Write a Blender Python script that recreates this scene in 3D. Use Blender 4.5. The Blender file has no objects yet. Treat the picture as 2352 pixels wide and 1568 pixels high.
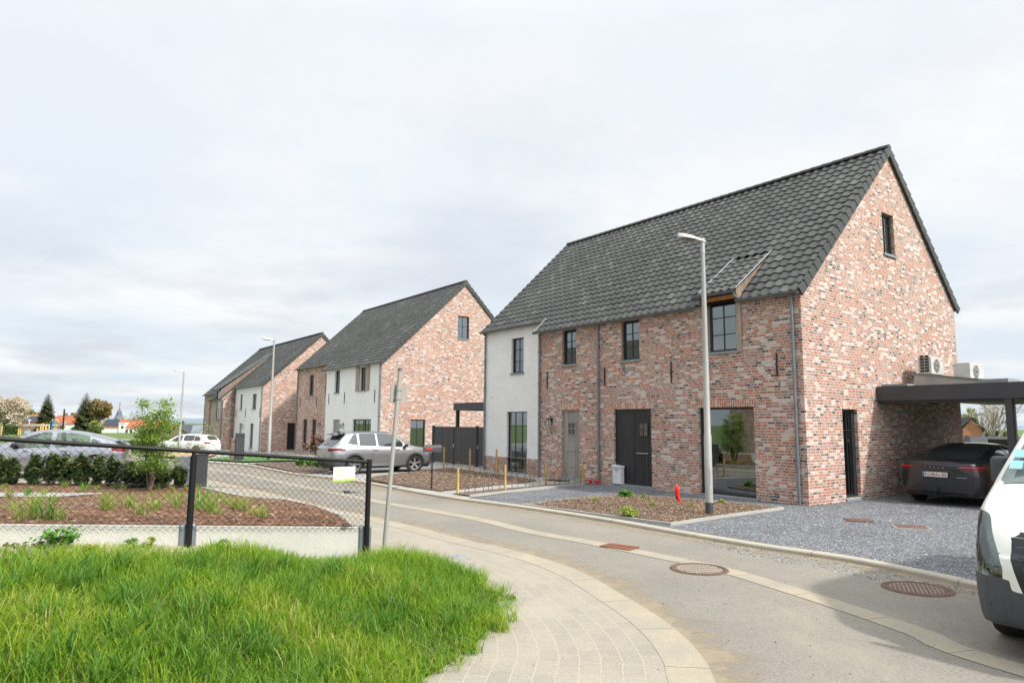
import bpy, bmesh, math, random
import numpy as np
from mathutils import Vector, Matrix
random.seed(7); rng = np.random.default_rng(7)
sc = bpy.context.scene
col = sc.collection
R = math.radians

# ------------------------------------------------------------------ camera
F, CX, CY, HC = 1568., 1176., 784., 1.85
_p, _r = R(6.87), R(.46)
f0 = np.array([0, math.cos(_p), math.sin(_p)]); _r0 = np.array([1., 0, 0]); _u0 = np.cross(_r0, f0)
R_ = math.cos(_r) * _r0 + math.sin(_r) * _u0
U_ = -math.sin(_r) * _r0 + math.cos(_r) * _u0
cd = bpy.data.cameras.new('camera'); cam = bpy.data.objects.new('camera', cd); col.objects.link(cam)
cam.matrix_world = Matrix(((R_[0], U_[0], -f0[0], 0), (R_[1], U_[1], -f0[1], 0), (R_[2], U_[2], -f0[2], HC), (0, 0, 0, 1)))
cd.lens = 24; cd.sensor_width = 36; cd.clip_end = 20000; cd.clip_start = .05
sc.camera = cam

# ------------------------------------------------------------------ world and sun
SUN_EL = R(43); SUN_DIR = Vector((.84, -.55, 0)).normalized() * math.cos(SUN_EL) + Vector((0, 0, math.sin(SUN_EL)))
w = bpy.data.worlds.new('World'); sc.world = w; w.use_nodes = True
nt = w.node_tree; N = nt.nodes; Lk = nt.links; N.clear()
wo = N.new('ShaderNodeOutputWorld'); bg = N.new('ShaderNodeBackground'); Lk.new(bg.outputs[0], wo.inputs[0])
bg.inputs[1].default_value = .1
sky = N.new('ShaderNodeTexSky'); sky.sky_type = 'NISHITA'; sky.sun_disc = False
sky.sun_elevation = SUN_EL; sky.sun_rotation = math.atan2(SUN_DIR.x, SUN_DIR.y)
tc = N.new('ShaderNodeTexCoord')
def wmath(op, a, b=None, c=None, clamp=False):
    m = N.new('ShaderNodeMath'); m.operation = op; m.use_clamp = clamp
    for i, q in enumerate((a, b, c)):
        if q is None: continue
        if isinstance(q, (int, float)): m.inputs[i].default_value = q
        else: Lk.new(q, m.inputs[i])
    return m.outputs[0]
sp = N.new('ShaderNodeSeparateXYZ'); Lk.new(tc.outputs['Generated'], sp.inputs[0])
# clouds lie on a flat layer: direction / elevation
zc = wmath('ADD', wmath('MAXIMUM', sp.outputs[2], 0.0), .14)
cb = N.new('ShaderNodeCombineXYZ'); Lk.new(wmath('DIVIDE', sp.outputs[0], zc), cb.inputs[0]); Lk.new(wmath('DIVIDE', sp.outputs[1], zc), cb.inputs[1])
def wnoise(scale, det, rough, off):
    mp = N.new('ShaderNodeMapping'); Lk.new(cb.outputs[0], mp.inputs[0]); mp.inputs['Location'].default_value = off
    n = N.new('ShaderNodeTexNoise'); Lk.new(mp.outputs[0], n.inputs['Vector']); n.inputs['Scale'].default_value = scale
    n.inputs['Detail'].default_value = det; n.inputs['Roughness'].default_value = rough; return n.outputs[0]
def wramp(v, st):
    r = N.new('ShaderNodeValToRGB'); Lk.new(v, r.inputs[0]); e = r.color_ramp.elements
    while len(e) < len(st): e.new(.5)
    for k, (p, c) in enumerate(st): e[k].position = p; e[k].color = (*c, 1)
    return r.outputs[0]
def wmix(fac, a, b, mode='MIX'):
    m = N.new('ShaderNodeMix'); m.data_type = 'RGBA'; m.blend_type = mode
    for s_, q in ((m.inputs[0], fac), (m.inputs[6], a), (m.inputs[7], b)):
        if isinstance(q, (int, float)): s_.default_value = q
        elif isinstance(q, tuple): s_.default_value = (*q, 1)
        else: Lk.new(q, s_)
    return m.outputs[2]
base = wramp(sp.outputs[2], [(0.0, (6.1, 6.9, 7.7)), (.12, (6.7, 7.35, 8.0)), (.35, (7.3, 7.8, 8.35)), (.7, (7.8, 8.2, 8.6))])
gray = wramp(wnoise(1.15, 7, .52, (3.1, 1.2, 0)), [(.50, (0, 0, 0)), (.64, (1, 1, 1))])
white = wramp(wnoise(.9, 7, .56, (9.3, 4.2, 0)), [(.42, (0, 0, 0)), (.64, (1, 1, 1))])
c1 = wmix(wmath('MULTIPLY', white, .85), base, (8.7, 8.75, 8.75))
lowm = wmath('SUBTRACT', 1.0, wmath('MULTIPLY', sp.outputs[2], 2.1), clamp=True)
c2 = wmix(wmath('MULTIPLY', gray, wmath('ADD', wmath('MULTIPLY', lowm, .85), .06)), c1, (5.8, 6.15, 6.75))
c3 = wmix(.06, c2, sky.outputs[0])
# a veiled sun: the cloud layer is brighter overhead and around the sun
dt = N.new('ShaderNodeVectorMath'); dt.operation = 'DOT_PRODUCT'; Lk.new(tc.outputs['Generated'], dt.inputs[0]); dt.inputs[1].default_value = SUN_DIR
glow = wmath('MULTIPLY', wmath('POWER', wmath('MAXIMUM', dt.outputs['Value'], 0.0), 5.0), 1.6)
zen = wmath('MULTIPLY', wmath('SMOOTH_MIN', wmath('MAXIMUM', wmath('SUBTRACT', sp.outputs[2], .52), 0.0), .4, .1), 1.8)
gain = wmath('ADD', wmath('ADD', glow, zen), 1.0)
vm = N.new('ShaderNodeVectorMath'); vm.operation = 'SCALE'; Lk.new(c3, vm.inputs[0]); Lk.new(gain, vm.inputs['Scale'])
Lk.new(vm.outputs[0], bg.inputs[0])
sl = bpy.data.lights.new('sun', 'SUN'); sl.energy = 3.7; sl.angle = R(2.5); sl.color = (1, .945, .87)
so = bpy.data.objects.new('sun', sl); col.objects.link(so); so.rotation_euler = SUN_DIR.to_track_quat('Z', 'Y').to_euler()
sc.view_settings.view_transform = 'Standard'; sc.view_settings.look = 'None'; sc.view_settings.exposure = .24; sc.view_settings.gamma = 1
sc.cycles.max_bounces = 6; sc.cycles.diffuse_bounces = 3; sc.cycles.transparent_max_bounces = 12

# ------------------------------------------------------------------ terrain
def S(t): t = min(1, max(0, t)); return t * t * (3 - 2 * t)
def T(x, y):
    l = 0.
    d = -.36 * S((y - 36) / 14) - .012 * (min(y, 420) - 50 if y > 50 else 0)
    b = 0.
    return l + d + b
def ray(u, v): return f0 + R_ * ((u - CX) / F) + U_ * ((CY - v) / F)
def G(u, v, h=None):
    d = ray(u, v); z = 0.
    for _ in range(12):
        t = (z - HC) / d[2]; z = T(d[0] * t, d[1] * t) if h is None else h
    return (d[0] * t, d[1] * t)
def AT(u, v, Y):
    d = ray(u, v); t = Y / d[1]; return Vector((d[0] * t, Y, HC + d[2] * t))

# ------------------------------------------------------------------ mesh helpers
def link(o, parent=None):
    col.objects.link(o)
    if parent: o.parent = parent
    return o
def tag(o, label=None, cat=None, group=None, kind=None):
    if label: o['label'] = label
    if cat: o['category'] = cat
    if group: o['group'] = group
    if kind: o['kind'] = kind
    return o
def empty(name, loc=(0, 0, 0), rz=0, label=None, cat=None, group=None, scale=1):
    o = bpy.data.objects.new(name, None); o.location = loc; o.rotation_euler = (0, 0, rz); o.scale = (scale,) * 3
    o.empty_display_size = .1
    link(o); return tag(o, label, cat, group)
def copy_tree(o, parent=None):
    c = o.copy(); link(c)
    if parent: c.parent = parent
    for ch in [q for q in bpy.data.objects if q.parent == o]: copy_tree(ch, c)
    return c
class M:
    def __init__(s): s.v = []; s.f = []; s.uv = {}; s.mi = {}
    def add(s, vs, fs, uv=None, mi=0):
        b = len(s.v); s.v += [tuple(q) for q in vs]
        for f in fs:
            if uv is not None: s.uv[len(s.f)] = uv
            if mi: s.mi[len(s.f)] = mi
            s.f.append(tuple(b + i for i in f))
        return s
    def box(s, x0, x1, y0, y1, z0, z1, mp=None, uv=None, mi=0):
        vs = [(x, y, z) for x in (x0, x1) for y in (y0, y1) for z in (z0, z1)]
        if mp: vs = [mp(*q) for q in vs]
        return s.add(vs, [(0, 1, 3, 2), (4, 6, 7, 5), (0, 4, 5, 1), (2, 3, 7, 6), (0, 2, 6, 4), (1, 5, 7, 3)], uv, mi)
    def tube(s, pts, r, n=8, cap=True, uv=None, mi=0):
        pts = [Vector(p) for p in pts]; rr = r if isinstance(r, (list, tuple)) else [r] * len(pts); vs = []
        for i, p in enumerate(pts):
            d = (pts[min(i + 1, len(pts) - 1)] - pts[max(i - 1, 0)]).normalized()
            a = d.cross(Vector((0, 0, 1)) if abs(d.z) < .95 else Vector((1, 0, 0))).normalized(); b = d.cross(a)
            for k in range(n):
                t = 2 * math.pi * k / n; vs.append(p + (a * math.cos(t) + b * math.sin(t)) * rr[i])
        fs = [(i * n + k, i * n + (k + 1) % n, (i + 1) * n + (k + 1) % n, (i + 1) * n + k) for i in range(len(pts) - 1) for k in range(n)]
        if cap: fs += [tuple(range(n))[::-1], tuple((len(pts) - 1) * n + k for k in range(n))]
        return s.add(vs, fs, uv, mi)
    def lathe(s, prof, c=(0, 0, 0), n=24, axis='z', uv=None, mi=0):
        vs = []
        for r_, h in prof:
            for k in range(n):
                t = 2 * math.pi * k / n; a, b = r_ * math.cos(t), r_ * math.sin(t)
                vs.append((c[0] + a, c[1] + b, c[2] + h) if axis == 'z' else (c[0] + a, c[1] + h, c[2] + b))
        m = len(prof)
        return s.add(vs, [(i * n + k, i * n + (k + 1) % n, (i + 1) * n + (k + 1) % n, (i + 1) * n + k) for i in range(m - 1) for k in range(n)], uv, mi)
    def prism(s, poly, y0, y1, mp=None, mi=0):   # poly in (x,z), extruded in y
        n = len(poly); vs = [(x, y0, z) for x, z in poly] + [(x, y1, z) for x, z in poly]
        if mp: vs = [mp(*q) for q in vs]
        return s.add(vs, [tuple(range(n)), tuple(range(2 * n - 1, n - 1, -1))] + [(i, (i + 1) % n, n + (i + 1) % n, n + i) for i in range(n)], None, mi)
    def build(s, name, mat, parent=None, smooth=False, recalc=True, bevel=0, weld=0):
        me = bpy.data.meshes.new(name); me.from_pydata(s.v, [], s.f)
        ul = me.uv_layers.new(name='UVMap'); co = s.v; ud = ul.data
        for p in me.polygons:
            u = s.uv.get(p.index)
            if u is not None:
                if isinstance(u[0], (tuple, list)):
                    for k, li in enumerate(p.loop_indices): ud[li].uv = u[k]
                else:
                    for li in p.loop_indices: ud[li].uv = u
            else:
                n = p.normal; ax = max(range(3), key=lambda i: abs(n[i]))
                for li, vi in zip(p.loop_indices, p.vertices):
                    c = co[vi]; ud[li].uv = (c[1], c[2]) if ax == 0 else ((c[0], c[2]) if ax == 1 else (c[0], c[1]))
        for m_ in (mat if isinstance(mat, (list, tuple)) else [mat]): me.materials.append(m_)
        for i, k in s.mi.items(): me.polygons[i].material_index = k
        if recalc or weld:
            bm = bmesh.new(); bm.from_mesh(me)
            if weld: bmesh.ops.remove_doubles(bm, verts=bm.verts, dist=weld)
            if recalc: bmesh.ops.recalc_face_normals(bm, faces=bm.faces)
            bm.to_mesh(me); bm.free()
        if smooth:
            me.polygons.foreach_set('use_smooth', [True] * len(me.polygons))
            if smooth == 'auto': me.set_sharp_from_angle(angle=R(38))
        o = bpy.data.objects.new(name, me); link(o, parent)
        if bevel:
            b = o.modifiers.new('bevel', 'BEVEL'); b.width = bevel; b.segments = 2; b.limit_method = 'ANGLE'
        return o
def npmesh(name, V, Fc, UV, mat, parent=None, smooth=False):
    """V (n,3), Fc (m,k) faces of equal size, UV (m,2) one uv per face"""
    me = bpy.data.meshes.new(name); m, k = Fc.shape
    me.vertices.add(len(V)); me.vertices.foreach_set('co', V.astype(np.float32).ravel())
    me.loops.add(m * k); me.loops.foreach_set('vertex_index', Fc.astype(np.int32).ravel())
    me.polygons.add(m); me.polygons.foreach_set('loop_start', np.arange(0, m * k, k, dtype=np.int32))
    me.update(calc_edges=True)
    ul = me.uv_layers.new(name='UVMap'); ul.data.foreach_set('uv', np.repeat(UV, k, 0).astype(np.float32).ravel())
    me.materials.append(mat)
    if smooth: me.polygons.foreach_set('use_smooth', [True] * m)
    me.validate()
    o = bpy.data.objects.new(name, me); link(o, parent); return o

# ------------------------------------------------------------------ materials
def srgb(r, g, b): return tuple(((c / 255) / 12.92 if c <= 10 else ((c / 255 + .055) / 1.055) ** 2.4) for c in (r, g, b))
class NT:
    def __init__(s, name):
        s.m = bpy.data.materials.new(name); s.m.use_nodes = True; s.t = s.m.node_tree; s.b = s.t.nodes['Principled BSDF']
    def n(s, t, **k):
        q = s.t.nodes.new(t)
        for a, b in k.items(): setattr(q, a, b)
        return q
    def set(s, q, i, v):
        if isinstance(v, (int, float)): q.inputs[i].default_value = v
        elif isinstance(v, tuple): q.inputs[i].default_value = (*v, 1) if len(v) == 3 and q.inputs[i].type == 'RGBA' else v
        else: s.t.links.new(v, q.inputs[i])
    def math(s, op, a, b=0., c=None, clamp=False):
        q = s.n('ShaderNodeMath', operation=op, use_clamp=clamp); s.set(q, 0, a); s.set(q, 1, b)
        if c is not None: s.set(q, 2, c)
        return q.outputs[0]
    def uv(s): return s.n('ShaderNodeTexCoord').outputs['UV']
    def obj(s): return s.n('ShaderNodeTexCoord').outputs['Object']
    def mapping(s, v, scale=(1, 1, 1), loc=(0, 0, 0), rot=(0, 0, 0)):
        q = s.n('ShaderNodeMapping'); s.set(q, 0, v); q.inputs['Scale'].default_value = scale; q.inputs['Location'].default_value = loc; q.inputs['Rotation'].default_value = rot
        return q.outputs[0]
    def noise(s, v, scale, det=4, rough=.55, out=0):
        q = s.n('ShaderNodeTexNoise'); s.set(q, 'Vector', v); q.inputs['Scale'].default_value = scale; q.inputs['Detail'].default_value = det; q.inputs['Roughness'].default_value = rough
        return q.outputs[out]
    def vor(s, v, scale, out='Color', feature='F1'):
        q = s.n('ShaderNodeTexVoronoi', feature=feature); s.set(q, 'Vector', v); q.inputs['Scale'].default_value = scale; return q.outputs[out]
    def ramp(s, v, st, interp='LINEAR'):
        q = s.n('ShaderNodeValToRGB'); s.set(q, 0, v); q.color_ramp.interpolation = interp; e = q.color_ramp.elements
        while len(e) < len(st): e.new(.5)
        for k, (p, c) in enumerate(st): e[k].position = p; e[k].color = (*c, 1) if isinstance(c, tuple) else (c, c, c, 1)
        return q.outputs[0]
    def mix(s, fac, a, b, mode='MIX'):
        q = s.n('ShaderNodeMix', data_type='RGBA', blend_type=mode); s.set(q, 0, fac); s.set(q, 6, a); s.set(q, 7, b); return q.outputs[2]
    def sep(s, v, i):
        q = s.n('ShaderNodeSeparateXYZ'); s.set(q, 0, v); return q.outputs[i]
    def bump(s, h, strength=.5, dist=.01):
        q = s.n('ShaderNodeBump'); s.set(q, 'Height', h); q.inputs['Strength'].default_value = strength; q.inputs['Distance'].default_value = dist
        s.t.links.new(q.outputs[0], s.b.inputs['Normal'])
    def col(s, v): s.set(s.b, 'Base Color', v)
    def rough(s, v): s.set(s.b, 'Roughness', v)
def plain(name, c, rough=.6, metal=0., var=.12, scale=3., spec=.5, bump=0):
    t = NT(name); n = t.noise(t.obj(), scale, 5)
    f = t.ramp(n, [(.3, 1 - var), (.7, 1 + var * .6)])
    t.col(t.mix(1., c, f, 'MULTIPLY')); t.rough(rough); t.b.inputs['Metallic'].default_value = metal; t.b.inputs['Specular IOR Level'].default_value = spec
    if bump: t.bump(t.noise(t.obj(), scale * 12, 4), bump, .004)
    return t.m
MAT = {}
def brick_mat(name, pal, mortar, lime=.62, bmp=.5, rot=0, seed=0, limecol=(.58, .50, .445)):
    t = NT(name); uv = t.uv()
    if rot: uv = t.mapping(uv, rot=(0, 0, R(90)))
    wob = t.n('ShaderNodeVectorMath', operation='MULTIPLY_ADD'); t.set(wob, 0, t.noise(uv, 9, 2, out=1)); wob.inputs[1].default_value = (.010, .006, 0); t.set(wob, 2, uv)
    uvw = wob.outputs[0]
    # every course starts at its own offset, as in a wild bond
    sx, sy = t.sep(uvw, 0), t.sep(uvw, 1); wn = t.n('ShaderNodeTexWhiteNoise', noise_dimensions='1D'); t.set(wn, 'W', t.math('FLOOR', t.math('DIVIDE', sy, .0675)))
    cx_ = t.n('ShaderNodeCombineXYZ'); t.set(cx_, 0, t.math('MULTIPLY_ADD', wn.outputs[0], .186, sx)); t.set(cx_, 1, sy)
    q = t.n('ShaderNodeTexBrick'); t.set(q, 'Vector', cx_.outputs[0]); q.offset = 0.; q.inputs['Scale'].default_value = 1
    q.inputs['Color1'].default_value = (0, 0, 0, 1); q.inputs['Color2'].default_value = (1, 1, 1, 1); q.inputs['Mortar'].default_value = (.5, .5, .5, 1)
    q.inputs['Mortar Size'].default_value = .0085; q.inputs['Mortar Smooth'].default_value = .25; q.inputs['Bias'].default_value = 0
    q.inputs['Brick Width'].default_value = .187; q.inputs['Row Height'].default_value = .0675
    c = t.ramp(q.outputs[0], pal, 'CONSTANT')
    c = t.mix(1., c, t.ramp(t.noise(uv, 14, 3), [(.3, .82), (.7, 1.14)]), 'MULTIPLY')
    sm = t.mapping(uv, (1, 2.2, 1))
    lm = t.math('ADD', t.noise(sm, 12, 5, .7), t.math('MULTIPLY', t.noise(uv, .55, 3), .22))
    lf = t.ramp(lm, [(.605, 0.), (.72, lime)])
    c = t.mix(lf, c, limecol)
    c = t.mix(q.outputs[1], c, mortar)
    # broad random tone variation over the whole wall
    big = t.noise(uv, .8, 4); c = t.mix(1., c, t.ramp(big, [(.3, .93), (.7, 1.05)]), 'MULTIPLY')
    t.col(c); t.rough(.92)
    h = t.math('SUBTRACT', t.math('MULTIPLY', t.noise(uv, 40, 4), .35), q.outputs[1]); t.bump(h, bmp, .014) if bmp else None
    return t.m
PAL = [(0, (.052, .050, .053)), (.075, (.335, .122, .072)), (.24, (.395, .152, .088)), (.39, (.27, .18, .145)), (.47, (.51, .405, .35)), (.57, (.30, .142, .094)), (.69, (.57, .475, .42)), (.78, (.42, .183, .112)), (.91, (.33, .24, .205)), (.96, (.15, .105, .095))]
MAT['brick'] = brick_mat('reclaimed_brick', PAL, (.56, .495, .44))
MAT['brick_mid'] = brick_mat('reclaimed_brick_further_off', PAL, (.55, .485, .43), bmp=0)
MAT['brick_up'] = brick_mat('soldier_brick', [(0, (.36, .13, .07)), (.3, (.42, .17, .10)), (.6, (.50, .33, .26)), (.75, (.36, .14, .085)), (.92, (.55, .44, .38))], (.62, .55, .48), rot=1, lime=.3)
MAT['brick_far'] = brick_mat('plain_orange_brick', [(0, (.42, .16, .08)), (.5, (.47, .19, .10)), (.8, (.38, .14, .08))], (.40, .25, .18), lime=.1)
MAT['brick_brown'] = brick_mat('brown_brick', [(0, (.20, .13, .10)), (.5, (.25, .17, .13)), (.8, (.17, .11, .09))], (.3, .26, .22), lime=.1)
t = NT('white_painted_brick'); uv = t.uv(); q = t.n('ShaderNodeTexBrick'); t.set(q, 'Vector', uv); q.inputs['Scale'].default_value = 1
for k_, v_ in (('Color1', (.80, .80, .785, 1)), ('Color2', (.85, .85, .835, 1)), ('Mortar', (.72, .72, .71, 1)), ('Mortar Size', .006), ('Mortar Smooth', .6), ('Brick Width', .205), ('Row Height', .071)): q.inputs[k_].default_value = v_
t.col(t.mix(1., q.outputs[0], t.ramp(t.noise(uv, 1.2, 5), [(.3, .94), (.7, 1.03)]), 'MULTIPLY')); t.rough(.7); t.bump(t.math('SUBTRACT', t.math('MULTIPLY', t.noise(uv, 30, 3), .4), q.outputs[1]), .35, .012); MAT['white'] = t.m
def tile_mat(name, st):
    t = NT(name); u = t.sep(t.uv(), 0); v = t.sep(t.uv(), 1); c = t.ramp(u, st)
    c = t.mix(1., c, t.ramp(t.noise(t.obj(), 6, 5, .7), [(.3, .75), (.7, 1.25)]), 'MULTIPLY')
    c = t.mix(1., c, t.ramp(t.noise(t.obj(), .35, 3), [(.35, .85), (.65, 1.15)]), 'MULTIPLY')
    t.col(c); t.rough(t.ramp(v, [(0, .42), (1, .6)])); t.b.inputs['Specular IOR Level'].default_value = .35; return t.m
MAT['tile'] = tile_mat('grey_roof_tile', [(0, (.050, .052, .049)), (.6, (.060, .063, .058)), (.9, (.075, .077, .070)), (1, (.10, .10, .088))])
MAT['tile_orange'] = tile_mat('orange_roof_tile', [(0, (.30, .085, .035)), (.6, (.38, .12, .05)), (1, (.26, .11, .065))])
MAT['tile_slate'] = tile_mat('blue_grey_slate', [(0, (.14, .17, .19)), (.6, (.17, .20, .22)), (1, (.12, .15, .17))])
MAT['frame'] = plain('anthracite_frame', (.022, .024, .027), .45)
MAT['slate_dull'] = plain('dull_dark_slate', (.075, .075, .078), .9, spec=.15)
MAT['frame_metal'] = plain('dark_grey_aluminium', (.045, .046, .052), .5)
MAT['zinc'] = plain('weathered_zinc', (.20, .225, .245), .45, .45, .2)
MAT['gutter'] = plain('dull_zinc_gutter', (.13, .14, .145), .5, .3, .25)
MAT['stone'] = plain('blue_stone', (.24, .27, .29), .7, bump=.3)
MAT['black'] = plain('black_plastic', (.012, .012, .013), .45)
MAT['rubber'] = plain('tyre_rubber', (.016, .016, .017), .8)
MAT['iron'] = plain('rusty_cast_iron', (.13, .075, .055), .85, bump=.5, scale=8, var=.35)
MAT['steel'] = plain('galvanised_steel', (.42, .44, .45), .5, .35, .12, 12)
MAT['fence'] = plain('black_coated_steel', (.008, .008, .009), .5, spec=.3)
MAT['pole_light'] = plain('light_grey_painted_pole', (.36, .355, .335), .5, .1, .1)
MAT['sign_back'] = plain('beige_grey_sign_back', (.32, .31, .28), .6)
MAT['red'] = plain('red_plastic', (.85, .03, .02), .4)
MAT['whiteplastic'] = plain('white_enamel', (.68, .69, .70), .4)
MAT['acwhite'] = plain('cream_metal_casing', (.50, .485, .45), .5)
MAT['chrome'] = plain('bright_alloy', (.55, .56, .57), .28, .9, .05)
MAT['curtain'] = plain('pale_curtain', (.45, .47, .45), .9)
MAT['dark_room'] = plain('dim_room', (.05, .052, .05), .9)
MAT['pale_room'] = plain('pale_room', (.55, .62, .58), .9)
MAT['lens_red'] = plain('dark_red_lens', (.16, .008, .012), .15)
MAT['lens_bright'] = plain('bright_red_lens', (.75, .02, .02), .15)
MAT['corten'] = plain('rusted_steel_edge', (.22, .08, .04), .85, var=.3, scale=6)
MAT['straw'] = plain('dry_straw', (.42, .31, .17), .9)
MAT['soil'] = plain('dark_soil', (.05, .035, .025), .95)
MAT['solar'] = plain('solar_panel', (.02, .025, .04), .25)
MAT['turf'] = plain('artificial_turf', (.085, .19, .04), .95, var=.2, bump=.6)
MAT['yellow'] = plain('yellow_petals', (.80, .55, .02), .6)
MAT['purple'] = plain('purple_petals', (.22, .05, .22), .6)
MAT['green_stripe'] = plain('lime_green_print', (.38, .68, .05), .5)
MAT['sign_white'] = plain('white_sign_panel', (.74, .76, .72), .4)
MAT['sandsoil_dark'] = plain('dusty_iron_ribs', (.24, .19, .15), .9)
MAT['blue'] = plain('blue_banner', (.03, .18, .40), .6)
MAT['paleblue'] = plain('pale_blue_sticker', (.30, .62, .75), .5)
MAT['render_white'] = plain('white_rendered_wall', (.72, .73, .72), .8, var=.05)
MAT['slate_wall'] = plain('grey_cement_panel', (.45, .42, .38), .85, var=.2, scale=2)
MAT['letter_red'] = plain('plate_red_letters', (.20, .01, .01), .5)
MAT['plate'] = plain('reflective_white_plate', (.70, .66, .64), .4)
MAT['dome'] = plain('grey_slate_dome', (.12, .14, .17), .6)
def wood(name, a, b, grain=(1, 1, .12), rough=.8):
    t = NT(name); n = t.noise(t.mapping(t.obj(), grain), 18, 5, .6); c = t.ramp(n, [(.3, a), (.7, b)])
    c = t.mix(1., c, t.ramp(t.noise(t.mapping(t.obj(), (9, 9, .4)), 1.0, 2), [(.35, .8), (.65, 1.15)]), 'MULTIPLY')
    t.col(c); t.rough(rough); t.bump(n, .3, .004); return t.m
MAT['wood_grey'] = wood('weathered_grey_wood', (.24, .19, .15), (.42, .36, .30))
MAT['wood_brown'] = wood('weathered_brown_cladding', (.15, .10, .075), (.30, .22, .17))
MAT['wood_new'] = wood('fresh_orange_larch', (.42, .17, .05), (.60, .28, .10))
MAT['wood_stake'] = wood('treated_pine_stake', (.36, .22, .06), (.55, .37, .13))
MAT['timber'] = wood('peeled_timber', (.50, .32, .12), (.68, .48, .22))
MAT['door_grey'] = wood('taupe_painted_boards', (.27, .25, .235), (.31, .29, .27), rough=.55)
MAT['door_black'] = wood('black_painted_boards', (.018, .018, .020), (.026, .026, .028), rough=.5)
MAT['gate'] = wood('charcoal_composite_boards', (.050, .046, .048), (.062, .057, .058), (.1, .1, 1.), .65)
MAT['bark'] = wood('brown_bark', (.10, .075, .055), (.22, .17, .13))
MAT['bark_pale'] = wood('pale_bare_branches', (.25, .21, .17), (.45, .40, .34))
# glass: a reflecting sheet one can see into
def glass(name, tint, facmin):
    t = NT(name); t.t.nodes.remove(t.b); out = [q for q in t.t.nodes if q.type == 'OUTPUT_MATERIAL'][0]
    tr = t.n('ShaderNodeBsdfTransparent'); tr.inputs[0].default_value = (*tint, 1)
    gl = t.n('ShaderNodeBsdfGlossy'); gl.inputs[0].default_value = (.85, .92, .92, 1); gl.inputs[1].default_value = .015
    fr = t.n('ShaderNodeFresnel'); fr.inputs[0].default_value = 1.5
    f = t.math('MULTIPLY_ADD', fr.outputs[0], 1.15, facmin, clamp=True)
    mx = t.n('ShaderNodeMixShader'); t.set(mx, 0, f); t.t.links.new(tr.outputs[0], mx.inputs[1]); t.t.links.new(gl.outputs[0], mx.inputs[2]); t.t.links.new(mx.outputs[0], out.inputs[0]); return t.m
MAT['glass'] = glass('window_glass', (.45, .50, .50), .20)
MAT['glass_clear'] = glass('clear_window_glass', (.85, .9, .88), .22)
MAT['car_glass_clear'] = glass('pale_green_car_glass', (.62, .74, .68), .08)
def carglass(name, c, sp=.8):
    t = NT(name); t.col(c); t.rough(.06); t.b.inputs['Specular IOR Level'].default_value = sp; t.b.inputs['Coat Weight'].default_value = .6; t.b.inputs['Coat Roughness'].default_value = .02; return t.m
MAT['carglass'] = carglass('tinted_car_glass', (.03, .035, .035), .9)
MAT['windscreen'] = carglass('greenish_windscreen', (.10, .14, .125), .9)
MAT['black_gloss'] = carglass('gloss_black', (.012, .012, .014))
MAT['headlamp'] = carglass('clear_headlamp_lens', (.22, .25, .25), 1.)
def paint(name, c, metal=.75, rough=.32):
    t = NT(name); t.col(t.mix(1., c, t.ramp(t.noise(t.obj(), 260, 2), [(.3, .93), (.7, 1.05)]), 'MULTIPLY')); t.rough(rough); t.b.inputs['Metallic'].default_value = metal; t.b.inputs['Coat Weight'].default_value = .8; t.b.inputs['Coat Roughness'].default_value = .05; return t.m
MAT['paint_silver'] = paint('silver_car_paint', (.34, .345, .36), .75, .3)
MAT['paint_silver2'] = paint('pale_silver_car_paint', (.33, .345, .385), .8, .28)
MAT['paint_dark'] = paint('midnight_grey_car_paint', (.022, .025, .034), .5, .28)
t = NT('white_van_paint'); t.col(t.mix(t.ramp(t.noise(t.obj(), 5, 5), [(.45, 0.), (.75, .25)]), (.70, .71, .66), (.58, .58, .52))); t.rough(.35); t.b.inputs['Coat Weight'].default_value = .4; MAT['paint_van'] = t.m
MAT['paint_white'] = paint('white_car_paint', (.72, .73, .76), 0.)
MAT['cladding'] = plain('grey_bumper_plastic', (.055, .06, .07), .55, bump=.2, scale=20)
t = NT('reflector_housing'); o = t.obj(); t.col(t.ramp(t.noise(t.mapping(o, (1, 1, 1.6)), 13, 3, .6), [(.3, (.05, .055, .06)), (.48, (.30, .32, .33)), (.56, (.12, .10, .16)), (.7, (.55, .58, .58))])); t.rough(.25); t.b.inputs['Metallic'].default_value = .7; MAT['housing'] = t.m
# ground surfaces
def asphalt(name, a, b, dust):
    t = NT(name); o = t.obj(); sp_ = t.vor(o, 70, 'Color'); g = t.ramp(sp_, [(0, .80), (.5, 1.), (1, 1.22)])
    c = t.mix(t.ramp(t.noise(o, .45, 5, .6), [(.32, 0.), (.68, 1.)]), a, b); c = t.mix(1., c, g, 'MULTIPLY')
    d = t.ramp(t.noise(t.mapping(o, (1, .45, 1), rot=(0, 0, R(20))), .9, 6, .65), [(.52, 0.), (.80, .50)])
    c = t.mix(d, c, dust); c = t.mix(t.ramp(t.noise(o, 2.6, 5, .7), [(.62, 0.), (.8, .35)]), c, tuple(q * .62 for q in a))
    t.col(c); t.rough(.93); t.bump(t.noise(o, 90, 3), .5, .006); return t.m
MAT['asphalt'] = asphalt('worn_grey_asphalt', (.190, .174, .148), (.245, .225, .188), (.36, .305, .225))
def concrete(name, c, dust, joint=0):
    t = NT(name); o = t.obj(); k = t.mix(t.ramp(t.noise(o, 1.6, 6, .65), [(.35, 0.), (.7, 1.)]), c, dust)
    k = t.mix(1., k, t.ramp(t.vor(o, 110), [(0, .84), (1, 1.14)]), 'MULTIPLY')
    if joint:
        u = t.sep(t.uv(), 0); fr = t.math('FRACT', t.math('DIVIDE', u, joint)); j = t.math('LESS_THAN', fr, .012 / joint)
        k = t.mix(j, k, (.16, .13, .10))
    t.col(k); t.rough(.9); t.bump(t.noise(o, 60, 4), .35, .004); return t.m
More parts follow.
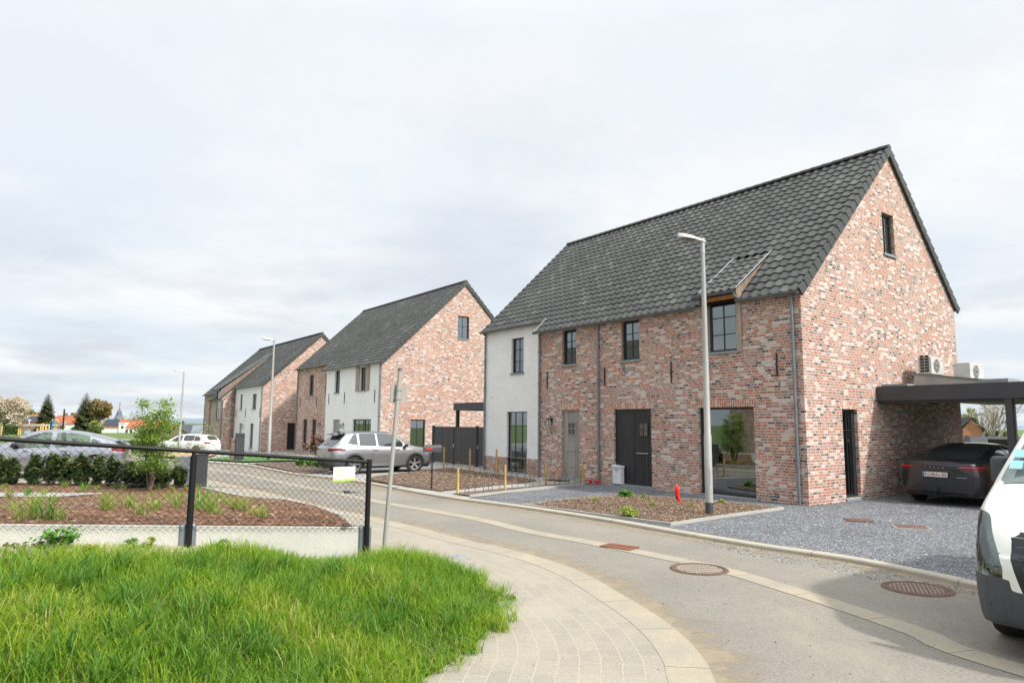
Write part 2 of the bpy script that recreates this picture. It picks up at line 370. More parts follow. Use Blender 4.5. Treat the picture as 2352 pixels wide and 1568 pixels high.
MAT['kerb'] = concrete('pale_concrete_kerb', (.37, .345, .29), (.44, .39, .30), 2.0)
MAT['band'] = concrete('concrete_gutter_band', (.29, .265, .215), (.38, .325, .235), 1.0)
MAT['plinth'] = concrete('pale_concrete_panel', (.50, .49, .44), (.42, .42, .38))
MAT['slab'] = concrete('grey_concrete_slab', (.36, .355, .33), (.30, .30, .28))
MAT['sandpave'] = concrete('sandy_grey_paving', (.29, .268, .222), (.38, .33, .245))
MAT['edging'] = concrete('thin_concrete_edging', (.40, .40, .37), (.33, .32, .29))
t = NT('sandy_curved_pavers'); uv = t.uv(); o = t.obj()
q = t.n('ShaderNodeTexBrick'); t.set(q, 'Vector', uv); q.inputs['Scale'].default_value = 1; q.offset = .5
for k_, v_ in (('Color1', (.270, .247, .203, 1)), ('Color2', (.305, .278, .225, 1)), ('Mortar', (.41, .355, .255, 1)), ('Mortar Size', .004), ('Mortar Smooth', .3), ('Brick Width', .26), ('Row Height', .165)): q.inputs[k_].default_value = v_
# only the long joints read clearly: fade the cross joints
rowf = t.math('FRACT', t.math('DIVIDE', t.sep(uv, 1), .165)); long_ = t.math('LESS_THAN', t.math('ABSOLUTE', t.math('SUBTRACT', rowf, .5)), .465); cross = t.math('MULTIPLY', q.outputs[1], t.math('MULTIPLY', long_, .6))
c = t.mix(cross, q.outputs[0], (.33, .305, .26))
c = t.mix(t.ramp(t.noise(o, 1.1, 6, .65), [(.45, 0.), (.72, .8)]), c, (.36, .32, .25))
c = t.mix(1., c, t.ramp(t.vor(o, 120), [(0, .82), (1, 1.18)]), 'MULTIPLY'); t.col(c); t.rough(.93); t.bump(t.noise(o, 90, 3), .4, .004); MAT['pavers'] = t.m
t = NT('drifted_sand'); o = t.obj(); v_ = t.sep(t.uv(), 1); t.col(t.mix(t.noise(o, 30, 4), (.40, .32, .21), (.30, .25, .18))); t.rough(1.)
out_ = [q for q in t.t.nodes if q.type == 'OUTPUT_MATERIAL'][0]; tr_ = t.n('ShaderNodeBsdfTransparent'); mx_ = t.n('ShaderNodeMixShader'); fall = t.math('SUBTRACT', 1., t.math('MULTIPLY', v_, 1.9), clamp=True)
a_ = t.ramp(t.math('ADD', t.math('MULTIPLY', t.noise(o, 3.2, 7, .7), 1.), t.math('MULTIPLY', fall, .35)), [(.60, 0.), (.84, .70)]); t.set(mx_, 0, t.math('MULTIPLY', a_, t.math('GREATER_THAN', fall, .0))); t.t.links.new(tr_.outputs[0], mx_.inputs[1]); t.t.links.new(t.b.outputs[0], mx_.inputs[2]); t.t.links.new(mx_.outputs[0], out_.inputs[0]); MAT['sand'] = t.m
t = NT('grey_crushed_gravel'); o = t.obj(); vc = t.vor(o, 42, 'Color'); v2 = t.vor(o, 95, 'Color')
c = t.ramp(t.sep(vc, 0), [(0, (.052, .055, .061)), (.45, (.115, .120, .130)), (.75, (.205, .212, .225)), (.93, (.46, .47, .48))])
c = t.mix(.35, c, t.ramp(t.sep(v2, 1), [(0, (.04, .045, .055)), (.6, (.18, .19, .21)), (1, (.5, .52, .54))]))
c = t.mix(1., c, t.ramp(t.noise(o, .7, 4), [(.3, .82), (.7, 1.15)]), 'MULTIPLY')
t.col(c); t.rough(.85); t.bump(t.math('SUBTRACT', 1., t.vor(o, 42, 'Distance')), 1., .03); MAT['gravel'] = t.m
def mulch(name, st, sc_=38):
    t = NT(name); o = t.mapping(t.obj(), (1, 1.7, 1), rot=(0, 0, R(35))); c = t.ramp(t.sep(t.vor(o, sc_, 'Color'), 0), st)
    c = t.mix(1., c, t.ramp(t.noise(t.obj(), 1.5, 5), [(.3, .75), (.7, 1.2)]), 'MULTIPLY'); t.col(c); t.rough(.95); t.bump(t.math('SUBTRACT', 1., t.vor(o, sc_, 'Distance')), 1., .03); return t.m
MAT['mulch'] = mulch('grey_brown_wood_chips', [(0, (.045, .030, .022)), (.4, (.12, .078, .055)), (.75, (.24, .17, .12)), (1, (.48, .38, .28))])
MAT['bark_mulch'] = mulch('red_brown_bark_chips', [(0, (.05, .022, .012)), (.4, (.16, .065, .032)), (.8, (.30, .145, .075)), (1, (.52, .33, .19))], 30)
t = NT('meadow_ground'); o = t.obj(); c = t.ramp(t.noise(o, .25, 7, .7), [(.3, (.075, .125, .025)), (.5, (.105, .165, .032)), (.7, (.15, .17, .05))])
c = t.mix(1., c, t.ramp(t.noise(o, 4, 6, .7), [(.3, .65), (.7, 1.25)]), 'MULTIPLY'); t.col(c); t.rough(.95); t.bump(t.noise(o, 8, 6), 1., .08); MAT['meadow'] = t.m
t = NT('sandy_soil'); o = t.obj(); c = t.ramp(t.noise(o, 1.4, 7, .7), [(.3, (.30, .24, .16)), (.5, (.40, .34, .25)), (.62, (.20, .22, .08)), (.75, (.12, .16, .04))]); t.col(c); t.rough(.95); t.bump(t.noise(o, 30, 5), .8, .02); MAT['sandsoil'] = t.m
MAT['grass_soil'] = plain('dark_turf_soil', (.05, .075, .015), .95)
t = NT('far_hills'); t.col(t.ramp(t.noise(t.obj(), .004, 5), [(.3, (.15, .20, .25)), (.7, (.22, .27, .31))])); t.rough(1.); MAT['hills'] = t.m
def leaf(name, st, rough=.5, trans=.0, spec=.35):
    t = NT(name); u = t.sep(t.uv(), 0); t.col(t.ramp(u, st)); t.rough(rough); t.b.inputs['Specular IOR Level'].default_value = spec
    if trans:
        out = [q for q in t.t.nodes if q.type == 'OUTPUT_MATERIAL'][0]; tl = t.n('ShaderNodeBsdfTranslucent'); t.set(tl, 0, t.ramp(u, [(p, tuple(min(1, x * 1.6) for x in c)) for p, c in st]))
        mx = t.n('ShaderNodeMixShader'); mx.inputs[0].default_value = trans; t.t.links.new(t.b.outputs[0], mx.inputs[1]); t.t.links.new(tl.outputs[0], mx.inputs[2]); t.t.links.new(mx.outputs[0], out.inputs[0])
    return t.m
MAT['grass'] = leaf('lush_grass_blades', [(0, (.065, .155, .009)), (.35, (.13, .26, .013)), (.65, (.22, .335, .018)), (.88, (.30, .37, .035)), (.97, (.38, .36, .09)), (1, (.50, .42, .19))], .5, .38)
MAT['straw_blade'] = leaf('dry_stalks', [(0, (.26, .20, .07)), (.6, (.38, .31, .14)), (1, (.50, .40, .22))], .7, .2)
MAT['grass_dark'] = leaf('dark_tall_grass', [(0, (.04, .12, .012)), (.6, (.085, .21, .018)), (1, (.16, .30, .03))], .5, .3)
MAT['tuft'] = leaf('yellow_green_tufts', [(0, (.16, .24, .04)), (.6, (.26, .36, .06)), (1, (.45, .42, .14))], .6, .3)
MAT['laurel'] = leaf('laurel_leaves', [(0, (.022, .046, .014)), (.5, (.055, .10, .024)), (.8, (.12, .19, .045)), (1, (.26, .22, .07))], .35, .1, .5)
MAT['young'] = leaf('fresh_tree_leaves', [(0, (.12, .22, .03)), (.6, (.20, .33, .045)), (1, (.33, .42, .10))], .5, .35)
MAT['conifer'] = leaf('dark_conifer_needles', [(0, (.025, .038, .014)), (.6, (.06, .08, .022)), (1, (.13, .13, .035))], .8)
MAT['spring'] = leaf('light_spring_foliage', [(0, (.14, .19, .05)), (.6, (.24, .28, .08)), (1, (.36, .36, .15))], .7, .2)
MAT['copper'] = leaf('bronze_spring_foliage', [(0, (.17, .11, .05)), (.6, (.28, .20, .08)), (1, (.33, .27, .10))], .7, .2)
MAT['blossom'] = leaf('cream_blossom', [(0, (.26, .21, .14)), (.5, (.50, .43, .33)), (1, (.70, .63, .53))], .8, .2)
MAT['deadleaf'] = leaf('dry_beech_leaves', [(0, (.16, .07, .03)), (1, (.34, .17, .08))], .8)
MAT['photinia'] = leaf('red_tipped_leaves', [(0, (.03, .05, .02)), (.5, (.09, .07, .03)), (1, (.22, .04, .03))], .5)
MAT['weed'] = leaf('weed_leaves', [(0, (.06, .17, .02)), (1, (.15, .33, .04))], .5, .25)
MAT['hedgeleaf'] = leaf('clipped_hedge_leaves', [(0, (.03, .06, .015)), (.6, (.07, .12, .025)), (1, (.15, .20, .04))], .7)
MAT['chips'] = leaf('loose_wood_chips', [(0, (.05, .030, .020)), (.55, (.14, .085, .055)), (1, (.40, .28, .18))], .9)
MAT['stones'] = leaf('loose_grey_stones', [(0, (.06, .065, .08)), (.6, (.16, .17, .19)), (1, (.50, .52, .55))], .8)
# ------------------------------------------------------------------ ground
def spline(pts, n):
    P = [np.array(p, float) for p in pts]; P = [2 * P[0] - P[1]] + P + [2 * P[-1] - P[-2]]; out = []
    for i in range(1, len(P) - 2):
        for k in range(12):
            t = k / 12; a, b, c, d = P[i - 1:i + 3]
            out.append(.5 * (2 * b + (c - a) * t + (2 * a - 5 * b + 4 * c - d) * t * t + (3 * b - a - 3 * c + d) * t ** 3))
    out.append(P[-2]); out = np.array(out); s = np.r_[0, np.cumsum(np.linalg.norm(np.diff(out, axis=0), axis=1))]
    q = np.linspace(0, s[-1], n); return np.c_[np.interp(q, s, out[:, 0]), np.interp(q, s, out[:, 1])], s[-1]
def offset_line(P, d):
    t = np.gradient(P, axis=0); t /= np.linalg.norm(t, axis=1)[:, None]; return P + np.c_[-t[:, 1], t[:, 0]] * d
def struct(o): o['kind'] = 'structure'; return o
def strip(name, A, B, m, off, mat, zf=T):
    n = len(A); mb = M(); vs = []
    sa = np.r_[0, np.cumsum(np.linalg.norm(np.diff((A + B) / 2, axis=0), axis=1))]; W = np.linalg.norm(A - B, axis=1)
    for i in range(n):
        for j in range(m + 1):
            p = A[i] + (B[i] - A[i]) * j / m; vs.append((p[0], p[1], zf(p[0], p[1]) + off))
    for i in range(n - 1):
        for j in range(m):
            f = (i * (m + 1) + j, (i + 1) * (m + 1) + j, (i + 1) * (m + 1) + j + 1, i * (m + 1) + j + 1)
            uv = [(sa[i], W[i] * j / m), (sa[i + 1], W[i + 1] * j / m), (sa[i + 1], W[i + 1] * (j + 1) / m), (sa[i], W[i] * (j + 1) / m)]
            mb.uv[len(mb.f)] = uv; mb.f.append(f)
    mb.v = vs
    return mb.build(name, mat)
def drape(name, pts, off, mat, step=1., zf=T, edge=0, smooth=True, parent=None):
    """flat polygon cut to a grid and laid on the terrain; edge = depth of a vertical skirt"""
    me = bpy.data.meshes.new(name); bm = bmesh.new(); vs = [bm.verts.new((p[0], p[1], 0)) for p in pts]; bm.faces.new(vs)
    bmesh.ops.triangulate(bm, faces=bm.faces)
    xs = [p[0] for p in pts]; ys = [p[1] for p in pts]
    for ax, (a, b) in enumerate(((min(xs), max(xs)), (min(ys), max(ys)))):
        q = a + step
        while q < b:
            no = (1, 0, 0) if ax == 0 else (0, 1, 0); co = (q, 0, 0) if ax == 0 else (0, q, 0)
            bmesh.ops.bisect_plane(bm, geom=bm.verts[:] + bm.edges[:] + bm.faces[:], plane_co=co, plane_no=no); q += step
    if edge:
        be = [e for e in bm.edges if len(e.link_faces) == 1]; r = bmesh.ops.extrude_edge_only(bm, edges=be); low = {v for v in r['geom'] if isinstance(v, bmesh.types.BMVert)}
    else: low = set()
    for v in bm.verts: v.co.z = zf(v.co.x, v.co.y) + off - (edge if v in low else 0)
    ul = bm.loops.layers.uv.new('UVMap')
    for f in bm.faces:
        for l in f.loops: l[ul].uv = (l.vert.co.x, l.vert.co.y)
    bmesh.ops.recalc_face_normals(bm, faces=bm.faces); bm.to_mesh(me); bm.free(); me.materials.append(mat)
    if me.polygons and sum(p.normal.z for p in me.polygons) < 0: me.flip_normals()
    o = bpy.data.objects.new(name, me); link(o, parent); return o
def GP(*uvs): return [G(u, v) for u, v in uvs]

gx = sorted(set([-3500, -1800, -900, -500, -300] + list(range(-220, 60, 6)) + [70, 100, 160, 260, 500, 900, 1800, 3500]))
gy = sorted(set([-60, -20] + list(range(-10, 120, 4)) + list(range(120, 440, 20)) + [520, 700, 1000, 1600, 2600, 4200]))
mb = M()
for y in gy:
    for x in gx: mb.v.append((x, y, T(x, y) - .10))
nx_ = len(gx)
mb.f = [(j * nx_ + i, j * nx_ + i + 1, (j + 1) * nx_ + i + 1, (j + 1) * nx_ + i) for j in range(len(gy) - 1) for i in range(nx_ - 1)]
struct(mb.build('ground', MAT['meadow'], smooth=True, recalc=False))
# distant hills: a low ridge across the horizon
mb = M(); nh = 160
for j, (dd, hh) in enumerate(((0, -8), (250, .35), (700, 1.), (1500, -10))):
    for i in range(nh):
        x = -3400 + i * 6800 / (nh - 1); t_ = (14 + 5 * math.sin(i * .11 + 1) + 3 * math.sin(i * .31) + 1.2 * math.sin(i * .9)) * (1 if x < 1200 else .7)
        mb.v.append((x, 2300 + dd, hh * t_ if hh > 0 else -12))
mb.f = [(j * nh + i, j * nh + i + 1, (j + 1) * nh + i + 1, (j + 1) * nh + i) for j in range(3) for i in range(nh - 1)]
struct(mb.build('hills', MAT['hills'], smooth=True, recalc=False))

KERB_LOW = [(9.5, 1.6), (7.6, 3.8), (6.45, 5.8)] + GP((2250, 1355), (2174, 1337), (1949, 1291), (1749, 1261), (1548, 1227), (1380, 1197), (1200, 1169), (1040, 1147.4), (949, 1132), (848, 1113), (759, 1100), (673, 1090.5), (627, 1081.5), (566, 1070), (515, 1065.5), (466, 1062), (377, 1056.5), (292, 1049.5))
KERB_LOW += [(-34, 52), (-48, 55)]
STR_UP = [(11, -2.2), (8.4, .2), (6.3, 2.3), (5.0, 3.9)] + GP((2290, 1508), (2150, 1453), (1989, 1399), (1829, 1349), (1668, 1303), (1468, 1262), (1347.5, 1239), (1233, 1219), (1097, 1188), (899, 1154), (762, 1127.5), (673, 1110), (610, 1097), (540, 1084.5), (466, 1073), (378, 1063.5), (300, 1056))
BAND_R = [(-1.6, -4), (-.3, -1.2), (.6, 1.0), (1.18, 3.0)] + GP((1644, 1568), (1620, 1518), (1572, 1463), (1508, 1413), (1428, 1365), (1347.5, 1319), (1257, 1285), (1160, 1259), (1063, 1238), (966, 1212.5), (894, 1195.5), (828, 1181), (744, 1163.6), (673, 1145), (610, 1130), (540, 1114), (464, 1098.6), (380, 1082), (300, 1070))
kl, _ = spline(KERB_LOW, 420); su, _ = spline(STR_UP, 300); br, _ = spline(BAND_R, 380)
# asphalt carriageway in two sheets either side of the concrete gutter line
def reverse_match(A, B):   # resample B so that it runs beside A
    return B
asph = drape('road', [tuple(p) for p in kl[::6]] + [tuple(p) for p in br[::-6]] + [(4, -9), (12, -6)], 0., MAT['asphalt'], 1.0); struct(asph)
sd = offset_line(su, .30); struct(strip('gutter_line', su, sd, 1, .005, MAT['band']))
bl = offset_line(br, .34); struct(strip('gutter_band', br, bl, 2, .006, MAT['band']))
struct(strip('sand_drift', kl[:260], offset_line(kl, .52)[:260], 3, .003, MAT['sand'])); struct(strip('sand_drift', br[40:330], offset_line(br, -.50)[40:330], 3, .003, MAT['sand']))
ko = offset_line(kl, -.15)
mb = M(); n_ = len(kl); s_ = np.r_[0, np.cumsum(np.linalg.norm(np.diff(kl, axis=0), axis=1))]
for i in range(n_):
    for (q, z) in ((kl[i], -.05), (kl[i] * .99 + ko[i] * .01, .045), (kl[i] * .88 + ko[i] * .12, .062), (ko[i], .066), (ko[i], -.05)):
        mb.v.append((q[0], q[1], T(q[0], q[1]) + z))
for i in range(n_ - 1):
    for j in range(4):
        mb.uv[len(mb.f)] = [(s_[i], j * .1), (s_[i + 1], j * .1), (s_[i + 1], j * .1 + .1), (s_[i], j * .1 + .1)]
        mb.f.append((i * 5 + j, (i + 1) * 5 + j, (i + 1) * 5 + j + 1, i * 5 + j + 1))
struct(mb.build('kerb', MAT['kerb']))
# curved pavement inside the bend
b2, _ = spline(BAND_R[:22], 240); bl2 = offset_line(b2, .33)
cur = bl2; rows = 26; A = bl2; B = offset_line(bl2, 2.1)
struct(strip('pavement', A, B, rows, .003, MAT['pavers']))
far_side = drape('side_pavement', [tuple(p) for p in offset_line(br, .33)[0:366:4]] + [(-30, 46), (-40, 44), (-40, 14), (-16, 5), (-3, -6), (0, -6)], -.014, MAT['sandpave'], 1.0); struct(far_side)

# the strip between kerb and houses: base of gravel
H1 = np.array([6.851, 15.995]); H2 = np.array([-6.922, 36.32]); H3 = np.array([-18.434, 50.72])
AX = np.array([.6012, -.7991]); AY = np.array([.7991, .6012]); HROT = math.atan2(-.7991, .6012)
def LW(x, y, H=H1): q = H + AX * x + AY * y; return (float(q[0]), float(q[1]))
ki = [tuple(p) for p in offset_line(kl, -.152)]
def kseg(a, b): return ki[a:b]
def knear(p): return int(np.argmin([math.hypot(q[0] - p[0], q[1] - p[1]) for q in ki]))
k0 = 0; kA = knear(G(1090, 1147)); kB = knear(G(1020, 1137)); kC = knear(G(860, 1109)); kD = knear(G(760, 1098)); kE = knear(G(640, 1080)); kF = knear(G(466, 1060))
struct(drape('gravel_drive', kseg(k0, kA + 1)[::2] + [G(1300, 1116), LW(-9.9, .3), LW(-9.9, 6), LW(1, 12), LW(8, 14), LW(14, 4), (16, 3), (12.5, 1)], .035, MAT['gravel'], 1.2))
TRI = GP((1201, 1165.5), (1310, 1152.5), (1440, 1142.5), (1620, 1156), (1797, 1173), (1650, 1194), (1540, 1211), (1380, 1190))
def ring(name, pts, wdt, z0, z1, mat):    # a narrow edging round a bed
    mb = M(); n = len(pts)
    for i in range(n):
        a, b = np.array(pts[i]), np.array(pts[(i + 1) % n]); d = (b - a) / np.linalg.norm(b - a); nn = np.array([-d[1], d[0]]) * wdt / 2
        q = [a - nn - d * wdt / 2, b - nn + d * wdt / 2, b + nn + d * wdt / 2, a + nn - d * wdt / 2]; e = i * .0007
        mb.add([(p[0], p[1], z) for z in (z0, z1 + e) for p in q], [(0, 3, 2, 1), (4, 5, 6, 7), (0, 1, 5, 4), (1, 2, 6, 5), (2, 3, 7, 6), (3, 0, 4, 7)])
    return mb.build(name, mat)
def hump(pts, h):
    c = np.mean(np.array(pts), 0)
    return lambda x, y: T(x, y) + h * max(0, 1 - .28 * math.hypot(x - c[0], y - c[1]))
struct(drape('mulch_bed', TRI, .05, MAT['mulch'], .4, hump(TRI, .05), edge=.1))
struct(ring('bed_edging', TRI, .06, 0, .085, MAT['edging']))
# garden of the white house: slabs, mulch triangle, hedge bed
struct(drape('plot_ground', kseg(kA, kF + 12)[::3] + [LW(-20, 1, H3), LW(-20, 5, H3), LW(2, 6, H3), LW(0, 6, H2), LW(-9.9, 6), LW(-9.9, .3), G(1300, 1116)], .012, MAT['mulch'], 2))
struct(drape('slab_path', kseg(kA, knear(G(905, 1117)) + 1)[::2] + [LW(-13.9, -3.2), LW(-17.6, -.2), LW(-17.6, 4), LW(-9.85, 6), LW(-9.85, .02), LW(-7.0, -.05), G(1340, 1112)], .05, MAT['slab'], 3))
B1 = GP((905, 1117), (949, 1124), (1012, 1133.5), (1120, 1121), (1205, 1112.5), (1232, 1108), (1150, 1096), (1060, 1082), (1030, 1079), (985, 1083), (846, 1101.5), (842, 1107))
struct(drape('mulch_bed', B1, .075, MAT['mulch'], .5, hump(B1, .04), edge=.1))
B2 = GP((1038, 1139), (1079, 1145), (1225, 1128), (1342, 1115.5), (1344, 1110), (1250, 1119), (1160, 1127))
struct(drape('mulch_bed', B2, .078, MAT['mulch'], .5)); struct(ring('bed_edging', B2[1:4] + [G(1342, 1114.5), G(1225, 1126.6), G(1082, 1143.4)], .03, 0, .09, MAT['edging']))
# driveway of the middle house and what lies before the far ones
struct(drape('slab_drive', kseg(knear(G(860, 1110)), knear(G(700, 1093)) + 1)[::2] + [G(765, 1074), LW(-24.5, 1), LW(-24.5, 12), LW(-17.6, 12), LW(-17.6, -.4), G(1000, 1080), G(850, 1101)], .055, MAT['slab'], 4))
B3 = GP((700, 1093), (660, 1085), (600, 1073.5), (588, 1068), (640, 1064.5), (740, 1062), (790, 1066), (760, 1084), (728, 1090))
struct(drape('mulch_bed', B3, .08, MAT['mulch'], 1, hump(B3, .04), edge=.1))
TF = GP((462, 1058), (560, 1049), (660, 1049), (758, 1056), (735, 1061), (640, 1062), (560, 1064.5))
struct(drape('artificial_lawn', TF, .10, MAT['turf'], 3)); 
struct(drape('slab_path', [G(455, 1059.5), G(560, 1066.8), G(640, 1065), G(800, 1062), LW(0, 3, H2), LW(-14, 3, H2), LW(0, 2, H3), LW(-20, 3, H3), G(440, 1040)], .03, MAT['slab'], 3))
for b_, f_, pa in ((B3, .05, 0),): pass
struct(drape('straw_verge', GP((460, 1058.5), (377, 1052.5), (330, 1048), (330, 1041), (440, 1041), (500, 1047)), .12, MAT['straw'], 1.5))

# loose stones and chips lying on the beds
def scatter(name, poly, n, size, mat, z, label, cat, flat=.5, zf=T, seed=1):
    r = np.random.default_rng(seed); P = np.array(poly); lo, hi = P.min(0), P.max(0); pts = []
    def inside(p):
        c = False; j = len(P) - 1
        for i in range(len(P)):
            if (P[i][1] > p[1]) != (P[j][1] > p[1]) and p[0] < (P[j][0] - P[i][0]) * (p[1] - P[i][1]) / (P[j][1] - P[i][1]) + P[i][0]: c = not c
            j = i
        return c
    while len(pts) < n:
        p = lo + r.random(2) * (hi - lo)
        if inside(p): pts.append(p)
    pts = np.array(pts); a = r.random(n) * 6.283; s = size * (.5 + r.random(n)); ti = (r.random((n, 2)) - .5) * flat
    dx = np.c_[np.cos(a), np.sin(a), ti[:, 0]] * s[:, None]; dy = np.c_[-np.sin(a), np.cos(a), ti[:, 1]] * (s * (.3 + .3 * r.random(n)))[:, None]
    c = np.c_[pts, [zf(*p) + z for p in pts]]; up = np.c_[np.zeros(n), np.zeros(n), s * .35]
    V = np.stack([c - dx, c - dy, c + dx, c + dy, c + up], 1).reshape(-1, 3); b = np.arange(n)[:, None] * 5
    Fc = np.concatenate([np.stack([b + k, b + (k + 1) % 4, b + 4], 2)[:, 0] for k in range(4)])
    U = np.tile(np.c_[r.random(n), r.random(n)], (4, 1))
    return tag(npmesh(name, V, Fc, U, mat), label, cat, kind='stuff')
scatter('wood_chips', TRI, 9000, .022, MAT['chips'], .075, 'loose wood chips in the triangular bed under the street lamp', 'wood chips', seed=2, zf=hump(TRI, .05))
scatter('wood_chips', B1, 4500, .03, MAT['chips'], .10, 'loose wood chips in the bed behind the black mailbox', 'wood chips', seed=3, zf=hump(B1, .04))
GR = [G(1570, 1216), G(1800, 1178), G(2090, 1150), (13, 14.5), (11, 8), (7.3, 5.8)] + GP((2240, 1341), (2150, 1321), (1949, 1283), (1749, 1251))
scatter('loose_gravel', GR, 16000, .016, MAT['stones'], .036, 'loose grey crushed stones on the drive beside the van', 'gravel', seed=4)
SP = GP((1560, 1229), (1750, 1263), (1950, 1293), (2170, 1340), (2260, 1362), (2200, 1372), (1950, 1320), (1700, 1272))
scatter('spilled_gravel', SP, 650, .015, MAT['stones'], .004, 'dark gravel crumbs spilled onto the road edge below the kerb', 'gravel', seed=5)

# ------------------------------------------------------------------ the raised grass corner
FA, FB, FC = np.array([-6.35, 5.12]), np.array([-3.45, 7.45]), np.array([-1.84, 8.8])       # fence line left to right
GE = [(-1.86, 9.02), (-1.5, 9.3)] + GP((985, 1283), (1012, 1293), (1060, 1318), (1105, 1345), (1142, 1375), (1150, 1400), (1128, 1440), (1085, 1485), (1030, 1525), (960, 1568)) + [(-1.2, 4.0), (-2.2, 2.9), (-4.2, 2.0)]
GPOLY = GE + [(-9, 1.0), (-9, 3.2)] + [tuple(FA + np.array([-.05, -.10])), tuple(FB + np.array([.08, -.12])), tuple(FC + np.array([.08, -.1]))]
ga, _ = spline(GE, 90)
def gdist(x, y): return float(np.min(np.hypot(ga[:, 0] - x, ga[:, 1] - y)))
def plz(x, y):   # height of the soil along the fence
    s = (x - FC[0]) / (FB[0] - FC[0]); return .27 + .27 * s
def MG(x, y):
    q = S(gdist(x, y) / 1.9); s = min(1.6, max(0, (x - FC[0]) / (FB[0] - FC[0]))); return .01 + (T(x, y) * 0 + (.26 + .26 * s)) * q
struct(drape('grass_bank', GPOLY, 0., MAT['grass_soil'], .35, MG, edge=.1))
def pip(P):
    P = np.array(P)
    def f(X, Y):
        c = np.zeros(len(X), bool); j = len(P) - 1
        for i in range(len(P)):
            xi, yi, xj, yj = P[i][0], P[i][1], P[j][0], P[j][1]
            m = ((yi > Y) != (yj > Y)) & (X < (xj - xi) * (Y - yi) / (yj - yi + 1e-12) + xi); c ^= m; j = i
        return c
    return f
def blades(name, pts, zs, H, W, lean, mat, label, cat, rngs, rndbias=None, parent=None, kind='stuff'):
    n = len(pts); r = rngs; a = r.random(n) * 6.283; la = a + (r.random(n) - .5) * 1.2
    h = H; wv = W; L = lean * h
    side = np.c_[-np.sin(a), np.cos(a), np.zeros(n)]; dirv = np.c_[np.cos(la), np.sin(la), np.zeros(n)]
    base = np.c_[pts, zs - .01]; V = []
    for t_, wf in ((0, 1.), (.4, .85), (.75, .55)):
        c = base + dirv * (L * t_ ** 2)[:, None] + np.c_[np.zeros((n, 2)), h * t_ * (1 - .25 * (lean * t_) ** 1)]
        V += [c - side * (wv * wf / 2)[:, None], c + side * (wv * wf / 2)[:, None]]
    tip = base + dirv * L[:, None] + np.c_[np.zeros((n, 2)), h * (1 - .3 * lean)]
    V += [tip, tip]
    V = np.stack(V, 1).reshape(-1, 3); b = np.arange(n)[:, None] * 8
    Fc = np.concatenate([b + np.array([[0, 1, 3, 2]]), b + np.array([[2, 3, 5, 4]]), b + np.array([[4, 5, 7, 6]])])
    u = r.random(n) if rndbias is None else np.clip(rndbias + (r.random(n) - .5) * .7, 0, 1)
    U = np.tile(np.c_[u, r.random(n)], (3, 1))
    o = npmesh(name, V, Fc, U, mat, parent)
    return tag(o, label, cat, kind=kind)
inG = pip(GPOLY); inG2 = pip([(p[0], p[1]) for p in GE])
nb = 150000; X = rng.uniform(-7.6, .4, nb); Y = rng.uniform(1.6, 9.1, nb); keep = (X > -.80 * Y - .6); X, Y = X[keep], Y[keep]
gin = inG(X, Y); gd0 = np.min(np.hypot(ga[None, ::2, 0] - X[:, None], ga[None, ::2, 1] - Y[:, None]), axis=1)
rag = .07 + .10 * np.sin(X * 7.3 + 2 * np.sin(Y * 5.1)) + .06 * np.sin(Y * 17 + X * 11)
keep = (gin & (gd0 > -rag)) | (~gin & (gd0 < rag) & (X > -1.5) ); X, Y = X[keep], Y[keep]
gz = {}
def mgz(X, Y):
    out = np.empty(len(X))
    for i, (a, b) in enumerate(zip(np.round(X * 12).astype(int), np.round(Y * 12).astype(int))):
        if (a, b) not in gz: gz[(a, b)] = MG(a / 12, b / 12)
        out[i] = gz[(a, b)]
    return out
# distance to the fence: a trodden sandy strip with few blades
fd = FC - FA; fl = np.linalg.norm(fd); fn = np.array([fd[1], -fd[0]]) / fl
df = (X - FA[0]) * fn[0] + (Y - FA[1]) * fn[1]
bare = np.clip((df - .10) / .75, 0, 1); bare = np.where(X > -3.2, np.clip((df + .25) / .3, 0, 1), bare)
de = np.array([gdist(a, b) for a, b in zip(X, Y)])
nz = np.sin(X * 3.1 + 1.3 * np.sin(Y * 2.3)) * .5 + np.sin(Y * 4.1 + X * 1.7) * .5
keep = rng.random(len(X)) < bare * np.clip((de + .2) / .25, .8, 1); X, Y, de, nz, bare = X[keep], Y[keep], de[keep], nz[keep], bare[keep]
H_ = (.095 + .10 * rng.random(len(X)) + .04 * nz) * np.clip(.62 + de * 1.2 + .25 * nz, .5, 1) * np.clip(.35 + bare, .4, 1); H_ = np.clip(H_, .04, .4)
# tall clump round the sign pole
dp = np.hypot(X + 1.25, Y - 8.35); H_ *= 1 + 1.0 * np.exp(-(dp / .8) ** 2)
blades('tall_grass', np.c_[X, Y], mgz(X, Y), H_, .005 + .006 * rng.random(len(X)), .2 + .95 * rng.random(len(X)), MAT['grass'], 'lush green grass covering the raised corner in the foreground', 'grass', rng, .48 + .22 * nz)
# coarser darker tufts among it
cx = rng.uniform(-6.2, .3, 260); cy = rng.uniform(2.6, 8.9, 260); k = inG(cx, cy); cx, cy = cx[k], cy[k]
k = np.array([gdist(a, b) > .08 for a, b in zip(cx, cy)]) & (((cx - FA[0]) * fn[0] + (cy - FA[1]) * fn[1]) > .9); cx, cy = cx[k], cy[k]
PX = np.concatenate([rng.normal(a, .06, 60) for a in cx] + [rng.normal(-1.3, .32, 1800)]); PY = np.concatenate([rng.normal(a, .06, 60) for a in cy] + [rng.normal(8.45, .25, 1800)])
k = inG(PX, PY); PX, PY = PX[k], PY[k]
blades('coarse_grass', np.c_[PX, PY], mgz(PX, PY), .13 + .17 * rng.random(len(PX)), .006 + .006 * rng.random(len(PX)), .3 + .7 * rng.random(len(PX)), MAT['grass_dark'], 'darker coarse grass tussocks and the tall clump round the leaning pole', 'grass', rng)
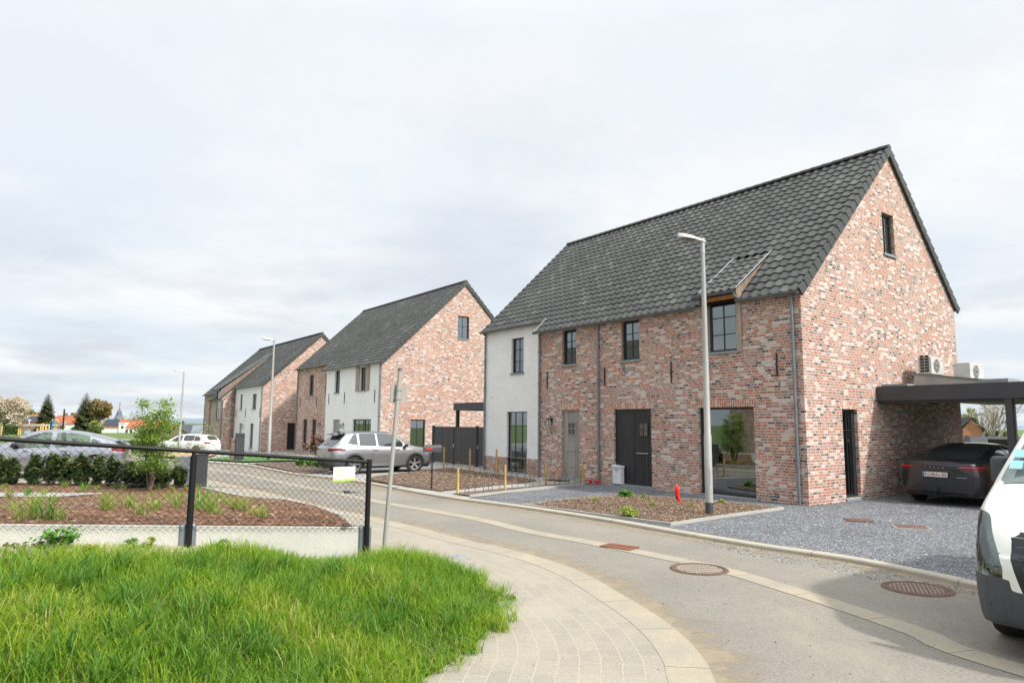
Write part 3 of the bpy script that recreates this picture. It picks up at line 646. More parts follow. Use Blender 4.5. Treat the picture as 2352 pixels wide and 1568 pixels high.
# sandy strip along the plinth
SS = [tuple(FA + fn * .02), tuple(FB + fn * .02), tuple(FA * .12 + FB * .0 + FC * .88 + fn * .02), tuple(FA * .12 + FC * .88 + fn * .28), tuple(FB + fn * .42), tuple(FA + fn * .85)]
struct(drape('sandy_strip', SS, .015, MAT['sandsoil'], .3, MG))

RD = GP((1200, 1190), (1500, 1232), (1900, 1320), (2200, 1400), (2330, 1530), (2000, 1560), (1660, 1560), (1500, 1400), (1250, 1275), (1000, 1215))
scatter('road_grit', RD, 260, .010, MAT['chips'], .004, 'scattered specks of grit and leaf litter on the asphalt', 'grit', seed=6)
scatter('pavement_litter', [(q[0], q[1]) for q in bl2[30:200:10]] + [(q[0], q[1]) for q in B[30:200:10][::-1]], 160, .010, MAT['chips'], .003, 'small dry specks lying on the curved pavement', 'grit', seed=7)
for k, (u, v, r_) in enumerate(()): pass

# short tufts spilling over the edge of the paving
ne = 2600; ii = rng.integers(0, len(ga) - 6, ne); off_ = rng.normal(0, .055, (ne, 2)) * (1 + .9 * np.sin(ii * .9))[:, None]
EP = ga[ii] + off_; k = (EP[:, 1] > 3.6); EP = EP[k]
blades('edge_grass', EP, mgz(EP[:, 0], EP[:, 1]), .05 + .09 * rng.random(len(EP)), .004 + .005 * rng.random(len(EP)), .6 + 1.1 * rng.random(len(EP)), MAT['grass'], 'short grass creeping over the edge of the curved pavement', 'grass', rng, .5)

# dead straw and seed stalks among the green
ns = 2600; SX, SY = rng.uniform(-7, .3, ns), rng.uniform(2.2, 9, ns); k = inG(SX, SY) & (((SX - FA[0]) * fn[0] + (SY - FA[1]) * fn[1]) > .5); SX, SY = SX[k], SY[k]
blades('dry_grass', np.c_[SX, SY], mgz(SX, SY), .10 + .16 * rng.random(len(SX)), .003 + .004 * rng.random(len(SX)), .3 + 1.2 * rng.random(len(SX)), MAT['straw_blade'], 'dry straw-coloured stalks mixed through the foreground grass', 'grass', rng)
# ------------------------------------------------------------------ houses
def clip(poly, a, b, c):   # keep a*x+b*y<=c
    out = []
    for i in range(len(poly)):
        p, q = poly[i], poly[(i + 1) % len(poly)]; dp, dq = a * p[0] + b * p[1] - c, a * q[0] + b * q[1] - c
        if dp <= 1e-9: out.append(p)
        if (dp < -1e-9 and dq > 1e-9) or (dp > 1e-9 and dq < -1e-9):
            t_ = dp / (dp - dq); out.append((p[0] + (q[0] - p[0]) * t_, p[1] + (q[1] - p[1]) * t_))
    return out
def wall(mb, poly, holes, mp, depth=.13):
    """poly (u,w) convex outline; holes (u0,u1,w0,w1); mp(u,w,d) maps to house space"""
    us = sorted({p[0] for p in poly} | {h[0] for h in holes} | {h[1] for h in holes}); ws = sorted({p[1] for p in poly} | {h[2] for h in holes} | {h[3] for h in holes})
    us = [min(us), max(us)] + [h[i] for h in holes for i in (0, 1)]; ws = [min(ws), max(ws)] + [h[i] for h in holes for i in (2, 3)]
    us, ws = sorted(set(us)), sorted(set(ws)); n = len(poly)
    area = sum(poly[i][0] * poly[(i + 1) % n][1] - poly[(i + 1) % n][0] * poly[i][1] for i in range(n))
    if area < 0: poly = poly[::-1]
    for i in range(len(us) - 1):
        for j in range(len(ws) - 1):
            cu, cw = (us[i] + us[i + 1]) / 2, (ws[j] + ws[j + 1]) / 2
            if any(h[0] < cu < h[1] and h[2] < cw < h[3] for h in holes): continue
            c = [(us[i], ws[j]), (us[i + 1], ws[j]), (us[i + 1], ws[j + 1]), (us[i], ws[j + 1])]
            for k in range(n):
                p, q = poly[k], poly[(k + 1) % n]; a, b = (q[1] - p[1]), -(q[0] - p[0]); c = clip(c, a, b, a * p[0] + b * p[1])
                if len(c) < 3: break
            if len(c) >= 3: mb.add([mp(x, y, 0) for x, y in c], [tuple(range(len(c)))])
    for h in holes:
        q = [(h[0], h[2]), (h[1], h[2]), (h[1], h[3]), (h[0], h[3])]
        for k in range(4):
            a, b = q[k], q[(k + 1) % 4]; mb.add([mp(*a, 0), mp(*b, 0), mp(*b, depth), mp(*a, depth)], [(0, 1, 2, 3)])
def fmap(y0, x0=0): return lambda u, w, d: (x0 + u, y0 + d, w)            # facade: u along x
def gmap(x0): return lambda u, w, d: (x0 - d, u, w)                       # right gable: u along y
def B3d(mb, mp, u0, u1, w0, w1, d0, d1, **k): mb.box(u0, u1, w0, w1, d0, d1, mp=mp, **k)
def window(par, mp, u0, u1, w0, w1, cols=2, rows=(1 / 3., 2 / 3.), depth=.09, fw=.055, sill='stone', room='dark_room', split=0, blind=None, sillout=.05, sillw=.06, bar=.022, roomd=.5, mat='frame', gm='glass'):
    mb = M(); D0, D1_ = depth, depth + .06
    for a in ((u0, u0 + fw, w0, w1), (u1 - fw, u1, w0, w1), (u0 + fw, u1 - fw, w0, w0 + fw), (u0 + fw, u1 - fw, w1 - fw, w1)): B3d(mb, mp, *a, D0, D1_)
    for k in range(1, cols): u = u0 + (u1 - u0) * k / cols; B3d(mb, mp, u - bar / 2, u + bar / 2, w0 + fw, w1 - fw, D0 + .012, D1_ - .012)
    for r_ in rows: ww = w0 + (w1 - w0) * r_; B3d(mb, mp, u0 + fw, u1 - fw, ww - bar / 2, ww + bar / 2, D0 + .014, D1_ - .014)
    for s_ in (split if isinstance(split, (list, tuple)) else ([split] if split else [])): B3d(mb, mp, s_ - .035, s_ + .035, w0 + fw, w1 - fw, D0 - .004, D1_ - .003)
    win = mb.build('window', MAT[mat], par)
    g = M(); g.add([mp(u0 + fw, w0 + fw, D0 + .03), mp(u1 - fw, w0 + fw, D0 + .03), mp(u1 - fw, w1 - fw, D0 + .03), mp(u0 + fw, w1 - fw, D0 + .03)], [(0, 1, 2, 3)]); g.build('pane', MAT[gm], win, recalc=False)
    q = M()   # the room behind: back and side faces
    a0, a1, b0, b1, d0, d1 = u0 + .01, u1 - .01, w0 + .01, w1 - .01, D1_, D1_ + roomd; V = [mp(u, w_, d) for d in (d0, d1) for u, w_ in ((a0, b0), (a1, b0), (a1, b1), (a0, b1))]
    q.add(V, [(4, 5, 6, 7), (0, 1, 5, 4), (1, 2, 6, 5), (2, 3, 7, 6), (3, 0, 4, 7)]); q.build('room', MAT[room], win, recalc=False)
    if blind:
        s = M(); k = 0; z = w1 - fw - .03
        while z > blind: B3d(s, mp, u0 + fw + .01, u1 - fw - .01, z - .022, z, D1_ + .02 + .01 * (k % 2), D1_ + .025 + .01 * (k % 2)); z -= .05; k += 1
        s.build('blind', MAT['curtain'], win)
    if sill:
        s = M(); B3d(s, mp, u0 - .04, u1 + .04, w0 - sillw, w0 - .002, -sillout, D1_ - .01); s.build('sill', MAT[sill], win)
    return win
def soldier(par, mp, u0, u1, w, h=.2, ov=.08): mb = M(); B3d(mb, mp, u0 - ov, u1 + ov, w + .004, w + h, -.004, .02); return mb.build('soldier_course', MAT['brick_up'], par)
def door(par, mp, u0, u1, w0, w1, mat, boards=6, peep=True, depth=.07, handle=True, leafs=None, peepx=.5):
    mb = M(); leafs = leafs or [(u0, u1)]
    for a, b in leafs:
        nb_ = max(3, int(round((b - a) / .15))); st = (b - a - .12) / nb_
        B3d(mb, mp, a + .005, b - .005, w0, w0 + .12, depth - .012, depth + .03); B3d(mb, mp, a, a + .055, w0 + .12, w1, depth - .012, depth + .03); B3d(mb, mp, b - .055, b, w0 + .12, w1, depth - .012, depth + .03); B3d(mb, mp, a + .055, b - .055, w1 - .06, w1, depth - .012, depth + .03)
        for k in range(nb_): B3d(mb, mp, a + .06 + k * st + .004, a + .06 + (k + 1) * st - .004, w0 + .12, w1 - .06, depth, depth + .03)
        B3d(mb, mp, a + .05, b - .05, w0 + .1, w1 - .05, depth + .012, depth + .03)
    d = mb.build('door', MAT[mat], par)
    if peep:
        a, b = leafs[-1]; c = a + (b - a) * peepx; z = w0 + (w1 - w0) * .73; fr = M(); s = .19
        for q in ((c - s, c - s + .03, z - s * 1.1, z + s * 1.1), (c + s - .03, c + s, z - s * 1.1, z + s * 1.1), (c - s + .03, c + s - .03, z - s * 1.1, z - s * 1.1 + .03), (c - s + .03, c + s - .03, z + s * 1.1 - .03, z + s * 1.1), (c - .012, c + .012, z - s, z + s), (c - s + .03, c - .012, z - .012, z + .012), (c + .012, c + s - .03, z - .012, z + .012)): B3d(fr, mp, *q, depth - .025, depth)
        f_ = fr.build('door_window', MAT[mat], d); g = M(); B3d(g, mp, c - s + .02, c + s - .02, z - s, z + s, depth - .012, depth - .002); g.build('pane', MAT['carglass'], f_)
    if handle:
        a, b = leafs[-1]; c = a + (b - a) * peepx; h = M(); z = w0 + (w1 - w0) * .42
        h.tube([mp(c - .22, z, depth - .07), mp(c + .22, z, depth - .07)], .013); h.tube([mp(c - .18, z, depth - .07), mp(c - .18, z, depth)], .01); h.tube([mp(c + .18, z, depth - .07), mp(c + .18, z, depth)], .01)
        h.build('handle', MAT['steel'], d)
    return d
def tiles(x0, x1, P0, up, nrm, length, tw=.28, th=.32, amp=.034, flat=False, skip=None, seed=0, lift=.036):
    """interlocking tiles from eave point P0(y,z) along up=(y,z); skip(x,s) leaves a tile out"""
    r = random.Random(seed); mb = M(); nc = int(math.ceil((x1 - x0) / tw)); nr = int(math.ceil(length / th)); tw = (x1 - x0) / nc; th = length / nr
    prof = [(0, 0.0), (.14, .75), (.30, 1.), (.46, .75), (.60, .1), (.80, -.12), (1, 0.)] if not flat else [(0, .0), (.06, .35), (.10, 0.), (.9, 0.), (1, 0.)]
    for i in range(nr):
        s0, s1 = i * th, (i + 1) * th + .03
        for c in range(nc):
            xa = x0 + c * tw
            if skip and skip(xa + tw / 2, (i + .5) * th): continue
            q = r.random() ** 1.6; uv = (q, r.random()); vs = []; l0 = lift + r.uniform(-.003, .003)
            for s_, l_ in ((s0, l0), (s1, .006)):
                for a, b in prof:
                    h = b * amp + l_; vs.append((xa + a * tw, P0[0] + up[0] * s_ + nrm[0] * h, P0[1] + up[1] * s_ + nrm[1] * h))
            for a, b in prof: h = b * amp + l0 - .022; vs.append((xa + a * tw, P0[0] + up[0] * s0 + nrm[0] * h, P0[1] + up[1] * s0 + nrm[1] * h))
            m = len(prof); mb.add(vs, [(k, k + 1, m + k + 1, m + k) for k in range(m - 1)] + [(2 * m + k, 2 * m + k + 1, k + 1, k) for k in range(m - 1)], uv)
    return mb
def gutter(mb, x0, x1, y, z, r=.062):
    n = 7; vs = []
    for x in (x0, x1):
        for k in range(n): t_ = math.pi * k / (n - 1); vs.append((x, y - r * math.cos(t_), z - r * math.sin(t_)))
        for k in range(n): t_ = math.pi * (n - 1 - k) / (n - 1); vs.append((x, y - (r - .006) * math.cos(t_), z - (r - .006) * math.sin(t_)))
    m = 2 * n; mb.add(vs, [(k, (k + 1) % m, m + (k + 1) % m, m + k) for k in range(m)] + [tuple(range(m)), tuple(range(2 * m - 1, m - 1, -1))])
    mb.tube([(x0, y - r, z + .004), (x1, y - r, z + .004)], .009, 6)
    x = x0 + .3
    while x < x1: mb.box(x - .01, x + .01, y - r - .012, y - r + .02, z - .02, z + .03); x += .75
def pipe(par, x, y, z0, z1, r=.038):
    mb = M(); mb.tube([(x, y, z0), (x, y, z1)], r, 12)
    for z in (z0 + 1.05, z0 + 2.15, z0 + 3.2, z0 + 4.3):
        if z < z1: mb.tube([(x, y, z), (x, y, z + .09)], r + .009, 12)
    return mb.build('downpipe', MAT['zinc'], par, smooth='auto')
def anchor(par, mp, u, w0, w1):
    mb = M(); B3d(mb, mp, u - .014, u + .014, w0, w1, -.035, -.008); B3d(mb, mp, u - .03, u + .03, (w0 + w1) / 2 - .03, (w0 + w1) / 2 + .03, -.042, -.034); return mb.build('wall_anchor', MAT['black'], par)
def lantern(par, mp, u, w, mat='black', tall=.34):
    mb = M(); B3d(mb, mp, u - .05, u + .05, w + tall * .35, w + tall * .75, -.02, 0); mb.tube([mp(u, w + tall * .7, 0), mp(u, w + tall * .85, -.1), mp(u, w + tall * .62, -.16)], .009, 6)
    for du, dd in ((-1, -.06), (1, -.06), (-1, -.24), (1, -.24)): mb.tube([mp(u + du * .045, w + tall * .55, (dd + -.15) / 2 - .0), mp(u + du * .085, w - .02, dd)], .007, 5)
    B3d(mb, mp, u - .1, u + .1, w - .03, w - .012, -.25, -.05); B3d(mb, mp, u - .055, u + .055, w + tall * .52, w + tall * .6, -.205, -.095)
    l = mb.build('wall_lantern', MAT[mat], par); g = M(); B3d(g, mp, u - .05, u + .05, w, w + tall * .45, -.20, -.10); g.build('lantern_glass', MAT['curtain'], l); return l

def shell(name, label, H, zb, segs, D, ridge, back, gable_holes, L, frontslope, tile_mat='tile', flat=False, skip=None, grouping='brick and white gabled houses along the street', bm='brick', roof_seed=1, x_left_y=0, th=.32):
    """gabled house in its own axes: x to the right along the front, y into the plot.
       segs: (x0,x1,yfront,material,holes,plinth)"""
    root = empty('gabled_house', (H[0], H[1], zb), HROT, label, 'house', grouping)
    ry, rz = ridge; by, bz = back; e0 = -.14; ez0 = rz - frontslope * (ry - e0)
    zf = lambda y: ez0 + frontslope * (y - e0)
    bs = (rz - bz) / (by - ry); zbk = lambda y: rz - bs * (y - ry)
    for x0, x1, y0, mat, holes, plinth in segs:
        mb = M(); wt = zf(y0) - .10; lo = plinth[0] if plinth else -.4
        wall(mb, [(x0, lo), (x1, lo), (x1, wt), (x0, wt)], holes, fmap(y0)); mb.build('wall', MAT[bm if mat == 'brick' else mat], root, recalc=False)
        if plinth:
            mb = M(); hh = [(h[0], h[1], max(h[2], -.4), min(h[3], lo)) for h in holes if h[2] < lo]
            wall(mb, [(x0, -.4), (x1, -.4), (x1, lo), (x0, lo)], hh, fmap(y0 - .012)); mb.box(x0, x1, y0 - .011, y0 - .001, lo - .001, lo + .0005) if False else None
            mb.build('plinth', MAT[bm], root, recalc=False)
    yR, yL = segs[0][2], segs[-1][2]
    mb = M(); P = [(yR, -.4), (D, -.4), (D, zbk(D) - .12), (ry, rz - .16), (yR, zf(yR) - .13)]
    wall(mb, P, gable_holes, gmap(0)); mb.build('gable_wall', MAT[bm], root, recalc=False)
    mb = M(); P2 = [(yL, -.4), (D, -.4), (D, zbk(D) - .12), (ry, rz - .16), (yL, zf(yL) - .13)]
    wall(mb, P2, [], gmap(-L)); mb.add([(-L, D, -.4), (0, D, -.4), (0, D, zbk(D) - .12), (-L, D, zbk(D) - .12)], [(0, 1, 2, 3)])
    for k in range(len(segs) - 1):   # return wall where the front steps
        x = segs[k][0]; ya, yb = sorted((segs[k][2], segs[k + 1][2])); mb.add([(x, ya, -.4), (x, yb, -.4), (x, yb, zf(yb) - .12), (x, ya, zf(ya) - .12)], [(0, 1, 2, 3)])
    mb.build('rear_wall', MAT[bm], root, recalc=False)
    # roof
    fl = math.hypot(1, frontslope); up = (1 / fl, frontslope / fl); nr = (-up[1], up[0]); length = (ry - e0) * fl
    def sk(x, s_):
        y = e0 + s_ * up[0]
        for a, b, y0, *_ in segs:
            if a - .1 <= x < b and y < y0 + e0 - .02: return True
        return bool(skip and skip(x, y))
    roof = tiles(-L - .06, .06, (e0, ez0), up, nr, length, skip=sk, flat=flat, seed=roof_seed, th=th).build('roof', MAT[tile_mat], root, recalc=False)
    bl_ = math.hypot(1, bs); upb = (-1 / bl_, bs / bl_); tiles(-L - .06, .06, (by, bz), upb, (upb[1], -upb[0]), (by - ry) * bl_, flat=flat, seed=roof_seed + 5, th=th).build('rear_roof', MAT[tile_mat], root, recalc=False)
    u_ = M()   # boards under the tiles
    for a, b, y0, *_ in segs: u_.add([(a, y0 - .12, zf(y0 - .12) - .03), (b, y0 - .12, zf(y0 - .12) - .03), (b, ry, rz - .03), (a, ry, rz - .03)], [(0, 1, 2, 3)])
    u_.add([(-L, by, bz - .02), (0, by, bz - .02), (0, ry, rz - .03), (-L, ry, rz - .03)], [(0, 1, 2, 3)])
    u_.build('roof_deck', MAT['black'], root, recalc=False)
    # verge tiles
    rr = random.Random(3)
    for xs, y0 in ((.03, yR), (-L - .10, yL)):
        vb = M()
        s_ = (y0) * fl if y0 else 0; n = int((length - s_) / .335)
        for k in range(n + 1):
            a = s_ + k * (length - s_) / (n + 1); b = a + (length - s_) / (n + 1) + .02; q = (rr.random() * .5, .5); vs = []
            for s2, l_ in ((a, .085), (b, .045)):
                for xx in (xs, xs + .055):
                    for h in (-.15, l_): vs.append((xx + (.012 if s2 == a else 0), e0 + up[0] * s2 + nr[0] * h, ez0 + up[1] * s2 + nr[1] * h))
            vb.add(vs, [(0, 1, 3, 2), (4, 6, 7, 5), (0, 4, 5, 1), (2, 3, 7, 6), (1, 5, 7, 3), (0, 2, 6, 4)], q)
        lb = (by - ry) * bl_; n = int(lb / .335)
        for k in range(n + 1):
            a = k * lb / (n + 1); b = a + lb / (n + 1) + .02; q = (rr.random() * .5, .5); vs = []
            for s2, l_ in ((a, .085), (b, .045)):
                for xx in (xs, xs + .055):
                    for h in (-.15, l_): vs.append((xx + (.012 if s2 == a else 0), by + upb[0] * s2 + upb[1] * h, bz + upb[1] * s2 - upb[0] * h))
            vb.add(vs, [(0, 1, 3, 2), (4, 6, 7, 5), (0, 4, 5, 1), (2, 3, 7, 6), (1, 5, 7, 3), (0, 2, 6, 4)], q)
        vb.build('verge_tiles', MAT[tile_mat], root)
    rb = M(); x = -L - .06; k = 0
    while x < .05:
        x2 = min(x + .36, .09); vs = []; n = 7
        for xx, rad in ((x, .105), (x2, .092)):
            for j in range(n): t_ = math.pi * (j / (n - 1) * 1.1 - .05); vs.append((xx, ry - rad * 1.15 * math.cos(t_), rz + .02 + rad * math.sin(t_)))
        rb.add(vs, [(j, j + 1, n + j + 1, n + j) for j in range(n - 1)] + [tuple(range(n)), tuple(range(n, 2 * n))[::-1]], (rr.random() * .5, .4)); x += .34
    rb.build('ridge_tiles', MAT[tile_mat], root, recalc=False)
    root['_'] = 0; del root['_']
    return root, zf, sk, (up, nr, fl, e0, ez0, length)

# ---- the near house ------------------------------------------------
def dskip(x, y): return -2.82 < x < -1.60 and y < 1.45
fh = [(-8.62, -7.72, .07, 2.31), (-6.19, -4.71, .08, 2.31), (-3.05, -1.36, .07, 2.32), (-8.58, -7.88, 3.82, 4.98), (-5.85, -5.12, 3.78, 4.98), (-2.62, -1.76, 3.77, 5.12)]
wh = [(-12.30, -11.05, .09, 2.30), (-12.04, -11.28, 3.75, 5.07)]
gh = [(1.69, 2.44, .10, 2.28), (4.40, 5.10, 6.67, 7.86)]
house1, zf1, sk1, rf1 = shell('gabled_house', 'nearest pale red brick house, white at its left end, with the tall sunlit gable', H1, 0,
    [(-9.8, 0, 0, 'brick', fh, None), (-13.76, -9.8, .46, 'white', wh, (.60,))], 8.97, (4.95, 9.84), (9.17, 5.54), gh, 13.76, .945, skip=dskip)
FM = fmap(0); WM = fmap(.46); GM = gmap(0)
window(house1, FM, -3.05, -1.36, .07, 2.32, cols=1, rows=(), sill='stone', blind=None, split=0, roomd=1.2)
bb = M(); z = 2.2
while z > .2: bb.box(-2.98, -2.72, .24, .25, z - .02, z); z -= .05
bb.build('slatted_blind', MAT['curtain'], house1)
window(house1, FM, -8.58, -7.88, 3.82, 4.98, room='dark_room', fw=.065)
window(house1, FM, -5.85, -5.12, 3.78, 4.98, room='dark_room', fw=.065)
window(house1, WM, -12.04, -11.28, 3.75, 5.07, room='dark_room')
window(house1, WM, -12.30, -11.05, .09, 2.30, cols=3, rows=(.76,), fw=.035, room='pale_room', roomd=.6, gm='glass_clear')
window(house1, GM, 1.69, 2.44, .10, 2.28, cols=2, rows=(.76,), split=2.33, room='pale_room', fw=.065)
window(house1, GM, 4.40, 5.10, 6.67, 7.86, cols=2, rows=(.5, .74), room='pale_room', gm='glass_clear')
door(house1, FM, -8.62, -7.72, .10, 2.31, 'door_grey')
door(house1, FM, -6.19, -4.71, .10, 2.31, 'door_black', leafs=[(-6.19, -5.47), (-5.46, -4.71)], peepx=.52)
ds = M(); ds.box(-8.72, -7.62, -.08, .1, .02, .098); ds.build('doorstep', MAT['stone'], house1)
ds = M(); ds.box(-6.3, -4.61, -.08, .1, .0, .098); ds.build('doorstep', MAT['stone'], house1)
for a, b in ((-8.62, -7.72), (-6.19, -4.71), (-3.05, -1.36)): soldier(house1, FM, a, b, 2.32)
soldier(house1, GM, 1.69, 2.44, 2.28); soldier(house1, GM, 4.40, 5.10, 7.86)
# bricks above the bedroom windows stay plain; dormer
DX0, DX1 = -2.80, -1.62
d_ = M(); d_.box(DX0 + .16, DX1 - .12, -.045, .06, 5.125, 5.235); dormer = d_.build('dormer', MAT['wood_new'], house1)
for a, b in ((DX0, DX0 + .165), (DX1 - .135, DX1)): d_ = M(); d_.box(a, b, -.045, .12, 3.72, 5.24); d_.build('cheek_board', MAT['wood_grey'], dormer)
window(dormer, FM, -2.62, -1.76, 3.77, 5.12, room='dark_room', blind=4.35, depth=.03)
# shallow dormer roof
dl = 1.74; ds_ = (6.53 - 5.29) / dl; q = math.hypot(1, ds_); upd = (1 / q, ds_ / q)
tiles(DX0 - .03, DX1 + .02, (-.26, 5.29), upd, (-upd[1], upd[0]), dl * q, seed=9).build('dormer_roof', MAT['tile'], dormer, recalc=False)
d_ = M()
for x in (DX0 + .002, DX1 - .022):
    d_.add([(x, -.2, 5.24), (x, -.2, 5.31), (x, 1.46, 6.50), (x, -.13, 4.98), (x + .02, -.2, 5.24), (x + .02, -.2, 5.31), (x + .02, 1.46, 6.50), (x + .02, -.13, 4.98)], [(0, 1, 2, 3), (7, 6, 5, 4), (0, 4, 5, 1), (1, 5, 6, 2), (2, 6, 7, 3), (3, 7, 4, 0)])
d_.build('dormer_cladding', MAT['wood_brown'], dormer)
d_ = M()
for x in (DX0 - .012, DX1 + .012): d_.tube([(x, -.24, 5.345), (x, 1.46, 6.60)], .011, 6)
d_.build('flashing', MAT['zinc'], dormer)
g_ = M(); gutter(g_, DX0 - .12, DX1 + .03, -.30, 5.27); g_.tube([(DX1 - .02, -.30, 5.24), (DX1 + .0, -.27, 5.12), (DX1 + .12, -.24, 5.05)], .035, 8); g_.build('dormer_gutter', MAT['gutter'], dormer)
g_ = M(); gutter(g_, -9.86, -2.84, -.22, 5.02); gutter(g_, -1.62, .06, -.22, 5.02); gutter(g_, -13.84, -9.84, .24, 5.46); g_.build('gutter', MAT['gutter'], house1)
lf = M(); lf.add([(-9.84, -.14, 5.06), (-9.84, .34, 5.52), (-9.80, .34, 5.56), (-9.80, -.14, 5.10)], [(0, 1, 2, 3)]); lf.tube([(-9.85, -.2, 5.06), (-9.85, .36, 5.60)], .013, 6); lf.build('step_flashing', MAT['zinc'], house1)
pipe(house1, -.20, -.06, .0, 4.98); pipe(house1, -6.82, -.06, 0, 4.98); pipe(house1, -9.73, -.06, 0, 4.98); pipe(house1, -13.70, .40, 0, 5.42)
for u, a, b in ((-9.34, 3.05, 3.64), (-6.56, 3.05, 3.62), (-3.93, 3.02, 3.62), (-.67, 3.05, 3.62)): anchor(house1, FM, u, a, b)
lantern(house1, FM, -9.12, 1.82)
for q in ((-.60, -.46, -.006, .02, 2.80, 2.90), (-13.35, -13.27, .452, .47, 2.82, 2.89)): vt = M(); vt.box(*q); vt.build('wall_vent', MAT['acwhite'], house1)

# ---- the middle house ----------------------------------------------
w2 = [(-6.30, -5.55, 3.62, 4.97), (-2.72, -1.95, 3.63, 4.95), (-6.34, -5.33, .08, 2.02), (-3.52, -1.12, .55, 2.04)]
b2_ = [(-11.75, -10.95, 3.62, 4.98), (-8.95, -8.25, 3.6, 4.96), (-12.62, -11.86, .06, 2.04), (-10.98, -10.26, .06, 2.04), (-8.85, -7.9, .05, 2.04)]
g2 = [(4.73, 5.51, 6.74, 8.05), (1.80, 2.72, .10, 2.04)]
house2, zf2, sk2, rf2 = shell('gabled_house', 'middle house of pale red brick with a white right end, behind the silver car', H2, 0,
    [(-7.62, 0, 0, 'white', w2, (.45,)), (-13.9, -7.62, .46, 'brick', b2_, None)], 9.6, (5.22, 10.10), (9.75, 5.7), g2, 13.9, .945, roof_seed=21, bm='brick_mid')
for a in w2[:2]: window(house2, FM, *a, cols=2, rows=(.5,), room='dark_room')
door(house2, FM, -6.34, -5.33, .08, 2.02, 'door_grey', peep=False)
window(house2, FM, -3.52, -1.12, .55, 2.04, cols=4, rows=(.76,), split=-2.1, room='dark_room')
for a in b2_[:4]: window(house2, WM, *a, cols=2, rows=(.5, .75), room='pale_room' if a[2] < 1 else 'dark_room')
door(house2, WM, -8.85, -7.9, .05, 2.04, 'door_grey', peep=False)
window(house2, GM, *g2[0], cols=2, rows=(.55,), room='dark_room'); window(house2, GM, *g2[1], cols=2, rows=(.72,), room='dark_room')
sh = M()
for a, b in ((-3.20, -2.76), (-1.90, -1.46)): sh.box(a, b, -.05, -.005, 3.6, 5.0)
sh.build('window_panels', MAT['wood_grey'], house2)
for h in b2_: soldier(house2, WM, h[0], h[1], h[3])
for h in g2: soldier(house2, GM, h[0], h[1], h[3])
g_ = M(); gutter(g_, -7.7, .06, -.22, 5.04); gutter(g_, -13.98, -7.66, .24, 5.48); g_.build('gutter', MAT['gutter'], house2)
lf = M(); lf.tube([(-7.67, -.2, 5.08), (-7.67, .36, 5.64)], .018, 6); lf.build('step_flashing', MAT['zinc'], house2)
pipe(house2, -.10, -.06, 0, 5.0); pipe(house2, -13.85, .40, 0, 5.44)
for mp_, u, a, b in ((FM, -7.1, 2.95, 3.6), (FM, -4.75, 2.95, 3.62), (FM, -.75, 2.95, 3.62), (WM, -13.3, 2.9, 3.5), (WM, -10.3, 2.9, 3.5)): anchor(house2, mp_, u, a, b)
lantern(house2, FM, -4.78, 1.55); lantern(house2, WM, -9.5, 1.6, tall=.28)

# ---- the far house --------------------------------------------------
w3 = [(-2.55, -1.5, 3.15, 4.3), (-5.85, -5.2, 3.15, 4.35), (-5.7, -5.0, .35, 2.05), (-2.8, -1.9, .2, 2.05)]
house3, zf3, sk3, rf3 = shell('gabled_house', 'farthest brick house with a white front bay and a long timber dormer', H3, -.33,
    [(-7.15, 0, 0, 'white', w3, None), (-15.7, -7.15, -.35, 'brick', [(-12.4, -11.7, .1, 2.0)], None)], 8.9, (4.35, 9.12), (8.95, 4.7), [(1.95, 3.25, .12, 2.12)], 15.7, .94, flat=True, roof_seed=31, bm='brick_mid')
window(house3, FM, *w3[0], cols=2, rows=(), room='dark_room'); window(house3, FM, *w3[1], cols=1, rows=(), room='dark_room')
door(house3, FM, *w3[2], 'door_grey', peep=False, handle=False); window(house3, FM, *w3[3], cols=1, rows=(), room='pale_room')
door(house3, GM, 1.95, 3.25, .12, 2.12, 'black', peep=False, handle=False, leafs=[(1.95, 2.6), (2.6, 3.25)])
soldier(house3, GM, 1.95, 3.25, 2.12); g_ = M(); gutter(g_, -7.2, .06, -.22, zf3(-.14) - .02); gutter(g_, -15.8, -11.3, -.60, zf3(-.5) - .03); g_.build('gutter', MAT['gutter'], house3)
pipe(house3, -.10, -.06, .0, 4.75); pipe(house3, -15.62, -.42, 0, 4.5)
for u in (-6.75, -4.1, -.45): anchor(house3, FM, u, 2.5, 3.2)
lantern(house3, FM, -4.6, 1.7)
# projecting brick wing left of the white bay, roof carried down low
PY = -.95; WX = -11.2
mb = M(); wall(mb, [(WX, -.5), (-7.15, -.5), (-7.15, zf3(PY) - .1), (WX, zf3(PY) - .1)], [(-10.7, -9.6, .1, 2.05), (-9.2, -8.05, 2.3, 3.9)], fmap(PY))
wall(mb, [(PY, -.5), (.01, -.5), (.01, zf3(.01) - .14), (PY, zf3(PY) - .14)], [], gmap(-7.15)); wing = mb.build('brick_wing', MAT['brick_mid'], house3, recalc=False)
mb = M(); mb.add([(WX, PY, -.5), (WX, -.35, -.5), (WX, -.35, zf3(-.35) - .1), (WX, PY, zf3(PY) - .1)], [(0, 1, 2, 3)]); mb.build('wing_side', MAT['brick_mid'], wing, recalc=False)
door(wing, fmap(PY), -10.7, -9.6, .1, 2.05, 'door_grey', peep=False, handle=False)
fl = rf3[2]; dsk = lambda x, s_: -9.35 < x < -7.95
tiles(WX - .06, -7.09, (PY - .15, zf3(PY - .15)), rf3[0], rf3[1], (-.14 - PY + .15) * fl + .1, flat=True, seed=44, skip=dsk).build('wing_roof', MAT['tile'], wing, recalc=False)
tiles(-15.76, WX + .0, (-.5, zf3(-.5)), rf3[0], rf3[1], .36 * fl + .1, flat=True, seed=45).build('low_roof', MAT['tile'], house3, recalc=False)
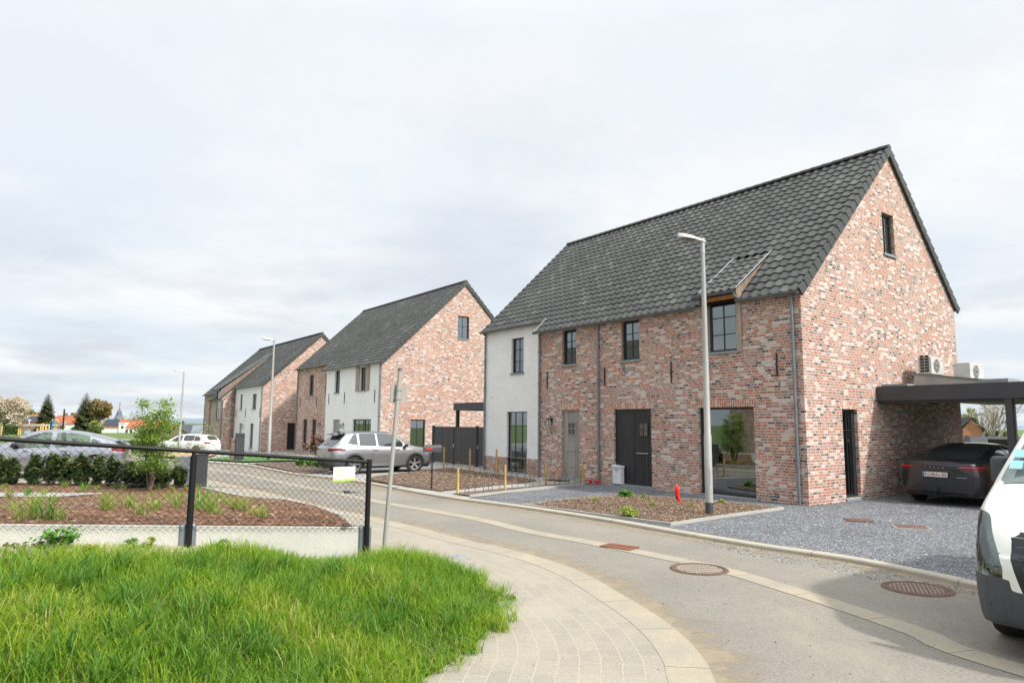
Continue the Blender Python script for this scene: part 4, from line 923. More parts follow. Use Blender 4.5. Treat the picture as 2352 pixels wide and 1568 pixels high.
g_ = M(); gutter(g_, WX - .1, -9.35, PY - .24, zf3(PY - .15) - .02); gutter(g_, -7.95, -7.05, PY - .24, zf3(PY - .15) - .02); g_.build('wing_gutter', MAT['gutter'], wing); pipe(wing, -7.27, PY - .07, 0, 3.95); pipe(wing, WX + .1, PY - .07, 0, 3.95)
vb_ = M(); q0, q1 = PY - .15, .12
vb_.add([(-7.14, q0, zf3(q0) - .16), (-7.14, q1, zf3(q1) - .16), (-7.14, q1, zf3(q1) + .03), (-7.14, q0, zf3(q0) + .03), (-7.06, q0, zf3(q0) - .16), (-7.06, q1, zf3(q1) - .16), (-7.06, q1, zf3(q1) + .03), (-7.06, q0, zf3(q0) + .03)], [(0, 1, 2, 3), (7, 6, 5, 4), (0, 4, 5, 1), (1, 5, 6, 2), (2, 6, 7, 3), (3, 7, 4, 0)]); vb_.build('wing_fascia', MAT['wood_grey'], wing)
# long dormer rising from the wing into the main roof
a0, a1 = -9.3, -8.0; y0, z0 = PY - .03, 4.80; y1 = 3.3; z1 = zf3(y1) + .03
for x in (a0, a1 - .04):
    d_ = M(); d_.add([(x, y0, 3.85), (x, y0, z0), (x, y1, z1), (x + .04, y0, 3.85), (x + .04, y0, z0), (x + .04, y1, z1)], [(0, 1, 2), (5, 4, 3), (0, 3, 4, 1), (1, 4, 5, 2), (2, 5, 3, 0)])
    if x == a0: lcheek = d_.build('long_dormer', MAT['wood_brown'], house3)
    else: d_.build('dormer_cladding', MAT['wood_brown'], lcheek)
q = math.hypot(y1 - y0 + .2, z1 - z0); upd = ((y1 - y0 + .2) / q, (z1 - z0) / q)
tiles(a0 - .04, a1 + .04, (y0 - .2, z0), upd, (-upd[1], upd[0]), q, flat=True, seed=50).build('dormer_roof', MAT['tile'], lcheek, recalc=False)
for x in (a0 - .05, a1 + .05): d_ = M(); d_.tube([(x, y0 - .2, z0 + .05), (x, y1, z1 + .05)], .03, 6); d_.build('dormer_flashing', MAT['zinc'], lcheek)
d_ = M(); gutter(d_, a0 - .1, a1 + .1, y0 - .27, z0); d_.tube([(a1 + .06, y0 - .26, z0 - .05), (a1 + .05, y0 - .08, z0 - .35), (a1 + .05, y0 - .08, z0 - .85)], .04, 8); d_.build('dormer_gutter', MAT['zinc'], lcheek)
window(lcheek, fmap(PY), a0 + .1, a1 - .05, 2.3, 4.72, cols=2, rows=(), room='dark_room', depth=0.005)
# ------------------------------------------------------------------ vehicles
def pchip(P):
    P = sorted(P); x = np.array([p[0] for p in P], float); y = np.array([p[1] for p in P], float); h = np.diff(x); d = np.diff(y) / h
    m = np.zeros(len(x)); m[0], m[-1] = d[0], d[-1]
    for i in range(1, len(x) - 1):
        if d[i - 1] * d[i] > 0: w1, w2 = 2 * h[i] + h[i - 1], h[i] + 2 * h[i - 1]; m[i] = (w1 + w2) / (w1 / d[i - 1] + w2 / d[i])
    def f(q):
        q = min(max(q, x[0]), x[-1]); i = min(max(int(np.searchsorted(x, q)) - 1, 0), len(h) - 1); t = (q - x[i]) / h[i]
        return (2 * t ** 3 - 3 * t * t + 1) * y[i] + (t ** 3 - 2 * t * t + t) * h[i] * m[i] + (-2 * t ** 3 + 3 * t * t) * y[i + 1] + (t ** 3 - t * t) * h[i] * m[i + 1]
    return f
def inpoly(p, P):
    c = False; j = len(P) - 1
    for i in range(len(P)):
        if (P[i][1] > p[1]) != (P[j][1] > p[1]) and p[0] < (P[j][0] - P[i][0]) * (p[1] - P[i][1]) / (P[j][1] - P[i][1]) + P[i][0]: c = not c
        j = i
    return c
def wheel(par, x, y, r, side, w=.21, spokes=5, kind='double', turn=0, rimmat='chrome'):
    """wheel at its hub; side=+1 faces +y"""
    e = bpy.data.objects.new('wheel', None)
    mb = M(); mb.lathe([(r * .70, -w / 2 + .01), (r * .78, -w / 2), (r * .95, -w / 2 + .005), (r, -w / 2 + .035), (r, w / 2 - .035), (r * .95, w / 2 - .005), (r * .78, w / 2), (r * .70, w / 2 - .01), (r * .68, w / 2 - .05), (r * .68, -w / 2 + .02)], n=40, axis='y')
    t_ = mb.build('wheel', MAT['rubber'], par, smooth='auto'); t_.location = (x, y, r); t_.rotation_euler = (0, 0, turn)
    rm = M(); yo = side * (w / 2 - .018); s = side
    rm.lathe([(r * .70, yo), (r * .66, yo - s * .01), (r * .63, yo - s * .05), (r * .62, yo - s * .12)], n=40, axis='y')
    rm.lathe([(.001, yo - s * .012), (.05, yo - s * .012), (.065, yo - s * .03)], n=20, axis='y')
    for k in range(spokes):
        a0 = 2 * math.pi * k / spokes + .3
        for da in ((-.13, .13) if kind == 'double' else (0,)):
            a = a0 + da; hw = .018 if kind == 'double' else .04; c, sn = math.cos(a), math.sin(a); V = []
            for rad, h2, yy in ((.04, hw, yo - s * .015), (r * .68, hw * .8, yo - s * .002)):
                for u in (-1, 1):
                    for dpt in (0, -.03): V.append((rad * c - u * h2 * sn, yy + s * dpt, rad * sn + u * h2 * c))
            rm.add(V, [(0, 1, 3, 2), (4, 6, 7, 5), (0, 4, 5, 1), (2, 3, 7, 6), (0, 2, 6, 4), (1, 5, 7, 3)])
    rm.build('rim', MAT[rimmat], t_, smooth='auto')
    dk = M(); dk.lathe([(.001, yo - s * .09), (r * .66, yo - s * .09)], n=24, axis='y'); dk.build('brake', MAT['black'], t_, recalc=False)
    bpy.data.objects.remove(e); return t_
def car(name, label, cat, loc, heading, p, group=None, scale=1.):
    L, W = p['L'], p['W'] / 2; top, belt, plan, sill = pchip(p['top']), pchip(p['belt']), pchip(p['plan']), pchip(p['sill'])
    wx, wr_ = p['wheels'], p['wr']; R_a = wr_ + p.get('gap', .045); step = p.get('step', .028); tum = p.get('tumble', .42)
    xs = list(np.arange(0, L, step)) + [L]
    for c in wx:
        for k in range(25): xs.append(c + (R_a) * math.cos(math.pi * k / 24))
    for s_ in p.get('seams', []): xs += [s_ - .006, s_ + .006]
    for a, b in p.get('dense', []): xs += list(np.arange(a, b, step / 2.5))
    xs = sorted(xs); xx = [xs[0]]
    for q in xs[1:]:
        if q - xx[-1] > .004: xx.append(q)
    xs = xx
    NB, NG, NTp = p.get('NB', 20), p.get('NG', 12), 10
    shp = pchip(p.get('shape', [(0, .90), (.1, .955), (.4, .995), (.62, 1.), (.85, .975), (1, .935)]))
    rows = []
    for x in xs:
        w_ = plan(x) * W; zb = belt(x); zt = max(top(x), zb + .012); zs = sill(x); lo = zs
        for c in wx:
            if abs(x - c) < R_a: lo = max(lo, wr_ + math.sqrt(R_a ** 2 - (x - c) ** 2))
        pts = []
        for k in range(NB + 1):
            z = lo + (zb - lo) * k / NB; f = max(0, (z - zs) / max(.05, zb - zs)); pts.append((w_ * shp(f), z))
        g = zt - zb; wb = w_ * shp(1); wrf = max(wb - g * tum, .3 * W); dl = min(.075, g * .45)
        for k in range(1, NG + 1):
            t_ = k / NG; pts.append((wb + (wrf - wb) * t_ + .02 * math.sin(math.pi * t_) * min(1, g / .3), zb + (g - dl) * t_))
        for k in range(1, NTp + 1):
            t_ = k / NTp; a = math.pi / 2 * t_; y = wrf * math.cos(a) ** .8 if k < NTp else 0; pts.append((y, zt - dl * (1 - math.sin(a) ** 1.2)))
        rows.append(pts)
    nj = len(rows[0]); V = []; idx = {}
    root = empty(name, (loc[0], loc[1], loc[2]), heading, label, cat, group, scale)
    groups = {}
    def vid(key, co):
        if key not in idx: idx[key] = len(V); V.append(co)
        return idx[key]
    faces = []
    for i in range(len(xs) - 1):
        for j in range(nj - 1):
            band = 'B' if j < NB else ('G' if j < NB + NG else 'T')
            for s_ in (1, -1):
                q = []
                for a, b in ((i, j), (i + 1, j), (i + 1, j + 1), (i, j + 1)):
                    y, z = rows[a][b]; q.append(vid((a, b, s_ if y > 1e-6 else 0), (xs[a], s_ * y, z)))
                if s_ < 0: q = q[::-1]
                faces.append((tuple(q), band))
    K = p.get('K', 40)
    for e_, (i, bl, sg) in {'R': (0, p.get('bulge_r', .06), -1), 'F': (len(xs) - 1, p.get('bulge_f', .07), 1)}.items():
        zlo = rows[i][0][1]
        for j in range(nj - 1):
            for k in range(K):
                q = []
                for b, kk in ((j, k), (j, k + 1), (j + 1, k + 1), (j + 1, k)):
                    y, z = rows[i][b]; t_ = -1 + 2 * kk / K; yy = y * t_; top_ = abs(t_) if b < nj - 1 else 1
                    f = (1 - abs(t_) ** 2.5) * math.sin(math.pi * min(1, max(0, (nj - 1 - b) / (nj - 1)) * 1.0 + .02)) ** .35 if b < nj - 1 else 0
                    key = (i, b, 1 if kk == K else -1) if kk in (0, K) and y > 1e-6 else (e_, b, kk)
                    if y <= 1e-6: key = (i, b, 0)
                    q.append(vid(key, (xs[i] + sg * bl * f, yy, z)))
                if sg > 0: q = q[::-1] if False else q
                faces.append((tuple(q), e_))
    names = []
    for q, band in faces:
        c = np.mean([V[k] for k in q], axis=0); nm = 'body'
        for key, fn in p['patch']:
            if fn(c[0], abs(c[1]), c[2], band, c[1]): nm = key; break
        names.append(nm); continue
    # ease the stepped outlines between patches
    em = {}
    for (q, band), nm in zip(faces, names):
        for a_, b_ in zip(q, q[1:] + q[:1]):
            if a_ != b_: em.setdefault((min(a_, b_), max(a_, b_)), []).append(nm)
    nb_ = {}
    for (a_, b_), l in em.items():
        if len(l) == 2 and l[0] != l[1] and 'door_gap' not in l and 'trim' not in l: nb_.setdefault(a_, []).append(b_); nb_.setdefault(b_, []).append(a_)
    A_ = np.array(V)
    for _ in range(p.get('ease', 4)):
        B_ = A_.copy()
        for k_, l in nb_.items():
            if len(l) == 2: B_[k_] = A_[k_] * .5 + (A_[l[0]] + A_[l[1]]) * .25
        A_ = B_
    V = [tuple(q) for q in A_]
    for (q, band), nm in zip(faces, names):
        side = ('L' if V[q[0]][1] + V[q[2]][1] > 0 else 'R') if nm in p['sided'] else ''
        groups.setdefault((nm, side), []).append(q)
    def mk(nm, fs, mat, parent):
        use = sorted({k for f in fs for k in f}); mp_ = {k: i for i, k in enumerate(use)}
        b = M(); b.v = [V[k] for k in use]; b.f = [tuple(dict.fromkeys(mp_[k] for k in f)) for f in fs]; b.f = [f for f in b.f if len(f) > 2]
        return b.build(nm, MAT[mat], parent, smooth='auto', weld=.0005)
    body = mk('body', groups.pop(('body', '')), p['mats']['body'], root)
    for (nm, sd), fs in groups.items():
        o_ = mk(nm, fs, p['mats'][nm], root)
        if nm == 'headlight' and p.get('deep'):     # a reflector housing behind the clear lens
            b_ = M(); cc = np.mean([v.co for v in o_.data.vertices], axis=0); b_.v = [tuple(np.array(v.co) * np.array((1, 1, 1)) + (np.array([L * .5, 0, .9]) - np.array(v.co)) * .035) for v in o_.data.vertices]; b_.f = [tuple(f.vertices) for f in o_.data.polygons]; b_.build('housing', MAT['housing'], o_, smooth='auto')
    ub = M(); ub.box(.25, L - .25, -W * .80, W * .80, .20, .45); ub.box(.5, L - .5, -W * .74, W * .74, .45, min(belt(L * .5), .85)); ub.build('underbody', MAT['black'], root)
    for c in wx:
        for s_ in (1, -1): wheel(root, c, s_ * (W * .965 - .105), wr_, s_, turn=p.get('turn', 0) if c == wx[-1] else 0, spokes=p.get('spokes', 5), kind=p.get('rim', 'double'), rimmat=p.get('rimmat', 'chrome'))
    return root, plan, belt, top, rows, xs
def ell(mb, c, r, n=12, m=8):
    vs = []; 
    for i in range(m + 1):
        ph = math.pi * i / m
        for k in range(n): t_ = 2 * math.pi * k / n; vs.append((c[0] + r[0] * math.sin(ph) * math.cos(t_), c[1] + r[1] * math.sin(ph) * math.sin(t_), c[2] + r[2] * math.cos(ph)))
    mb.add(vs, [(i * n + k, i * n + (k + 1) % n, (i + 1) * n + (k + 1) % n, (i + 1) * n + k) for i in range(m) for k in range(n)])
def rbox(name, x0, x1, y0, y1, z0, z1, mat, par, bev=.02, rot=None):
    mb = M(); mb.box(x0, x1, y0, y1, z0, z1); o = mb.build(name, MAT[mat], par, bevel=bev)
    o.modifiers['bevel'].segments = 3
    o.data.polygons.foreach_set('use_smooth', [True] * len(o.data.polygons)); return o
def handles(root, W, xs, z, mat, y=None):
    for x in xs:
        for s in (1, -1):
            mb = M(); yy = s * ((y or W) + .012); ell(mb, (x, yy, z), (.105, .02, .017)); mb.build('door_handle', MAT[mat], root, smooth=True)
def mirrors(root, x, y, z, mat, size=(.11, .10, .075)):
    for s in (1, -1):
        mb = M(); ell(mb, (x, s * (y + .10), z), (size[0] * .75, size[1] * 1.05, size[2])); mb.box(x - .03, x + .03, min(s * y * .93, s * (y + .05)), max(s * y * .93, s * (y + .05)), z - .05, z - .02); mb.build('side_mirror', MAT[mat], root, smooth='auto')
def text(body, size, mat, par, loc, rot, name='lettering', depth=.002, spacing=1.):
    c = bpy.data.curves.new(name, 'FONT'); c.body = body; c.size = size; c.align_x = 'CENTER'; c.align_y = 'CENTER'; c.extrude = depth; c.space_character = spacing; c.materials.append(MAT[mat])
    t_ = bpy.data.objects.new(name, c); link(t_); dg = bpy.context.evaluated_depsgraph_get(); me = bpy.data.meshes.new_from_object(t_.evaluated_get(dg)); bpy.data.objects.remove(t_)
    o = bpy.data.objects.new(name, me); link(o, par); o.location = loc; o.rotation_euler = rot; return o

def suvpatch(wx, wr, win, clad=.30, claddist=.115, tail=None, wins=(3.05, 3.75), rear=(.05, .75), L=4.4, zroof=1.2, roofw=.60, hl=None, cl=True, seams=(), fl=.98):
    def arch(x, z): return any(math.hypot(x - c, z - wr) < wr + claddist for c in wx)
    P = []
    P.append(('windscreen', lambda x, y, z, b, s: b == 'T' and wins[0] < x < wins[1] and y < roofw + .12))
    P.append(('rear_window', lambda x, y, z, b, s: b == 'T' and rear[0] < x < rear[1] and y < roofw))
    for w_ in win: P.append(('side_window', lambda x, y, z, b, s, w_=w_: b == 'G' and inpoly((x, z), w_)))
    if tail: P.append(('tail_light', tail))
    if hl: P.append(('headlight', hl))
    if cl: P.append(('cladding', lambda x, y, z, b, s: b in 'BRF' and ((b == 'B' and arch(x, z)) or (z < clad) or (b == 'R' and z < clad + .27) or (b == 'B' and x < .42 and z < clad + .22) or (b == 'F' and z < clad + .1))))
    for q in seams: P.append(('door_gap', lambda x, y, z, b, s, q=q: b == 'B' and abs(x - q) < .007 and z > .38))
    return P
MT = dict(windscreen='windscreen', rear_window='carglass', side_window='carglass', tail_light='lens_red', headlight='headlamp', cladding='cladding', door_gap='black', body='paint_silver', trim='black_gloss', grille='black', plate='plate')
HH = math.atan2(.6012, .7991)      # heading along the gables (into the plots)
# silver suv on the driveway of the middle house
suv = dict(K=90, step=.022, NB=30, L=4.48, W=1.84, wheels=(.86, 3.53), wr=.345, turn=-.30, seams=(1.62, 2.55, 3.42), sided=('side_window', 'tail_light', 'headlight'),
    top=[(0, 1.0), (.06, 1.06), (.22, 1.22), (.42, 1.44), (.62, 1.565), (1.1, 1.61), (1.9, 1.625), (2.45, 1.60), (2.8, 1.50), (3.15, 1.29), (3.45, 1.09), (3.7, 1.03), (4.1, .96), (4.35, .87), (4.48, .74)],
    belt=[(0, .98), (.4, 1.02), (.9, 1.05), (1.7, 1.02), (2.8, .985), (3.4, .975), (3.8, .94), (4.2, .86), (4.48, .68)],
    plan=[(0, .80), (.05, .87), (.18, .94), (.5, .985), (1.2, 1.), (3.2, 1.), (3.8, .97), (4.15, .90), (4.35, .80), (4.48, .68)],
    sill=[(0, .38), (.15, .30), (.8, .25), (3.6, .25), (4.3, .27), (4.48, .32)],
    mats=dict(MT, side_window='carglass'))
suv['patch'] = suvpatch(suv['wheels'], .345, [[(.55, 1.16), (1.02, 1.10), (1.02, 1.52), (.86, 1.50)], [(1.06, 1.09), (1.80, 1.055), (1.80, 1.54), (1.10, 1.525)], [(1.88, 1.05), (2.95, 1.03), (2.98, 1.15), (2.6, 1.50), (2.40, 1.54), (1.88, 1.545)]],
    tail=lambda x, y, z, b, s: (b in 'B' and x < .50 and .90 < z < 1.03 - .12 * x and z > .86 + .10 * x) or (b == 'R' and y > .42 and .88 < z < .99), wins=(2.62, 3.40), rear=(.07, .56), roofw=.64,
    hl=lambda x, y, z, b, s: b in 'BG' and 4.0 < x and .74 < z < .90 - (4.48 - x) * .05 and y > .4, seams=(1.62, 2.55, 3.42))
pr, pf = np.array([-5.556, 24.0]), np.array([-3.60, 25.82]); hd = R(38); mid = (pr + pf) / 2
du = np.array([math.cos(hd), math.sin(hd)]); dn = np.array([-du[1], du[0]]); c_ = mid + dn * .77 - du * 1.93
suvr, *_ = car('silver_car', 'silver crossover parked on the driveway beside the middle house', 'car', (c_[0], c_[1], .055), hd, suv, scale=.91)
handles(suvr, .91, (1.75, 2.68), .93, 'paint_silver'); mirrors(suvr, 3.05, .86, 1.08, 'black_gloss')
mb = M(); mb.box(.26, .46, -.04, .04, 1.47, 1.50); ell(mb, (.55, 0, 1.60), (.09, .02, .04)); mb.build('roof_fin', MAT['black_gloss'], suvr)
mb = M(); mb.add([(.24, -.56, 1.47), (.24, .56, 1.47), (.62, .52, 1.565), (.62, -.52, 1.565), (.27, -.55, 1.50), (.27, .55, 1.50)], [(0, 1, 5, 4), (4, 5, 2, 3), (0, 3, 2, 1), (0, 4, 3), (1, 2, 5)]); mb.build('rear_spoiler', MAT['black_gloss'], suvr)
rbox('number_plate', -.085, -.055, -.26, .26, .50, .61, 'plate', suvr, .004)
mb = M(); mb.tube([(.0, .05, 1.09), (.07, -.28, 1.16)], .012, 6); mb.build('rear_wiper', MAT['black'], suvr)
mb = M()
for s in (1, -1): mb.tube([(.85, s * .60, 1.585), (1.5, s * .62, 1.61), (2.4, s * .60, 1.585)], .012, 6)
mb.build('roof_rails', MAT['black_gloss'], suvr)

# silver coupe-backed car behind the fence, seen from its left side
cp = dict(K=60, step=.025, NB=26, L=4.55, W=1.84, wheels=(.82, 3.55), wr=.345, seams=(1.55, 2.62, 3.45), sided=('side_window', 'tail_light', 'headlight'),
    top=[(0, 1.02), (.05, 1.06), (.16, 1.10), (.35, 1.19), (.8, 1.33), (1.3, 1.455), (1.9, 1.525), (2.4, 1.53), (2.85, 1.44), (3.2, 1.27), (3.5, 1.10), (3.75, 1.04), (4.15, .96), (4.4, .85), (4.55, .72)],
    belt=[(0, .96), (.5, .98), (1.2, .955), (2.4, .905), (3.3, .895), (3.8, .88), (4.2, .84), (4.55, .66)],
    plan=[(0, .80), (.06, .88), (.2, .94), (.6, .99), (1.2, 1.), (3.2, 1.), (3.8, .97), (4.2, .89), (4.4, .80), (4.55, .68)],
    sill=[(0, .38), (.15, .30), (.8, .24), (3.6, .24), (4.3, .25), (4.55, .32)], tumble=.40,
    mats=dict(MT, body='paint_silver2', side_window='car_glass_clear', cladding='paint_silver2'))
cp['patch'] = suvpatch(cp['wheels'], .345, [[(.62, 1.0), (1.0, .99), (1.0, 1.26), (.9, 1.24)], [(1.04, .985), (2.02, .945), (2.02, 1.46), (1.62, 1.44), (1.04, 1.31)], [(2.16, .94), (3.14, .92), (3.3, 1.0), (2.9, 1.28), (2.55, 1.42), (2.16, 1.46)]],
    tail=lambda x, y, z, b, s: (b == 'B' and x < .40 and .80 + .12 * x < z < .985 - .10 * x) or (b == 'R' and y > .35 and .82 < z < .95), wins=(2.75, 3.45), rear=(.25, 1.05), roofw=.55, cl=False,
    hl=lambda x, y, z, b, s: b in 'BG' and 4.05 < x and .70 < z < .86 and y > .4, seams=(1.55, 2.62, 3.45))
wr0 = np.array([-13.85, 23.1]); wf0 = wr0 + np.array([-.93, -.37]) * 2.73; hd = math.atan2(-.37, -.93); du = np.array([math.cos(hd), math.sin(hd)]); dn = np.array([-du[1], du[0]])
c_ = (wr0 + wf0) / 2 - dn * .84 - du * 2.185
cpr, *_ = car('silver_car', 'pale silver coupe-backed car parked behind the shrubs and wire fence', 'car', (c_[0], c_[1], .0), hd, cp)
handles(cpr, .915, (1.75, 2.80), .87, 'paint_silver2'); mirrors(cpr, 3.12, .86, 1.05, 'black')
mb = M(); mb.add([(-.05, -.62, 1.20), (-.05, .62, 1.20), (.30, .60, 1.19), (.30, -.60, 1.19), (-.02, -.62, 1.155), (-.02, .62, 1.155)], [(0, 1, 2, 3), (0, 4, 5, 1), (4, 3, 2, 5), (0, 3, 4), (1, 5, 2)]); mb.build('rear_spoiler', MAT['paint_silver2'], cpr)
mb = M()
for s in (1, -1):
    for a, b in ((1.2, 1.75), (2.35, 2.9)): pass
mb.box(1.7, 2.1, -.62, .62, .55, .95); mb.box(2.55, 2.95, -.55, .55, .55, .95); mb.box(1.62, 1.72, -.55, .55, .9, 1.22)
for s in (1, -1): ell(mb, (2.45, s * .38, 1.12), (.07, .13, .14)); mb.box(2.42, 2.52, s * .38 - .22, s * .38 + .22, .7, 1.06)
mb.build('seats', MAT['curtain'], cpr)

# dark saloon under the carport, rear towards us
sd_ = dict(L=4.69, W=1.85, wheels=(.95, 3.83), wr=.34, seams=(), sided=('side_window', 'tail_light', 'headlight'), step=.03, K=120, NB=34, dense=[(0, .5)], bulge_r=.10,
    top=[(0, .98), (.06, 1.02), (.3, 1.045), (.6, 1.07), (1.0, 1.20), (1.5, 1.36), (2.0, 1.435), (2.4, 1.44), (2.9, 1.36), (3.35, 1.16), (3.6, 1.0), (3.9, .92), (4.4, .78), (4.69, .58)],
    belt=[(0, .95), (.3, .965), (1.0, .955), (2.0, .92), (3.2, .90), (3.8, .82), (4.4, .68), (4.69, .52)],
    plan=[(0, .84), (.08, .91), (.25, .96), (.7, 1.), (3.2, 1.), (3.9, .97), (4.4, .86), (4.69, .66)],
    sill=[(0, .26), (.2, .22), (.9, .19), (3.8, .19), (4.69, .22)], tumble=.46,
    mats=dict(MT, body='paint_dark', cladding='black', tail_light='lens_red', trim='black_gloss'))
sd_['patch'] = [('tail_light', lambda x, y, z, b, s: (b == 'B' and x < .34 and .84 < z < .915 - .05 * x) or (b == 'R' and y > .48 and .835 + (.0) < z < .91 and y > .48 + (.91 - z) * 1.2)),
    ('reflector', lambda x, y, z, b, s: b == 'R' and .36 < y < .68 and .335 < z < .36),
    ('cladding', lambda x, y, z, b, s: b == 'R' and z < .33 - max(0, (y - .62)) * 1.0),
    ('trim', lambda x, y, z, b, s: b == 'R' and y < .70 and .60 < z < .606)] + suvpatch(sd_['wheels'], .34, [[(.85, .985), (1.3, .975), (1.3, 1.20), (1.05, 1.13)], [(1.34, .975), (2.1, .955), (2.1, 1.36), (1.8, 1.34), (1.34, 1.22)], [(2.18, .95), (3.1, .93), (2.7, 1.28), (2.45, 1.35), (2.18, 1.37)]],
    wins=(2.55, 3.42), rear=(.66, 1.75), roofw=.62, cl=False, hl=lambda x, y, z, b, s: b in 'BG' and 4.2 < x and .55 < z < .68)
sd_['mats']['reflector'] = 'lens_red'
s0 = np.array([10.123, 17.565]) + (np.array([11.74, 17.2]) - np.array([10.123, 17.565])) * 0
c_ = H1 + AX * 1.66 + AY * 2.70
sed, plan_, belt_, top_, rows_, xs_ = car('dark_saloon_car', 'midnight grey saloon under the carport with its rear to the drive', 'car', (c_[0], c_[1], .035), HH, sd_)
mirrors(sed, 3.05, .86, .98, 'paint_dark')
RZ = (R(90), 0, R(-90))
pl = rbox('number_plate', -.118, -.104, -.27, .27, .665, .775, 'plate', sed, .003)
fr_ = rbox('plate_holder', -.112, -.098, -.285, .285, .65, .785, 'black', sed, .003)
st = M(); st.box(-.1195, -.117, .225, .268, .668, .772); st.build('plate_band', MAT['blue'], pl)
text('ROBIN-BE', .105, 'letter_red', pl, (-.1195, -.02, .72), RZ, spacing=1.05)
text('T E S L A', .055, 'chrome', sed, (-.113, 0, .885), RZ, spacing=1.9)
text('LONG RANGE', .018, 'chrome', sed, (-.09, -.55, .665), RZ) if False else None
tb = M(); tb.box(-.097, -.085, -.66, -.44, .668, .676); tb.build('model_script', MAT['chrome'], sed)
tb = M(); tb.tube([(.1, 0, .28), (-.14, 0, .24), (-.17, 0, .30), (-.17, 0, .36)], .02, 8); ell(tb, (-.17, 0, .375), (.028, .028, .028)); tb.build('tow_bar', MAT['black'], sed, smooth='auto')
for s in (1, -1):
    q = M(); q.add([(-.075, s * .50, .905), (-.005, s * .78, .915), (.30, s * .885, .905), (-.082, s * .50, .895), (-.01, s * .79, .903), (.30, s * .895, .893)], [(0, 1, 4, 3), (1, 2, 5, 4)]); q.build('light_strip', MAT['lens_bright'], sed, recalc=False)

# white estate far along the street
we = dict(L=4.6, W=1.8, wheels=(.85, 3.6), wr=.32, step=.06, K=14, NB=10, NG=8, sided=('side_window', 'tail_light', 'headlight'),
    top=[(0, .95), (.08, 1.02), (.3, 1.28), (.5, 1.40), (1.0, 1.46), (2.0, 1.47), (2.5, 1.43), (3.0, 1.22), (3.4, 1.0), (4.2, .88), (4.6, .68)], belt=[(0, .92), (1., .95), (3.3, .90), (4.2, .80), (4.6, .62)],
    plan=suv['plan'][:5] + [(3.2, 1.), (4., .93), (4.6, .70)], sill=[(0, .32), (.5, .22), (4.2, .22), (4.6, .3)], mats=dict(MT, body='paint_white'))
we['patch'] = suvpatch(we['wheels'], .32, [[(.55, 1.03), (1.1, 1.0), (1.1, 1.34), (.8, 1.32)], [(1.15, 1.0), (2.0, .97), (2.0, 1.40), (1.15, 1.39)], [(2.08, .96), (3.0, .94), (2.5, 1.32), (2.3, 1.40), (2.08, 1.40)]],
    tail=lambda x, y, z, b, s: b in 'BR' and x < .3 and .80 < z < .92 and y > .5, wins=(2.55, 3.35), rear=(.10, .42), roofw=.5, cl=False)
a = AT(440, 1043, 50); wrt, *_ = car('white_estate_car', 'white estate car parked before the farthest house, facing away to the left', 'car', (a.x + 1.9, 49.4, a.z), math.pi * .93, we)
# little car in the timber carport
lc = dict(we, step=.12, mats=dict(MT, body='paint_silver2'))
tmp, *_ = car('small_parked_car', 'small pale car half hidden inside the timber carport on the left', 'car', tuple(AT(64, 999.5, 179)), R(-57), lc, scale=.95)

# white van at the right edge, front towards us
vn = dict(deep=1, ease=26, L=5.2, W=1.98, wheels=(1.1, 4.36), wr=.345, gap=.06, step=.04, NB=90, NG=24, K=170, dense=[(4.3, 5.2)], tumble=.27, sided=('side_window', 'headlight'), bulge_f=.15, turn=.12, rimmat='steel',
    top=[(0, 2.30), (.1, 2.38), (1, 2.42), (3.0, 2.40), (3.35, 2.30), (3.6, 2.12), (4.0, 1.76), (4.38, 1.42), (4.5, 1.345), (4.8, 1.22), (5.0, 1.08), (5.12, .96), (5.2, .84)],
    belt=[(0, 1.40), (3.6, 1.38), (4.2, 1.32), (4.5, 1.20), (4.8, 1.06), (5.0, .92), (5.12, .80), (5.2, .70)],
    plan=[(0, .95), (.2, .99), (1, 1.), (3.8, 1.), (4.4, .985), (4.75, .95), (4.95, .90), (5.1, .83), (5.2, .74)],
    sill=[(0, .40), (.3, .32), (4.9, .24), (5.2, .27)], shape=[(0, .95), (.1, .975), (.5, 1.), (.8, .99), (1, .965)],
    mats=dict(MT, body='paint_van', bumper='cladding', headlight='car_glass_clear', grille='black'))
vn['patch'] = [
    ('windscreen', lambda x, y, z, b, s: b in 'TG' and 3.50 < x < 4.45 and (b == 'T' or (z > 1.40 and y < .93 - (z - 1.36) * .27 - .035)) and y < .865 - max(0, z - 1.36) * .24),
    ('side_window', lambda x, y, z, b, s: b == 'G' and inpoly((x, z), [(3.3, 1.45), (4.22, 1.42), (3.95, 1.78), (3.75, 2.05), (3.3, 2.08)])),
    ('bumper', lambda x, y, z, b, s: b in 'BF' and x > 4.62 and z < .60 + (.04 if y > .52 else -.04) ),
    ('headlight', lambda x, y, z, b, s: x > (4.84 if b == 'B' else 4.62) + max(0, 1.02 - z) * .22 * (b == 'B') and b in 'BGTF' and y > .58 + max(0, z - .72) * .42 and .64 < z < 1.13 - max(0, .80 - y) * .3),
    ('grille', lambda x, y, z, b, s: b in 'TGF' and x > 5.0 and y < .60 - (1. - z) * .38 and .56 < z < 1.02)]
h_ = np.array([-.819, -.574]); h_ /= np.linalg.norm(h_); hv = math.atan2(h_[1], h_[0]); lft = np.array([-h_[1], h_[0]])
cf = np.array([3.99, 5.95])      # front corner on the image-left side (the van's right side)
org = cf + lft * .78 - h_ * 5.1
van, plv, blv, tpv, rv, xv = car('white_van', 'white delivery van with dark bumper facing us at the right edge', 'van', (org[0], org[1], 0.), hv, vn)
rbox('door_mirror', 3.74, 3.88, -1.13, -.98, 1.30, 1.57, 'cladding', van, .045)
rbox('door_mirror', 3.74, 3.88, .98, 1.13, 1.30, 1.57, 'black', van, .045)
